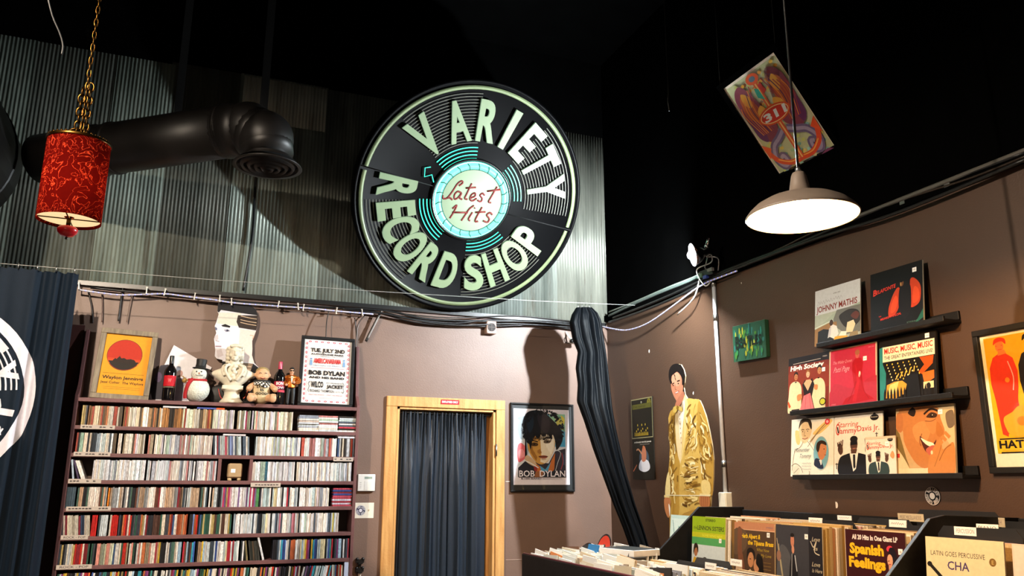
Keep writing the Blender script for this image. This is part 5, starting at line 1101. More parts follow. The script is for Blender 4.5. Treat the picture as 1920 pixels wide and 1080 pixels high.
def a_society(A):
    A.rect(0, 0, 1, 1, '6e2416'); A.rect(0, .86, 1, 1, '171012'); A.blob([(.0, .7), (.3, .8), (.7, .82), (1, .74), (1, .4), (0, .4)], '7c2c1a'); A.text('High Society', .46, .76, .09, 'efe6da', .82, bold=.04, shear=.15); A.line([(.12, .885), (.8, .9)], .008, 'c8b8a8', False); A.text('STEREO', .9, .92, .02, 'd8c8b8', .1)
    for u, v in ((.17, .0), (.74, .02)): A.blob([(u-.16, v), (u-.15, .3), (u-.12, .5), (u-.02, .56), (u+.1, .54), (u+.17, .42), (u+.17, .15), (u+.15, v)], 'd9c49a')
    A.rect(.1, 0, .3, .06, '2a1c18'); A.poly([(.5, 0), (.44, .2), (.36, .48), (.42, .56), (.52, .5), (.6, .58), (.66, .46), (.6, .25), (.68, 0)], '1e1412'); A.poly([(.4, .5), (.5, .36), (.6, .52), (.55, .56), (.46, .56)], 'd2a078'); A.poly([(.3, 0), (.4, .28), (.56, .32), (.66, .02), (.6, 0)], 'c8686a'); A.line([(.46, .3), (.44, .02)], .012, 'a84a50'); A.line([(.54, .3), (.58, .02)], .012, 'a84a50')
    head(A, .2, .65, .07, 'b07048'); head(A, .5, .66, .065, 'd8a884', '8a5a2c'); head(A, .78, .7, .075, 'b07a50')
    A.ell(.2, .545, .03, .012, '141010', n=6); A.ell(.76, .56, .03, .012, '141010', n=6); A.blob([(.24, .3), (.34, .32), (.36, .24), (.26, .2)], 'b87848'); A.blob([(.66, .45), (.74, .44), (.72, .36), (.66, .38)], 'b87848'); A.line([(.0, .2), (.06, .1)], .06, 'b84a20', False)
    A.ell(.86, .14, .08, .07, '201c18', n=10); A.ell(.86, .14, .062, .05, 'b0b030', n=10)
def a_gown(A):
    A.rect(0, 0, 1, 1, 'd0b49c'); A.rect(.02, .02, .98, .98, 'b02a40'); A.blob([(.0, .0), (.1, .4), (.5, .3), (1.0, .45), (1, 0)], 'a62c3e'); A.poly([(.56, .2), (.5, .55), (.5, .72), (.56, .78), (.68, .78), (.73, .7), (.7, .5), (.76, .2), (.95, .08), (.5, .05), (.28, .04), (.36, .14)], 'a01420')
    A.poly([(.56, .7), (.6, .4), (.5, .08), (.58, .07), (.66, .4)], 'ae1c28'); A.line([(.68, .5), (.72, .28), (.84, .1)], .012, '8c1018'); A.line([(.58, .4), (.48, .18), (.4, .08)], .012, '8c1018'); A.ell(.61, .84, .045, .06, 'b85a50', n=12); A.ell(.61, .88, .055, .045, '9a5a3c', n=10); A.blob([(.63, .5), (.66, .56), (.68, .52), (.65, .46)], 'd8a094'); A.ell(.655, .53, .016, .03, 'e8d0c4', n=8)
    A.text('The Waltz Queen', .28, .74, .05, 'd88a90', .42, shear=.4); A.text('Patti Page', .26, .6, .085, 'dc949a', .34, shear=.4); A.text('MERCURY', .9, .92, .018, 'd88a90', .12); A.text('STEREO', .1, .05, .02, 'd88a90', .1)
def a_marquee(A):
    A.rect(0, 0, 1, 1, '14100e'); A.poly([(0, 0), (0, .86), (.08, .88), (.06, .6), (.12, .45), (.1, 0)], '2a7a78'); A.rect(.06, .63, .98, .87, 'e0d0b4'); A.text('MUSIC, MUSIC, MUSIC', .52, .755, .09, 'c22c18', .86, bold=.025); A.text('THE GREAT ENTERTAINERS LIVE!', .52, .665, .055, '1c1614', .86, bold=.01)
    A.poly([(.72, .62), (.96, .62), (.94, .5), (.84, .42), (.76, .36), (.7, .4), (.8, .5)], 'b84a14'); A.poly([(.76, .38), (.96, .4), (.96, .28), (.8, .2)], 'c8641c'); A.rect(.78, .14, .95, .24, 'd8c89a'); A.blob([(.83, .2), (.88, .22), (.9, .16), (.85, .12)], '1a1410')
    rn = random.Random(5)
    for i in range(7):
        for j in range(6):
            u, v = .14+.1*i+.02*j, .58-.05*j
            if u < .74: A.ell(u, v, .011, .014, 'e8b840' if rn.random() < .7 else 'f0e0a0', n=7)
    for i in range(5): A.line([(.36+.07*i, .42+.02*i), (.3+.08*i, .33+.015*i)], .018, 'dcb050', False)
    A.poly([(.12, .06), (.14, .26), (.28, .3), (.42, .3), (.5, .24), (.46, .1), (.3, .04)], 'c89030'); A.poly([(.14, .1), (.2, .26), (.36, .3), (.3, .12)], 'e0c070')
    for k in range(14): u = .1+.06*k; A.poly([(u-.02, .02), (u-.018, .14), (u, .2+.02*rn.random()), (u+.018, .14), (u+.022, .02)], '17120f')
    A.poly([(.5, .0), (.5, .34), (.6, .42), (.7, .4), (.74, 0)], '0e0b0b'); A.rect(.08, .0, .8, .035, 'b08a20'); A.rect(.5, 0, .98, .02, '1a6a5a')
def a_trombone(A):
    A.rect(0, 0, 1, 1, 'd9cfbc'); A.blob([(.1, .8), (.24, .74), (.2, .55), (.12, .6)], 'dcb070'); A.blob([(.52, .72), (.7, .86), (.9, .95), (.96, .9), (.7, .72)], 'd4b06a'); A.line([(.45, .58), (.7, .8), (.92, .96)], .02, '8a6a3c', False); A.line([(.4, .5), (.6, .7), (.9, .9)], .01, '6a5a44', False)
    A.blob([(.2, .7), (.19, .86), (.24, .96), (.36, .99), (.47, .94), (.5, .8), (.46, .68), (.38, .58), (.28, .58)], 'cdb28a'); A.blob([(.18, .82), (.22, .97), (.34, 1.0), (.47, .96), (.5, .82), (.46, .9), (.34, .94), (.24, .9)], '3c2e20'); A.blob([(.4, .96), (.49, .92), (.49, .8), (.44, .86)], '2a2018')
    for u in (.28, .4): A.line([(u-.04, .8), (u, .81), (u+.04, .8)], .012, '4a3a28'); A.ell(u, .775, .014, .01, '2c2018', n=6)
    A.line([(.33, .78), (.32, .7), (.36, .7)], .01, '7a6040'); A.line([(.27, .655), (.34, .64), (.41, .66)], .014, '8a4a38'); A.line([(.3, .6), (.22, .5), (.1, .46)], .01, '6a6050'); A.line([(.4, .6), (.5, .5), (.56, .42)], .01, '6a6050'); A.line([(.1, .46), (.06, .3), (.04, .1)], .01, '7a7060')
    A.line([(.02, .18), (.12, .22), (.24, .16), (.3, .06)], .012, '6a6458'); A.ell(.14, .1, .1, .09, 'c9c0aa', n=14); A.line([(.08, .05), (.2, .14)], .01, '6a6458', False)
    A.ell(.72, .385, .185, .285, '8a9a98', n=30); A.ell(.72, .385, .172, .27, '6a9aa4', n=30)
    A.blob([(.56, .2), (.6, .3), (.72, .26), (.78, .14), (.72, .12), (.62, .15)], '1e2436'); A.poly([(.68, .27), (.74, .28), (.74, .2), (.72, .18)], 'd8d4cc'); A.blob([(.64, .46), (.66, .34), (.72, .27), (.79, .3), (.84, .4), (.84, .5), (.76, .56), (.68, .54)], 'b8764c'); A.blob([(.61, .46), (.63, .56), (.72, .6), (.82, .57), (.84, .51), (.72, .54), (.68, .44), (.65, .4)], '2c1c12'); A.ell(.79, .45, .015, .01, '20140c', n=6); A.line([(.8, .35), (.84, .35)], .01, '7a3028', False)
    A.text('I Remember', .26, .42, .07, '5a6a68', .36, shear=.4); A.text('Tommy', .34, .31, .075, '5a6a68', .28, shear=.4)
    for k in range(3): A.squiggle(.28, .5, .22-.05*k, .02, '7a8a84', .006, 9)
    A.text('2', .46, .03, .05, '3a4038'); A.ell(.86, .91, .06, .052, 'c02a30', n=16); A.ell(.86, .91, .03, .026, 'd8a0a0', n=12)
def suit(A, u, b, s, dk='1c1a1c', wh='ddd4c4', sk='4a3024'):
    """man in a dark suit, both hands raised; u centre, b base, s height"""
    X = lambda x: u+x*s; Z = lambda z: b+z*s
    A.blob([(X(-.34), Z(.0)), (X(-.5), Z(.12)), (X(-.44), Z(.42)), (X(-.2), Z(.52)), (X(.0), Z(.54)), (X(.2), Z(.52)), (X(.46), Z(.42)), (X(.52), Z(.12)), (X(.34), Z(.0))], dk)
    A.poly([(X(-.13), Z(.53)), (X(.13), Z(.53)), (X(.06), Z(.16)), (X(-.02), Z(.1))], wh); A.poly([(X(-.03), Z(.5)), (X(.04), Z(.5)), (X(.05), Z(.2)), (X(.0), Z(.16)), (X(-.02), Z(.22))], '161416'); A.poly([(X(-.1), Z(.54)), (X(.0), Z(.5)), (X(.12), Z(.54)), (X(.08), Z(.58)), (X(-.08), Z(.58))], wh)
    A.ell(X(0), Z(.74), .12*s, .17*s, sk, n=14); A.ell(X(.0), Z(.86), .125*s, .08*s, '141010', n=12); A.poly([(X(-.11), Z(.79)), (X(.11), Z(.8)), (X(.1), Z(.73)), (X(-.1), Z(.72))], '0e0c0e'); A.poly([(X(-.1), Z(.62)), (X(.1), Z(.62)), (X(.07), Z(.52)), (X(-.08), Z(.52))], sk); A.line([(X(-.04), Z(.635)), (X(.06), Z(.64))], .03*s, '8a5a4a', False)
    for d in (-1, 1):
        A.blob([(X(d*.42), Z(.5)), (X(d*.5), Z(.62)), (X(d*.46), Z(.78)), (X(d*.36), Z(.72)), (X(d*.34), Z(.56))], sk)
        for k in range(4): A.line([(X(d*(.36+.045*k)), Z(.7)), (X(d*(.34+.055*k)), Z(.86-.02*k))], .035*s, sk, False)
def a_starring(A, fade=False):
    A.rect(0, 0, 1, 1, 'd8cdbd'); A.text('Starring', .28, .79, .09, 'b84a34', .44, bold=.005, shear=.2); A.text('Sammy', .27, .685, .095, 'b23a28', .42, bold=.01); A.text('Davis Jr.', .71, .705, .09, 'b23a28', .44, bold=.01); A.ell(.08, .76, .05, .1, 'b23a28', n=14); A.ell(.08, .76, .03, .07, 'd8cdbd', n=12); A.line([(.07, .8), (.09, .7)], .03, '1c1a1c', False)
    suit(A, .42, .0, .68, '2c3c3c' if fade else '17161a'); A.ell(.84, .91, .09, .05, '121012', n=14); A.text('Brunswick', .84, .905, .022, 'c8c0b4', .13); A.ell(.84, .965, .03, .02, '2a2628', n=8)
    if fade: A.rect(.0, .94, 1, 1, 'c8b8a0'); A.blob([(.82, .5), (.9, .62), (.96, .5), (.9, .42)], 'c88a58')
    else:
        for u, v in ((.12, .48), (.88, .62), (.06, .16)): A.line([(u, v+.05), (u, v-.05)], .016, '201c1c', False); A.line([(u-.03, v+.03), (u+.03, v+.03)], .01, '201c1c', False)
def a_smile(A):
    A.rect(0, 0, 1, 1, 'b89668'); A.poly([(.6, 1), (1, 1), (1, .3), (.86, .5)], 'c8ac80'); A.blob([(.86, .86), (.98, .9), (1, .7), (.9, .66)], '6a5a48'); A.poly([(0, .5), (.08, .4), (.2, .14), (.3, .0), (0, 0)], 'd0b890'); A.poly([(0, .7), (.06, .62), (.18, .24), (.24, .1), (.1, .3), (0, .42)], '6e5a30'); A.rect(0, 0, .6, .1, 'd8c09a')
    A.blob([(.05, .95), (.12, 1.0), (.5, 1.02), (.74, .96), (.78, .8), (.84, .62), (.8, .5), (.78, .4), (.68, .22), (.52, .1), (.36, .16), (.22, .34), (.14, .5), (.12, .66), (.04, .72)], 'b0703c'); A.blob([(.02, .92), (.12, .9), (.12, .68), (.06, .64), (.0, .72)], 'a8683a'); A.blob([(.22, .92), (.3, 1.0), (.36, .94), (.32, .86)], '241812')
    A.blob([(.3, .7), (.5, .78), (.6, .62), (.5, .46), (.36, .5)], 'c0824a'); A.blob([(.52, .8), (.66, .86), (.72, .7), (.66, .58), (.58, .64)], 'bc7a44')
    A.blob([(.54, .84), (.62, .9), (.72, .87), (.7, .82), (.6, .82)], '3a2416'); A.line([(.5, .88), (.62, .95), (.74, .91)], .03, '241610'); A.ell(.635, .85, .03, .03, '1c120c', n=10); A.ell(.645, .86, .008, .008, 'e8e0d0', n=6); A.line([(.52, .78), (.62, .77), (.7, .8)], .012, '7c4a28')
    A.blob([(.72, .76), (.8, .66), (.82, .56), (.74, .54), (.7, .6)], 'a8662f'); A.line([(.46, .6), (.42, .5), (.44, .42)], .016, '84502a'); A.blob([(.42, .56), (.52, .5), (.64, .45), (.7, .5), (.66, .38), (.6, .3), (.5, .36)], '4a2018'); A.blob([(.44, .54), (.54, .49), (.65, .45), (.66, .4), (.56, .42), (.48, .48)], 'e8d8bc'); A.blob([(.52, .36), (.62, .42), (.68, .4), (.6, .28)], 'b05a48')
    A.blob([(.58, .0), (.56, .16), (.6, .3), (.7, .46), (.78, .5), (.8, .36), (.9, .42), (.98, .44), (1, .2), (.94, 0)], 'b8783f'); A.line([(.74, .2), (.84, .36), (.94, .42)], .014, '8c5628'); A.line([(.66, .12), (.74, .3), (.78, .42)], .012, '96602e')
    for k in range(3): A.line([(.8+.06*k, .44+.04*k), (.74+.05*k, .5+.05*k)], .05, 'b8783f', False)
    A.ell(.62, .32, .02, .03, 'e0c8a0', n=8); A.rect(0, .26, .06, .32, 'b83028'); A.text('THE BEAT OF MY HEART', .6, .965, .018, '6a4a2c', .4)
album('pale album cover with a seated guitarist and dark red title on the top ledge', a_guitars, yr(1534, 646), yr(1620, 628), L1, .312, stk=None)
album('black album cover with glowing orange shirt sleeves on the top ledge', a_midnight, yr(1639.4, 621), yr(1739, 602), L1, .312, edge='c8c4b0', th=.009, stk=(.86, .84))
album('album cover of a couple of white dinner jackets around a dark-dressed lady', a_society, yr(1483.5, 773), yr(1561, 765.5), L2, .311, stk=(.88, .66))
album('crimson album cover with a lady in a red gown on the middle ledge', a_gown, yr(1562, 765), yr(1651.4, 754), L2, .312, stk=(.77, .72))
album('album cover with cream banner over a night-time theatre marquee', a_marquee, yr(1657, 751), yr(1765, 741), L2, .313, edge='16120f', th=.012, stk=(.87, .89))
album('cream sketch album cover with an oval portrait on the lowest ledge', a_trombone, yr(1489, 889), yr(1569.8, 889), L3, .312)
album('white album cover of a dark-suited singer raising both hands', a_starring, yr(1571, 890), yr(1663.9, 890), L3, .312)
album('small faded copy of the raised-hands cover, in front of the large one', lambda A: a_starring(A, True), yr(1625.5, 890, .085), yr(1682.5, 890, .085), L3, .185, off=.088, lean=.08, stk=(.74, .74))
album('album cover filled by a smiling face in close-up at the ledge end', a_smile, yr(1689, 888), yr(1801, 889), L3, .313, edge='c8b89a', th=.01, stk=(.78, .86))

# green plaque
p = W(1399, 641, .03); t = thing('painted_plaque', 'square green and gold painted canvas plaque with dark lettering', 'plaque', (XR-.032, yr(1399, 641), W(1399, 676, .03).z), (0, .03, RZ)); S2 = .315
MB().box((0, .015, .115), (S2, .03, .225), '1c3a24').build('canvas', flat('1f4a2c', .6), t, bevel=.003)
A = Art(S2, .225); A.rect(0, 0, 1, 1, '1f4430'); rn = random.Random(11)
for k in range(110): u, v = rn.random(), rn.random(); A.ell(u, v, rn.uniform(.02, .05), rn.uniform(.05, .16), rn.choice('1c4a3a 2a6a3c 7a7a20 245a52 8a8a28 183a2c 3a6a28 1f6a58'.split()), n=8) if .05 < u < .95 and .14 < v < .86 else None
A.text('THE', .48, .66, .06, '101c14', .14, bold=.02); A.text('B', .16, .34, .36, '101c14', .14, bold=.03); A.text('EA', .335, .38, .26, '101c14', .2, bold=.03); A.text('T', .53, .24, .42, '101c14', .14, bold=.03); A.text('LES', .75, .38, .26, '101c14', .3, bold=.03); A.build('painted_face', M['glossprint'], t)

# two black record covers hung one above the other
t = thing('hanging_covers', 'two black record covers hung one above the other near the corner', 'wall hanging', (XR-.012, (5.561+5.25)/2, 1.53), (0, 0, RZ))
for z, nm in ((.303, 'upper'), (0, 'lower')):
    MB().box((0, .004, z+.15), (.312, .006, .298), '8a8468').build('cover', flat('16140f', .4), t); A = Art(.312, .298); A.z0 = z; A.rect(0, 0, 1, 1, '16150f')
    if z:
        for e_ in ((0, 0, .02, 1), (.98, 0, 1, 1), (0, .975, 1, 1), (0, 0, 1, .02)): A.rect(*e_, '8a8560')
        A.ell(.5, .9, .03, .028, 'a8a890', n=12); A.ell(.5, .9, .015, .014, '1a1a14', n=8); A.ell(.86, .86, .1, .12, '6a6420', n=10); A.text('2', .86, .82, .1, '2a280c'); A.rect(.05, .74, .95, .86, '4c4c1c'); A.text('THE BAND', .4, .77, .05, '2a2a10', .6)
        for k in range(9): u = .16+.075*k; A.ell(u, .13+.05*(k % 3), .02, .03, 'a89028', n=7); A.poly([(u-.03, .06), (u+.03, .06), (u+.02, .14), (u-.02, .14)], '8a7420')
        for u in (.3, .5, .66): A.ell(u, .33, .018, .03, 'b09a30', n=7)
    else:
        A.text('AVERAGE WHITE BAND', .5, .9, .035, 'c8c4b8', .8, bold=.02); A.text('LIVE IN CONCERT', .6, .85, .02, 'a8a498', .45); A.ell(.55, .5, .24, .24, '3a4a58', n=20); A.blob([(.3, .25), (.34, .42), (.5, .5), (.74, .44), (.8, .26), (.56, .18)], 'c4c4cc'); A.blob([(.46, .44), (.44, .62), (.5, .78), (.6, .8), (.66, .64), (.62, .46)], 'a86a50'); A.line([(.46, .62), (.3, .74), (.2, .72)], .04, 'b07a58'); A.ell(.54, .78, .05, .05, 'a8623c', n=10); A.line([(.02, .2), (.2, .36)], .03, 'b06040', False)
    A.o += 0; A.build('cover_print', M['glossprint'], t)

# life-size cutout figure in a gold suit
pa, pb_ = W(1270, 682, .13), W(1300, 1000, .13)
EX = lambda pts: [(-(W(1240+x/3.375, 660+y/3.375, .13).y-4.75), W(1240+x/3.375, 660+y/3.375, .13).z) for x, y in pts]
t = thing('standee', 'life-size cardboard cutout of a man in a gold suit leaning on the wall', 'cutout', (XR-.13, 4.75, 0), (0, 0, RZ))
OUTL = [(55, 160), (58, 115), (75, 85), (100, 74), (125, 80), (142, 110), (152, 150), (148, 195), (142, 225), (150, 270), (165, 295), (215, 298), (245, 308), (262, 345), (285, 410), (305, 500), (322, 590), (332, 680), (330, 790), (325, 880), (316, 915), (314, 960), (310, 990), (310, 1300), (60, 1300), (62, 1046), (40, 1030), (26, 990), (26, 925), (32, 880), (45, 760), (55, 640), (50, 500), (45, 420), (52, 390), (80, 365), (95, 345), (105, 318), (82, 270), (70, 215)]
E_ = EX(OUTL); E_ = [(x, max(z, .02)) for x, z in E_]
MB().prism(E_, 0, .007, 'b8a888').build('board', flat('a89878', .7), t)
A = Art(1, 1); A.x0 = 0; A.z0 = 0; A.o = .0005; A.clip = False
def EP(pts, col, sm=True):
    q = EX(pts); (A.blob(q, col, 4) if sm else A.poly(q, col))
G0, G1, G2, G3, G4 = 'b08a3c', 'c9a858', 'e0cc8c', '7c5a20', '5c4018'
A.poly([p for p, q in zip(E_, OUTL) if q[1] > 262], G1); A.poly([p for p, q in zip(E_, OUTL) if q[1] <= 275], '241812')
EP([(92, 345), (150, 275), (170, 300), (140, 440), (125, 720), (100, 640), (85, 440)], 'd8c498', False); EP([(105, 360), (145, 300), (150, 340), (128, 520), (118, 560)], 'e6dcc8', False)
for k in range(7): EP([(112+2*k, 390+30*k), (118+2*k, 388+30*k), (116+2*k, 402+30*k)], 'a87858', False)
EP([(52, 390), (90, 365), (86, 440), (100, 620), (120, 720), (110, 740), (80, 640), (60, 520)], G0); EP([(60, 420), (78, 410), (84, 520), (100, 640), (80, 600), (66, 500)], G3)
EP([(160, 300), (215, 300), (245, 312), (232, 440), (240, 560), (200, 640), (140, 720), (125, 720), (150, 520), (165, 400)], G1); EP([(150, 330), (166, 310), (170, 420), (150, 560), (128, 700), (140, 540)], 'd6c080')
EP([(238, 312), (262, 345), (300, 480), (325, 600), (332, 720), (326, 880), (316, 910), (262, 906), (255, 800), (240, 620), (225, 480), (228, 380)], G0)
EP([(60, 560), (100, 650), (120, 740), (112, 1020), (70, 1030), (64, 900), (44, 890), (50, 740)], G0); EP([(118, 730), (160, 650), (240, 640), (255, 760), (262, 910), (246, 985), (170, 1010), (120, 1030)], G1)
rn = random.Random(21)
def inside(x, y, P):
    r = False
    for (x0, y0), (x1, y1) in zip(P, P[1:]+P[:1]):
        if (y0 > y) != (y1 > y) and x < (x1-x0)*(y-y0)/(y1-y0)+x0: r = not r
    return r
def satin(P, n, ang, ln, cols, sp=.5):
    xs = [p[0] for p in P]; ys = [p[1] for p in P]
    for _ in range(n):
        x, y = rn.uniform(min(xs), max(xs)), rn.uniform(min(ys), max(ys)); a_ = ang+rn.uniform(-sp, sp); l_ = ln*rn.uniform(.5, 1.3); cv = rn.uniform(-.25, .25)*l_
        q = [(x, y), (x+cos(a_)*l_/2-sin(a_)*cv, y+sin(a_)*l_/2+cos(a_)*cv), (x+cos(a_)*l_, y+sin(a_)*l_)]
        if all(inside(*p, P) for p in q): A.line(EX(q), rn.uniform(.004, .017), rn.choice(cols))
AL = [G2, G2, 'd8c07c', G0, G3, G3, 'e8dcae', '8c6826', G4]
satin([(165, 305), (245, 312), (232, 440), (240, 640), (150, 700), (140, 640)], 60, 1.9, 70, AL); satin([(240, 320), (262, 345), (300, 480), (328, 620), (328, 800), (300, 880), (262, 880), (240, 620), (228, 440)], 110, 1.2, 60, AL, .4)
satin([(52, 400), (84, 380), (90, 600), (115, 740), (100, 1000), (72, 1010), (66, 900), (52, 740)], 80, 1.6, 70, AL, .35); satin([(122, 740), (170, 650), (240, 650), (255, 780), (258, 960), (130, 1010)], 120, .1, 50, AL, .6)
EP([(40, 800), (56, 760), (66, 860), (60, 905), (32, 905)], 'dcc88c'); EP([(265, 815), (312, 822), (318, 892), (268, 892)], 'd8c07c')
EP([(60, 1030), (130, 1040), (150, 1020), (246, 985), (262, 1000), (310, 1000), (310, 1300), (60, 1300)], 'a8843c', False)
EP([(28, 925), (60, 925), (66, 960), (58, 1044), (42, 1034), (28, 985)], 'b4764c'); EP([(54, 960), (64, 985), (62, 1040), (56, 1000)], 'e8e4dc'); EP([(252, 910), (308, 912), (312, 975), (256, 975)], 'a86a40'); EP([(26, 905), (60, 905), (60, 922), (26, 920)], 'dcc88c', False); EP([(250, 895), (322, 898), (318, 915), (252, 910)], 'dcc88c', False)
for k in range(4): q = EX([(262+13*k, 915), (262+12*k, 975)]); A.line(q, .006, '8a5030', False)
q = EX([(40, 906), (170, 908), (318, 908)]); A.line(q, .006, 'd8d0b0', False)
EP([(70, 190), (72, 235), (85, 275), (98, 300), (112, 318), (128, 300), (142, 262), (146, 200), (138, 140), (100, 120), (78, 140)], 'b8785c'); EP([(110, 300), (145, 250), (152, 285), (120, 345), (95, 345), (100, 320)], 'a86850')
EP([(78, 150), (110, 130), (128, 170), (118, 215), (85, 210), (74, 190)], 'c88c70'); EP([(55, 160), (58, 115), (75, 85), (100, 74), (125, 80), (142, 110), (152, 150), (148, 200), (140, 210), (138, 170), (126, 142), (108, 126), (92, 136), (76, 150), (70, 170), (76, 195), (66, 200)], '15100f'); EP([(86, 140), (96, 150), (94, 170), (102, 180)], '15100f')
for q_, c_, w_ in (([(76, 205), (90, 196)], '2a1810', .008), ([(108, 186), (126, 180)], '2a1810', .009), ([(95, 205), (97, 235), (105, 238)], '8a5440', .005), ([(96, 262), (108, 256), (120, 248)], '8a3434', .01), ([(98, 260), (116, 252)], 'e0d4cc', .005)): A.line(EX(q_), w_, c_)
A.ell(*EX([(84, 212)])[0], .008, .005, '201410', n=6); A.ell(*EX([(116, 200)])[0], .009, .005, '201410', n=6)
EP([(84, 352), (108, 340), (138, 352), (140, 378), (118, 366), (112, 362), (100, 384), (84, 380)], 'bca050'); EP([(108, 340), (120, 348), (114, 366), (104, 360)], G3)
for y0_ in (430, 520): A.line(EX([(88, y0_), (96, y0_+110)]), .004, G4)
A.build('printed_figure', M['glossprint'], t)
# framed yellow poster at the right edge
a = W(1822, 622, .02); b = W(1864, 888, .02)
def art_pop(A):
    A.rect(0, 0, 1, 1, 'e6dcc4'); A.rect(.03, .1, .97, .975, 'e2a818')
    for u, c, hc, lc in ((.17, 'd2361c', 'd87a3c', 'd2361c'), (.42, '1a171c', 'b8a020', 'b03048'), (.67, 'd2361c', 'd87a3c', '1a171c')):
        A.poly([(u-0.0780, .24), (u-0.1014, .5), (u-0.1209, .62), (u-0.1170, .74), (u-0.0780, .82), (u-0.0234, .845), (u+0.0390, .84), (u+0.0936, .8), (u+0.1209, .7), (u+0.1092, .58), (u+0.0936, .5), (u+0.0780, .24)], c)
        A.poly([(u-0.0780, .24), (u-0.0936, .46), (u+0.0936, .46), (u+0.1014, .22), (u+0.0312, .22), (u, .4), (u-0.0312, .22)], lc)
        A.ell(u-0.0078, .90, .036, .045, hc, n=14); A.blob([(u-0.0585, .915), (u-0.0468, .955), (u, .968), (u+0.0468, .95), (u+0.0484, .91), (u+0.0156, .935), (u-0.0312, .93)], c); A.poly([(u-0.0312, .83), (u+0.0468, .84), (u+0.0312, .87), (u-0.0234, .87)], hc)
        for s_ in (-1, 1): A.ell(u-.01+s_*.024, .905, .006, .004, c, n=6)
        A.line([(u-0.0234, .875), (u+0.0117, .875)], .005, c, False); A.ell(u+0.0234, .64, .02, .02, 'd88a20', n=8); A.line([(u+0.0468, .78), (u+0.0780, .66), (u+0.0624, .56)], .008, 'e0a8a8')
    A.blob([(.13, .28), (.12, .36), (.2, .4), (.26, .44), (.36, .43), (.4, .36), (.38, .26), (.28, .22), (.17, .23)], 'dca02c'); A.ell(.27, .33, .04, .035, 'c87a20', n=10); A.line([(.34, .42), (.44, .56)], .024, 'd07a20', False); A.poly([(.03, .1), (.97, .1), (.97, .2), (.03, .2)], 'e2b020')
    A.line([(.06, .205), (.95, .205)], .01, '161412', False); A.line([(.06, .105), (.95, .105)], .01, '161412', False); A.text('HATCH', .05, .135, .06, '141210', .36, al='l', bold=.04); A.squiggle(.07, .4, .12, .008, 'b08030', .003, 16)
t = framed('framed_poster', 'black framed yellow poster with red and black figures at the right edge', 'framed poster', (XR-.026, a.y-.29, b.z), (0, .0, RZ), .58, a.z-b.z, .026, .024, M['blackwood'], art_pop)
# round sticker
p = W(1749, 930, .001); t = thing('round_sticker', 'small round black record sticker on the brown wall below the ledges', 'sticker', (XR-.0015, p.y, p.z), (0, 0, RZ)); MB().lathe([(.043, 0), (.043, .001), (0, .001)], '151414', 28, FY).build('backing', flat('151414', .4), t); A = Art(.088, .088, .0016); A.z0 = -.044; logo(A, .5, .5, .48, '141314', 'd8ccc4'); A.build('printed_emblem', M['print'], t)

# ================================================================== tilted framed poster hanging in the dark
XA = 2.80
TL_, TR_ = Xp(1355, 168, XA), Xp(1450, 98, XA)
down = Vector((.60, 0, -.80)).normalized(); Hp = .735; Wp = abs(TL_.y-TR_.y)
ux_ = Vector((0, -1, 0)); n_ = ux_.cross(-down)            # local x, local y (away from the viewer), local z = up the sheet
o3 = (TL_+TR_)/2+down*Hp
t = thing('hanging_poster', 'black framed octopus and anchor gig poster hung at a tilt under the ceiling', 'framed poster', o3)
nz = -down; ny = nz.cross(ux_); t.matrix_world = Matrix(((ux_.x, ny.x, nz.x, o3.x), (ux_.y, ny.y, nz.y, o3.y), (ux_.z, ny.z, nz.z, o3.z), (0, 0, 0, 1)))
fb = .035; mb = MB(); mb.box((0, .01, -fb/2), (Wp+2*fb, .02, fb)); mb.box((0, .01, Hp+fb/2), (Wp+2*fb, .02, fb))
for s_ in (-1, 1): mb.box((s_*(Wp/2+fb/2), .01, Hp/2), (fb, .02, Hp))
mb.build('frame', M['black'], t); MB().box((0, .014, Hp/2), (Wp+.01, .008, Hp+.01)).build('backing', flat('1a1816', .7), t)
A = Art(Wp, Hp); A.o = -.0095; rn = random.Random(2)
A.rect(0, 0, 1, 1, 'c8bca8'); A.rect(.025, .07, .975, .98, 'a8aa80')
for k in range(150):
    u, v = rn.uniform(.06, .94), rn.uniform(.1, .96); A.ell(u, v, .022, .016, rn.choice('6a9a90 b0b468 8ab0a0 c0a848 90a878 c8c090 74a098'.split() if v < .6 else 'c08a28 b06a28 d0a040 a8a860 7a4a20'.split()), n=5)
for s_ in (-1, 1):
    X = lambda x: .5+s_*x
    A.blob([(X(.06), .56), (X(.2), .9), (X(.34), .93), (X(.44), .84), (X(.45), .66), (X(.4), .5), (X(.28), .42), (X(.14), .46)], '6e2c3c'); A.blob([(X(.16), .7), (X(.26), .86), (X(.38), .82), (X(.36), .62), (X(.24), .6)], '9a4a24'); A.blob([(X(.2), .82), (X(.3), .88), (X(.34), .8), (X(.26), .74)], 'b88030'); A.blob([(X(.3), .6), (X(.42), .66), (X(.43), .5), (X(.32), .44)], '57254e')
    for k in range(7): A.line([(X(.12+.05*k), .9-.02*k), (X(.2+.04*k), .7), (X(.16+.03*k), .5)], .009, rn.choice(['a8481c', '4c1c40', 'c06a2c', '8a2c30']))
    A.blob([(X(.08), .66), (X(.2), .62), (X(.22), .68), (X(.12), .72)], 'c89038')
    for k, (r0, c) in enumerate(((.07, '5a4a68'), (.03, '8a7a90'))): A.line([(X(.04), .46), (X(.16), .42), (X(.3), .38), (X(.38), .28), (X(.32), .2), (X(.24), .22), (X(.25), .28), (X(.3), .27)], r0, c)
    A.line([(X(.0), .2), (X(.18), .2), (X(.36), .26), (X(.44), .36)], .045, 'b83c1c'); A.poly([(X(.36), .38), (X(.48), .44), (X(.47), .3)], 'c0441c'); A.line([(X(.02), .21), (X(.2), .21), (X(.36), .27)], .01, 'd88a3c')
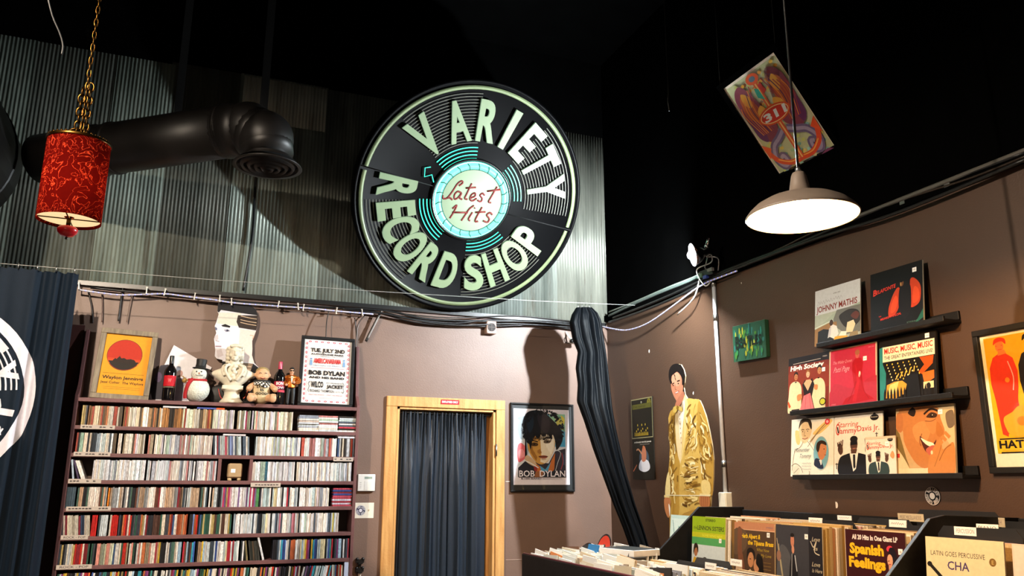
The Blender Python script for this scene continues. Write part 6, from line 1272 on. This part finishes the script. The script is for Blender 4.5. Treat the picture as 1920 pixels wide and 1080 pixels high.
A.line([(.5, .92), (.5, .2)], .045, 'b4482a', False); A.line([(.5, .92), (.5, .2)], .014, 'd89a58', False); A.ell(.5, .93, .07, .045, 'b84a28', n=16); A.ell(.5, .93, .035, .022, '4a5a68', n=12); A.poly([(.42, .78), (.5, .74), (.5, .84), (.44, .86)], '2f8a78'); A.poly([(.54, .78), (.6, .8), (.58, .88), (.52, .86)], 'a02c28')
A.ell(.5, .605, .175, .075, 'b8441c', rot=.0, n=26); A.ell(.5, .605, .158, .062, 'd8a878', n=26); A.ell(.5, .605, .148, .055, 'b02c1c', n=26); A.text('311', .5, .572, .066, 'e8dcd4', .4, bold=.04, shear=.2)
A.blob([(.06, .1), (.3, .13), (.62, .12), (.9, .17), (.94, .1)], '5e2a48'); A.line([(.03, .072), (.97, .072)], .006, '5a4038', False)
A.c = [tuple(min(1, x*1.7) for x in c[:3])+(1,) for c in A.c]; A.build('poster', M['glossprint'], t); MB().box((0, .002, Hp/2), (Wp, .002, Hp)).build('glass_pane', M['glass'], t)  # print colours brightened to stand in for light the poster lacks
inv = t.matrix_world.inverted()
for s_ in (-1, 1):
    for hh in (Hp+fb*.6, .05):
        q = t.matrix_world @ Vector((s_*(Wp/2+fb*.6), .012, hh)); MB().tube([inv @ q, inv @ Vector((q.x, q.y, ZC))], .0016, '121212', 5).build('hanging_wire', M['blackmetal'], t)
# ================================================================== record bins
def bin_(label, loc, parts):
    t = thing('record_bin', label, 'record bin', loc, group='black record bins')
    for nm, c, d in parts: MB().box(Vector(c)-Vector(loc), d).build(nm, M['blackwood'], t, bevel=.003)
    return t
def side(t, loc, y, prof):
    mb = MB(); mb.prism([(x-loc[0], z-loc[2]) for x, z in prof], y-loc[1]-.009, y-loc[1]+.009, '202020', 'y'); mb.build('side_panel', M['blackwood'], t, bevel=.002)
UF = .985                                                     # floor of the upper tier
l1 = (2.8, 3.3, 0)
b1 = bin_('black upper record bin along the right wall, behind the green-topped album', l1, [('base', (2.82, 3.31, UF/2-.01), (.62, 1.78, UF-.02)), ('back_board', (3.125, 3.31, 1.17), (.018, 1.78, .36)), ('front_board', (2.535, 3.31, 1.03), (.016, 1.76, .11))])
side(b1, l1, 4.19, [(2.49, .9), (2.49, 1.095), (2.815, 1.368), (3.13, 1.366), (3.13, .9)])
l2 = (2.7, 1.9, 0)
b2 = bin_('black upper record bin at the right edge, holding the cover with two maracas', l2, [('base', (2.75, 1.87, UF/2-.01), (.74, 1.06, UF-.02)), ('back_board', (3.12, 1.87, 1.18), (.018, 1.06, .38)), ('front_board', (2.385, 1.87, 1.03), (.016, 1.06, .10))])
side(b2, l2, 2.405, [(2.38, .9), (2.38, 1.15), (2.644, 1.374), (2.72, 1.386), (3.12, 1.372), (3.12, .9)])
l3 = (2.2, 3.4, 0)
b3 = bin_('long low black bin of singles and LPs in front of the upper record bins', l3, [('front_panel', (1.905, 3.34, .76), (.02, 2.7, .66)), ('base', (2.19, 3.56, .60), (.55, 2.22, .06)), ('end_panel', (2.29, 4.685, .74), (.78, .02, .64)), ('riser', (2.48, 3.27, .78), (.02, 1.66, .40)), ('singles_tray', (2.27, 4.44, .915), (.70, .46, .02)), ('singles_tray', (2.07, 3.73, .915), (.30, .92, .02))])
mb = MB(); mb.tube([(1.905-2.2, 4.68-3.4, 1.092), (1.905-2.2, 2.0-3.4, 1.092)], .006, '6a2030', 6); mb.build('top_edge', flat('5a1e2a', .4), b3)
ct_ = (2.93, 4.66, 0); b4 = bin_('small low black stand in the corner behind the gathered curtain', ct_, [('base', (2.93, 4.66, .50), (.44, .90, .99))])

sleevemesh = MB().box((.5, .5, .5), (1, 1, 1)).build('record_sleeve', M['sleeve'], bevel=0); sm_ = sleevemesh.data; C.objects.unlink(sleevemesh); bpy.data.objects.remove(sleevemesh)
SLC = 'c8b89a d8cab0 b89a6a a8874a d0bfa8 c0a884 8a6a3a e0d4c0 b8a890 9c7c4c c49a94 7a6a58 d4c8b8 e4dccc b07a50 5a4a3a'.split()
WHT = 'e8e6e0 dcdad4 d4d4d0 e4e0d4 c8ccc8 f0eeea d8d0bc e0e2e2 c4b8a0 b8bcb8'.split()
def file_lps(x0, x1, y0, y1, zf, step, lean, label, group, pal=SLC, h_=.312, jz=.006, skip=()):
    x = x0; n = 0
    while x < x1:
        if any(abs(x-q) < .026 for q in skip): x += .004; continue
        t = step*random.uniform(.55, .95); o = bpy.data.objects.new('record_sleeve', sm_); C.objects.link(o)
        w_ = abs(y0-y1)*random.uniform(.975, 1.0); o.scale = (t, w_, h_*random.uniform(.985, 1.0)); f = (x-x0)/(x1-x0)
        o.location = (x, min(y0, y1)+random.uniform(0, .008), zf+random.uniform(0, jz)); o.rotation_euler = (random.uniform(-.006, .006), lean*(1-.75*f), random.uniform(-.01, .01)); o.color = lin(random.choice(pal))
        tag(o, label, 'record', group); x += step*random.uniform(.9, 1.1); n += 1
    return n
def front_lp(label, art, x, y0, y1, zf, h_, lean, edge='c8b89a', stk=None, th=.006):
    w_ = abs(y1-y0); t = thing('album_cover', label, 'album', (x, (y0+y1)/2, zf), (-lean, 0, -pi/2))
    sv = MB().box((0, th/2, h_/2), (w_, th, h_), edge).build('sleeve', flat(edge, .6), t, bevel=.001); A = Art(w_, h_); art(A); A.build('cover_art', M['glossprint'], sv)
    if stk: s_ = Art(.022, .022); s_.o = A.o+.0006; s_.x0 = (stk[0]-.5)*w_-.011; s_.z0 = stk[1]*h_; s_.rect(0, 0, 1, 1, 'f0ece6'); s_.ell(.5, .5, .25, .25, 'c0b8b0', n=8); s_.build('price_sticker', M['paper'], sv)
def divider(label, x, y0, y1, zt, zf, tab=None, txt='', lean=.1, tabc='e4e0da', tabh=.03):
    """black card with rounded top corners; tab = (y left, y right, z bottom) of a title tab"""
    w_ = abs(y1-y0); t = thing('bin_divider', label, 'divider', (x, (y0+y1)/2, zf), (-lean, 0, -pi/2), 'black bin divider cards'); h_ = (zt-zf)/cos(lean)
    MB().prism([(-w_/2, 0), (w_/2, 0), (w_/2, h_-.03), (w_/2-.025, h_), (-w_/2+.025, h_), (-w_/2, h_-.03)], 0, .004, '161616').build('card', flat('141416', .45), t)
    if tab:
        a, b, zb = tab; tw = abs(b-a); A = Art(tw, tabh); A.x0 = -(a-(y0+y1)/2) if a > b else 0; A.z0 = (zb-zf)/cos(lean); A.o = .0015
        A.rect(0, 0, 1, 1, tabc)
        if txt: A.text(txt, .5, .25, .5, '6a5a58', .82)
        else: A.squiggle(.12, .85, .5, .35, 'a09890', .1, 12)
        tc = MB().box((A.x0+tw/2, .0005, A.z0+tabh/2), (tw, .002, tabh)).build('tab_card', flat(tabc, .6), t); A.build('title_print', M['paper'], tc)

# ---- cover designs of the front records
def a_green(A):
    A.rect(0, 0, 1, 1, 'c4cfd2'); A.rect(0, .54, 1, 1, '8fae1c'); A.rect(0, .54, 1, .66, '4f9a58'); A.rect(0, .66, 1, .74, 'b4b820'); A.text('STEREO', .56, .925, .04, '2a3a10', .3, bold=.03); A.text('LENNON SISTERS', .56, .78, .07, '33401a', .8, bold=.02); A.text('the', .1, .79, .05, '33401a', .1); A.text('SOMETHING NEW', .62, .68, .035, 'dce050', .6)
    A.poly([(0, 0), (.02, .22), (.08, .34), (.2, .3), (.24, .1), (.22, 0)], 'c49a28'); A.ell(.13, .43, .055, .09, 'a06a48', n=10); A.blob([(.05, .36), (.07, .52), (.14, .56), (.2, .5), (.2, .4), (.16, .48), (.1, .46)], '2a1c12'); A.ell(.41, .27, .06, .07, '5a3a28', n=10); A.ell(.41, .3, .07, .05, '2c2018', n=10); A.poly([(.3, 0), (.34, .18), (.5, .16), (.54, 0)], 'a8a888'); A.ell(.58, .2, .055, .075, 'b07850', n=10); A.blob([(.5, .2), (.54, .3), (.62, .29), (.68, .14), (.64, .06), (.62, .22)], '6a3a1c'); A.poly([(.48, 0), (.54, .12), (.68, .1), (.72, 0)], 'b89058'); A.poly([(.66, 0), (.72, .12), (.8, 0)], '4a4a34')
    A.line([(.86, .0), (.87, .2)], .016, '3a3a2a', False); A.ell(.87, .18, .05, .04, '4a4a30', n=7)
def a_couple(A):
    A.rect(0, 0, 1, 1, '4a3626'); A.rect(0, .9, 1, 1, 'b07858'); A.rect(0, .885, 1, .9, 'c89a78'); A.text('STEREO', .88, .935, .02, '3a4a78', .16); A.blob([(.0, .88), (.3, .86), (.3, .6), (.0, .5)], '5a4634'); A.text('Herb Alpert &', .42, .76, .07, 'd8b020', .48, bold=.035, shear=.15); A.text('the Tijuana Brass', .66, .665, .07, 'd8b020', .62, bold=.035, shear=.15); A.text('What Now', .72, .58, .045, 'a89028', .3, shear=.2); A.text('My Love', .8, .5, .045, 'a89028', .24, shear=.2)
    A.blob([(.1, .9), (.2, .88), (.2, .6), (.28, .3), (.2, .2), (.1, .5)], '6e442e'); A.poly([(.02, .0), (.06, .38), (.2, .42), (.24, .1), (.18, 0)], 'b89c80'); A.line([(.16, .2), (.14, .02)], .03, '241c18', False); A.line([(.06, .12), (.22, .12)], .03, '241c18', False); A.poly([(.28, 0), (.32, .24), (.42, .3), (.54, .2), (.56, 0)], 'c0a48a'); A.poly([(.4, 0), (.46, .16), (.52, 0)], '5a2e20')
    A.ell(.43, .44, .075, .12, 'b47c54', n=12); A.blob([(.34, .44), (.34, .58), (.44, .62), (.53, .56), (.53, .46), (.48, .54), (.4, .54)], '1c1410'); A.line([(.4, .45), (.44, .45)], .012, '241610', False); A.ell(.57, .36, .07, .1, 'b8805a', n=12); A.blob([(.56, .4), (.6, .54), (.7, .5), (.74, .34), (.74, .1), (.66, .0), (.62, .1), (.64, .3)], '140f0d'); A.poly([(.6, 0), (.64, .16), (.7, .2), (.78, .1), (.8, 0)], 'c48a28'); A.ell(.88, .12, .03, .05, 'c0a018', n=7)
    for k in range(6): A.line([(.74, .42-.05*k), (.92, .42-.05*k)], .008, '7a6030', False)
def a_trumpet(A):
    A.rect(0, 0, 1, 1, '34343a'); A.blob([(.0, .3), (.1, .7), (.3, .6), (.4, .2), (.2, .0), (.0, .0)], '4c4c50'); A.rect(.72, 0, 1, 1, '1c1a20'); A.blob([(.3, .0), (.3, .4), (.36, .58), (.44, .54), (.48, .3), (.5, 0)], '1a181c'); A.ell(.37, .78, .04, .09, 'b4745a', n=12); A.ell(.37, .86, .045, .03, '1a1210', n=10); A.ell(.38, .66, .03, .06, 'c08468', n=10)
    A.line([(.36, .6), (.34, .3), (.32, 0)], .016, '8a8a8c'); A.line([(.42, .58), (.46, .36)], .02, 'b0b4b8'); A.line([(.06, .72), (.1, .4), (.2, .0)], .014, 'a89878', False); A.line([(.02, .8), (.08, .5)], .012, 'b8a888', False); A.ell(.06, .55, .05, .08, '8a6450', n=10); A.line([(.1, .5), (.14, .3), (.16, .2)], .02, '9a9070')
    A.line([(.76, .8), (.82, .72), (.88, .8), (.84, .66), (.94, .62)], .014, 'c4b8a0'); A.text('Love', .87, .8, .06, 'c0b498', .16, shear=.3); A.text('Is', .86, .68, .05, 'c0b498', .08, shear=.3); A.text('Love', .86, .46, .06, 'c0b498', .16, shear=.3); A.text('Is Here', .88, .38, .05, 'c0b498', .2, shear=.3); A.text('Herb Alpert', .86, .28, .04, 'b070a0', .24); A.ell(.86, .22, .05, .014, 'c02a30', n=8); A.ell(.84, .82, .006, .006, 'ffffff', n=4)
    for k in range(6): A.line([(.78, .16-.03*k), (.94, .16-.03*k)], .006, '5a5458', False)
    A.blob([(.52, .0), (.56, .08), (.68, .12), (.7, .0)], '8a3028')
def a_spanish(A):
    A.rect(0, 0, 1, 1, '340e12'); A.text('All 20 Hits In One Giant LP', .5, .88, .062, 'e8dcd4', .76, bold=.035); A.text('Spanish', .36, .70, .135, 'e8b01c', .58, bold=.05); A.text('Feelings', .36, .53, .135, 'e8b01c', .62, bold=.05)
    A.ell(.745, .80, .05, .035, 'd0384a', rot=.3, n=12); A.blob([(.72, .66), (.74, .8), (.82, .8), (.88, .66), (.9, .5), (.8, .44), (.76, .56)], '161018'); A.ell(.745, .66, .045, .075, 'd49a78', n=12); A.poly([(.72, .6), (.78, .6), (.78, .5), (.72, .5)], 'cc9270'); A.blob([(.62, .3), (.62, .42), (.72, .5), (.84, .48), (.92, .36), (.88, .2), (.7, .2)], 'cf9674'); A.blob([(.66, .22), (.62, .4), (.68, .44), (.76, .36), (.88, .38), (.92, .28), (.86, .0), (.7, .0)], '9aa088'); A.blob([(.6, .3), (.54, .14), (.6, .0), (.66, .04), (.62, .14), (.68, .28)], 'd09672'); A.poly([(.66, .26), (.76, .3), (.9, .2), (.88, .0), (.68, 0)], '2a5a70')
    A.line([(.71, .65), (.74, .655)], .008, '2a1410', False); A.line([(.72, .61), (.76, .615)], .01, 'a8303a', False); A.text('VOLUME TWO', .24, .2, .03, '8a4a40', .3)
def a_maracas(A):
    A.rect(0, 0, 1, 1, 'd8c69a'); A.text('LATIN GOES PERCUSSIVE', .42, .80, .05, '3a3028', .7); A.text('CHA', .43, .66, .09, '4a3860', .28, bold=.015); A.ell(.86, .78, .042, .042, '7a5a28', n=16); A.text('E', .86, .76, .04, 'c0a060', bold=.02)
    for (a, b), (c, d) in (((.05, .7), (.24, .54)), ((.95, .62), (.76, .44))): A.line([(a, b), ((a+c)/2, (b+d)/2), (c, d)], .04, '1e1a18', False); A.ell(a, b, .035, .03, '1e1a18', n=8)
    A.ell(.36, .36, .17, .20, '3f8a1c', n=24); A.ell(.66, .33, .17, .20, 'cc3018', n=24); A.poly([(.50, .28), (.515, .42), (.535, .28), (.515, .2)], '5a2a14')
    for k in range(9): A.line([(.24+.03*k, .28+.02*k), (.26+.03*k, .44+.008*k)], .02, '1c4a10', False); A.line([(.26+.03*k, .44+.008*k), (.27+.03*k, .3+.02*k)], .02, '1c4a10', False)
    A.poly([(.66, .53), (.72, .5), (.86, .2), (.82, .14), (.72, .3)], 'e2c4b4'); A.poly([(.74, .48), (.78, .44), (.9, .24), (.86, .2)], 'e8d4c4'); A.text('CHA', .5, .06, .09, '4a3860', .28, bold=.015)
def a_redtitle(A):
    A.rect(0, 0, 1, 1, 'dcc0a8'); A.rect(.02, .02, .98, .98, 'e0c6b0'); A.text('THERE', .42, .74, .05, 'c8402c', .4, bold=.03); A.text('IS A', .4, .62, .06, 'c8402c', .3, bold=.03)
def a_nancy(A):
    A.rect(0, 0, 1, 1, 'b8472c'); A.rect(0, .93, 1, 1, 'a04028'); A.poly([(0, 0), (0, .93), (.42, .93), (.4, 0)], 'b84a30')
    for k in range(8): A.rect(.03+.05*k, .45, .055+.05*k, .88, 'e4d4bc')
    A.text('NANCY', .25, .70, .2, 'e8dcc4', .46, bold=.03, condense=.5); A.text('NANCY', .25, .45, .2, 'e8dcc4', .46, bold=.03, condense=.5); A.blob([(.46, .0), (.44, .5), (.5, .78), (.66, .86), (.82, .74), (.9, .4), (.92, .0)], '5a381c'); A.ell(.68, .42, .15, .24, 'c0804c', n=16); A.blob([(.5, .5), (.56, .74), (.7, .8), (.84, .66), (.8, .6), (.66, .7), (.56, .56)], '6a4424'); A.rect(.86, .24, .92, .44, 'f0e8e0')
LZ = .999
front_lp('LP with lime green band above children on a pale sky', a_green, 2.652, 4.052, 3.742, LZ, .325, .085, stk=(.86, .6))
front_lp('LP showing a kissing couple under yellow lettering, beside the green-banded one', a_couple, 2.622, 3.625, 3.31, LZ, .312, .085, stk=(.86, .8))
front_lp('dark LP of a trumpeter in a black suit beneath the record ledges', a_trumpet, 2.622, 3.295, 2.985, LZ, .315, .07, stk=(.68, .82))
front_lp('maroon LP with big yellow title and a dark-haired lady in a red hat', a_spanish, 2.592, 2.81, 2.495, LZ, .318, .06, stk=(.92, .74))
front_lp('cream LP with green and red maracas at the bottom right', a_maracas, 2.52, 2.345, 2.03, LZ, .318, .10)
front_lp('pale pink LP with red capitals cut off by the right edge', a_redtitle, 2.50, 1.985, 1.67, LZ, .316, .10, 'd8c4b0')
front_lp('red LP with tall cream capitals and a brown-haired face, front of the low bin', a_nancy, 2.262, 4.05, 3.735, .778, .315, .06, 'b8472c', stk=(.88, .1))
file_lps(2.675, 3.06, 4.06, 3.735, LZ, .018, .08, 'LP sleeve filed behind the lime green album', 'LPs behind the green album', jz=.012)
file_lps(2.645, 3.06, 3.63, 3.31, LZ, .018, .08, 'LP sleeve filed behind the kissing-couple album', 'LPs behind the couple album', jz=.012)
file_lps(2.645, 3.06, 3.30, 2.975, LZ, .018, .07, 'LP sleeve filed behind the trumpeter album', 'LPs behind the trumpeter album', jz=.01, skip=(2.82,))
file_lps(2.62, 3.06, 2.82, 2.49, LZ, .018, .06, 'LP sleeve filed behind the maroon album', 'LPs behind the maroon album', jz=.01, skip=(2.82,))
file_lps(2.56, 3.02, 2.345, 2.02, LZ, .024, .10, 'LP sleeve filed behind the maracas album', 'LPs behind the maracas album', jz=.004, skip=(2.62, 2.80, 2.995))
file_lps(2.55, 3.02, 1.985, 1.66, LZ, .026, .10, 'LP sleeve filed behind the pink album with red capitals', 'LPs behind the pink album', 'd8c4b0 e0c8b0 c89a70 d08a60 b88a58'.split(), jz=.004)
file_lps(2.282, 2.46, 4.05, 3.735, .778, .013, .06, 'LP sleeve filed behind the red album in the low bin', 'LPs behind the red album', 'd8cab0 c8b89a d0bfa8 b89a6a c49a94 c8a0a0'.split(), jz=.008)
file_lps(2.25, 2.46, 3.70, 3.385, .80, .013, .05, 'LP sleeve in the second stack of the low bin, right of the red album', 'LPs in the second low stack', 'd8cab0 e0d8c8 c8b89a b0a898 d0c8bc'.split(), jz=.008, skip=(2.312, 2.437))
file_lps(2.22, 2.46, 3.35, 3.035, .795, .013, .05, 'LP sleeve in the third stack of the low bin, below the trumpeter', 'LPs in the third low stack', jz=.008)
def ytab(px, py, x): return Xp(px, py, x).y, Xp(px, py, x).z
def dv(label, x, y0, y1, zt, zf, q=None, txt='', **k):
    tb = None
    if q: (a, _), (b, zb) = ytab(q[0], q[2], x), ytab(q[1], q[2], x); tb = (a, b, zb)
    divider(label, x, y0, y1, zt, zf, tb, txt, **k)
dv('black divider with white tab behind the trumpeter album', 2.80, 3.30, 2.975, 1.335, LZ, (1507, 1532, 984))
dv('black divider with white tab behind the maroon album', 2.80, 2.82, 2.49, 1.335, LZ, (1657, 1689, 990))
dv('black divider with cream title strip behind the maroon album, tallest', 3.07, 2.86, 2.44, 1.392, LZ, (1685, 1733, 979), 'MUSIC MISCELLANEOUS', lean=.0, tabc='b8a888', tabh=.034)
dv('black divider with white tab between the trumpeter and maroon albums', 3.04, 3.20, 2.86, 1.345, LZ, (1569, 1595, 976), lean=.02, tabh=.022)
dv('black divider titled PERCUSSION behind the maracas album', 2.60, 2.36, 2.02, 1.352, LZ, (1778, 1819, 1006), 'PERCUSSION')
dv('black divider titled PIANO behind the percussion divider', 2.78, 2.34, 2.0, 1.345, LZ, (1820, 1861, 1000), 'PIANO')
dv('black rear divider with typed strip at the back of the right bin', 2.99, 2.39, 1.95, 1.362, LZ, (1817, 1882, 989), 'SINGLE - TRIO ORCH', lean=.03, tabc='a89c84', tabh=.036)
dv('black divider behind the pink album with red capitals', 2.58, 1.98, 1.66, 1.345, LZ)
dv('black divider with white tab in the second low stack', 2.30, 3.70, 3.385, 1.128, .8, (1312, 1332, 1070))
dv('black divider with white tab in front of the kissing couple', 2.43, 3.70, 3.385, 1.138, .8, (1366, 1387, 1063), lean=.04)
front_lp('dark LP with cream border at the front of the second low stack', lambda A: (A.rect(0, 0, 1, 1, '1c1a1e'), A.rect(.03, .92, .97, .97, 'c8b090'), A.text('THE SOUND OF', .4, .84, .04, 'c8b8a0', .5)), 2.225, 3.70, 3.385, .785, .315, .05, 'd8cab0')

# sleeve in a clear plastic bag left of the upper bin
y0, y1 = Xp(1249, 972, 2.86).y, Xp(1291, 972, 2.86).y
def a_teal(A): A.rect(0, 0, 1, 1, 'b4ccc6'); A.rect(.04, .04, .96, .93, 'c8d8d2'); A.text('MANCINI', .62, .72, .07, '2f8a80', .5, bold=.02); A.poly([(.4, .5), (.8, .62), (.9, .2), (.4, .1)], '3a9a88'); A.blob([(.4, .4), (.55, .5), (.6, .36), (.48, .3)], 'b0686a'); A.line([(.1, .9), (.2, .6), (.16, .3)], .02, '5a8a88'); A.line([(.2, .4), (.26, .2)], .014, 'e4ece8', False)
front_lp('pale teal record in a clear plastic bag left of the upper bin', a_teal, 2.86, y0, y1, .995, .315, .12, 'c4d4ce')
# singles: seven-inch sleeves in the low bin
def singles(x0, x1, y0, y1, label, group):
    x = x0
    while x < x1:
        o = bpy.data.objects.new('single_sleeve', sm_); C.objects.link(o); s_ = random.uniform(.165, .184)
        o.scale = (random.uniform(.003, .007), s_, s_); o.location = (x, y1+random.uniform(0, .012), .926+.02*(x-x0)+random.uniform(0, .012)+(.022 if random.random() < .12 else 0))
        o.rotation_euler = (random.uniform(-.09, .09), random.uniform(.04, .20), random.uniform(-.05, .05)); o.color = lin(random.choice(WHT if random.random() < .86 else 'b89a78 6a4a38 a89a88 1c1a1a 8a7a68 7a7a80 b8a890 c87a40'.split()))
        tag(o, label, 'single', group); x += random.uniform(.010, .017)
for k, (ya, yb, xe) in enumerate(((4.665, 4.48, 2.56), (4.475, 4.29, 2.56), (4.285, 4.10, 2.46), (4.02, 3.84, 2.17), (3.83, 3.65, 2.17), (3.64, 3.46, 2.17), (3.45, 3.30, 2.17))):
    nm = ('farthest row, against the back end of the low bin', 'second row from the back end of the low bin', 'third row from the back end of the low bin', 'row left of the red album in the low bin', 'row just right of the red album front in the low bin', 'sixth row along the front of the low bin', 'nearest row along the front of the low bin')[k]
    singles(1.93, xe, ya, yb, 'single in paper sleeve, '+nm, 'singles, '+nm)
# black seven-inch records peeking out, one with a red label
def disc7(label, px, py, y, lab, r=.0875, tilt=.3):
    p = Yp(px, py, y); t = thing('vinyl_single', label, 'record', (p.x, p.y, p.z-r*.9), (0, tilt, 0)); T = Matrix.Rotation(-pi/2, 4, 'Y')
    MB().lathe([(r, 0), (r, .0015), (.0, .0016)], '0c0c0c', 32, T).build('disc', flat('0c0c0d', .2), t); MB().lathe([(r*.88, .0017), (r*.3, .0019)], lab, 32, T, caps=False).build('label', flat(lab, .5), t)
disc7('black-edged single with a big orange-red label standing among the singles', 1131, 1003, 4.55, 'd03c28')
disc7('plain black single leaning in the singles, left of the red-labelled one', 1092, 1016, 4.55, '1a1a1a', tilt=.6); disc7('plain black single leaning right of the red-labelled one', 1148, 1022, 4.4, '1c1b1b', tilt=.6)
p = Yp(1112, 1031, 4.4); tag(MB().box((0, 0, 0), (.012, .10, .06)).build('blue_tab_card', flat('2f7ab8', .5), loc=(p.x, p.y, p.z), rot=(0, .3, .1)), 'bright blue card standing among the white singles', 'card')
# boxed set lying on the singles, and a black case under it
p = Yp(1180, 1036, 4.22); t = thing('boxed_set', 'white record box set lying flat on top of the singles', 'box set', (p.x, p.y, p.z-.012), (0, 0, .25))
MB().box((0, 0, .018), (.20, .28, .034)).build('box', flat('e0dedc', .5), t, bevel=.002); A = Art(.19, .27); MB().box((0, 0, .0358), (.19, .27, .001)).build('dark_cover', flat('2a2c2a', .35), t)
p = Yp(1182, 1048, 4.12); tag(MB().box((0, 0, 0), (.09, .16, .028)).build('black_case', flat('161416', .3), loc=(p.x, p.y, p.z), rot=(0, 0, .2), bevel=.003), 'shiny black case under the white box set', 'case')
for k in range(4):
    p = Yp(1226+4*k, 1036-2*k, 4.6); o = tag(MB().box((0, 0, 0), (.006, .17, .17)).build('single_sleeve', flat('dcd8cc', .6), loc=(p.x, p.y, p.z-.08), rot=(0, .2, 0)), 'white paper single sleeve at the foot of the black curtain', 'single', 'singles at the foot of the curtain')
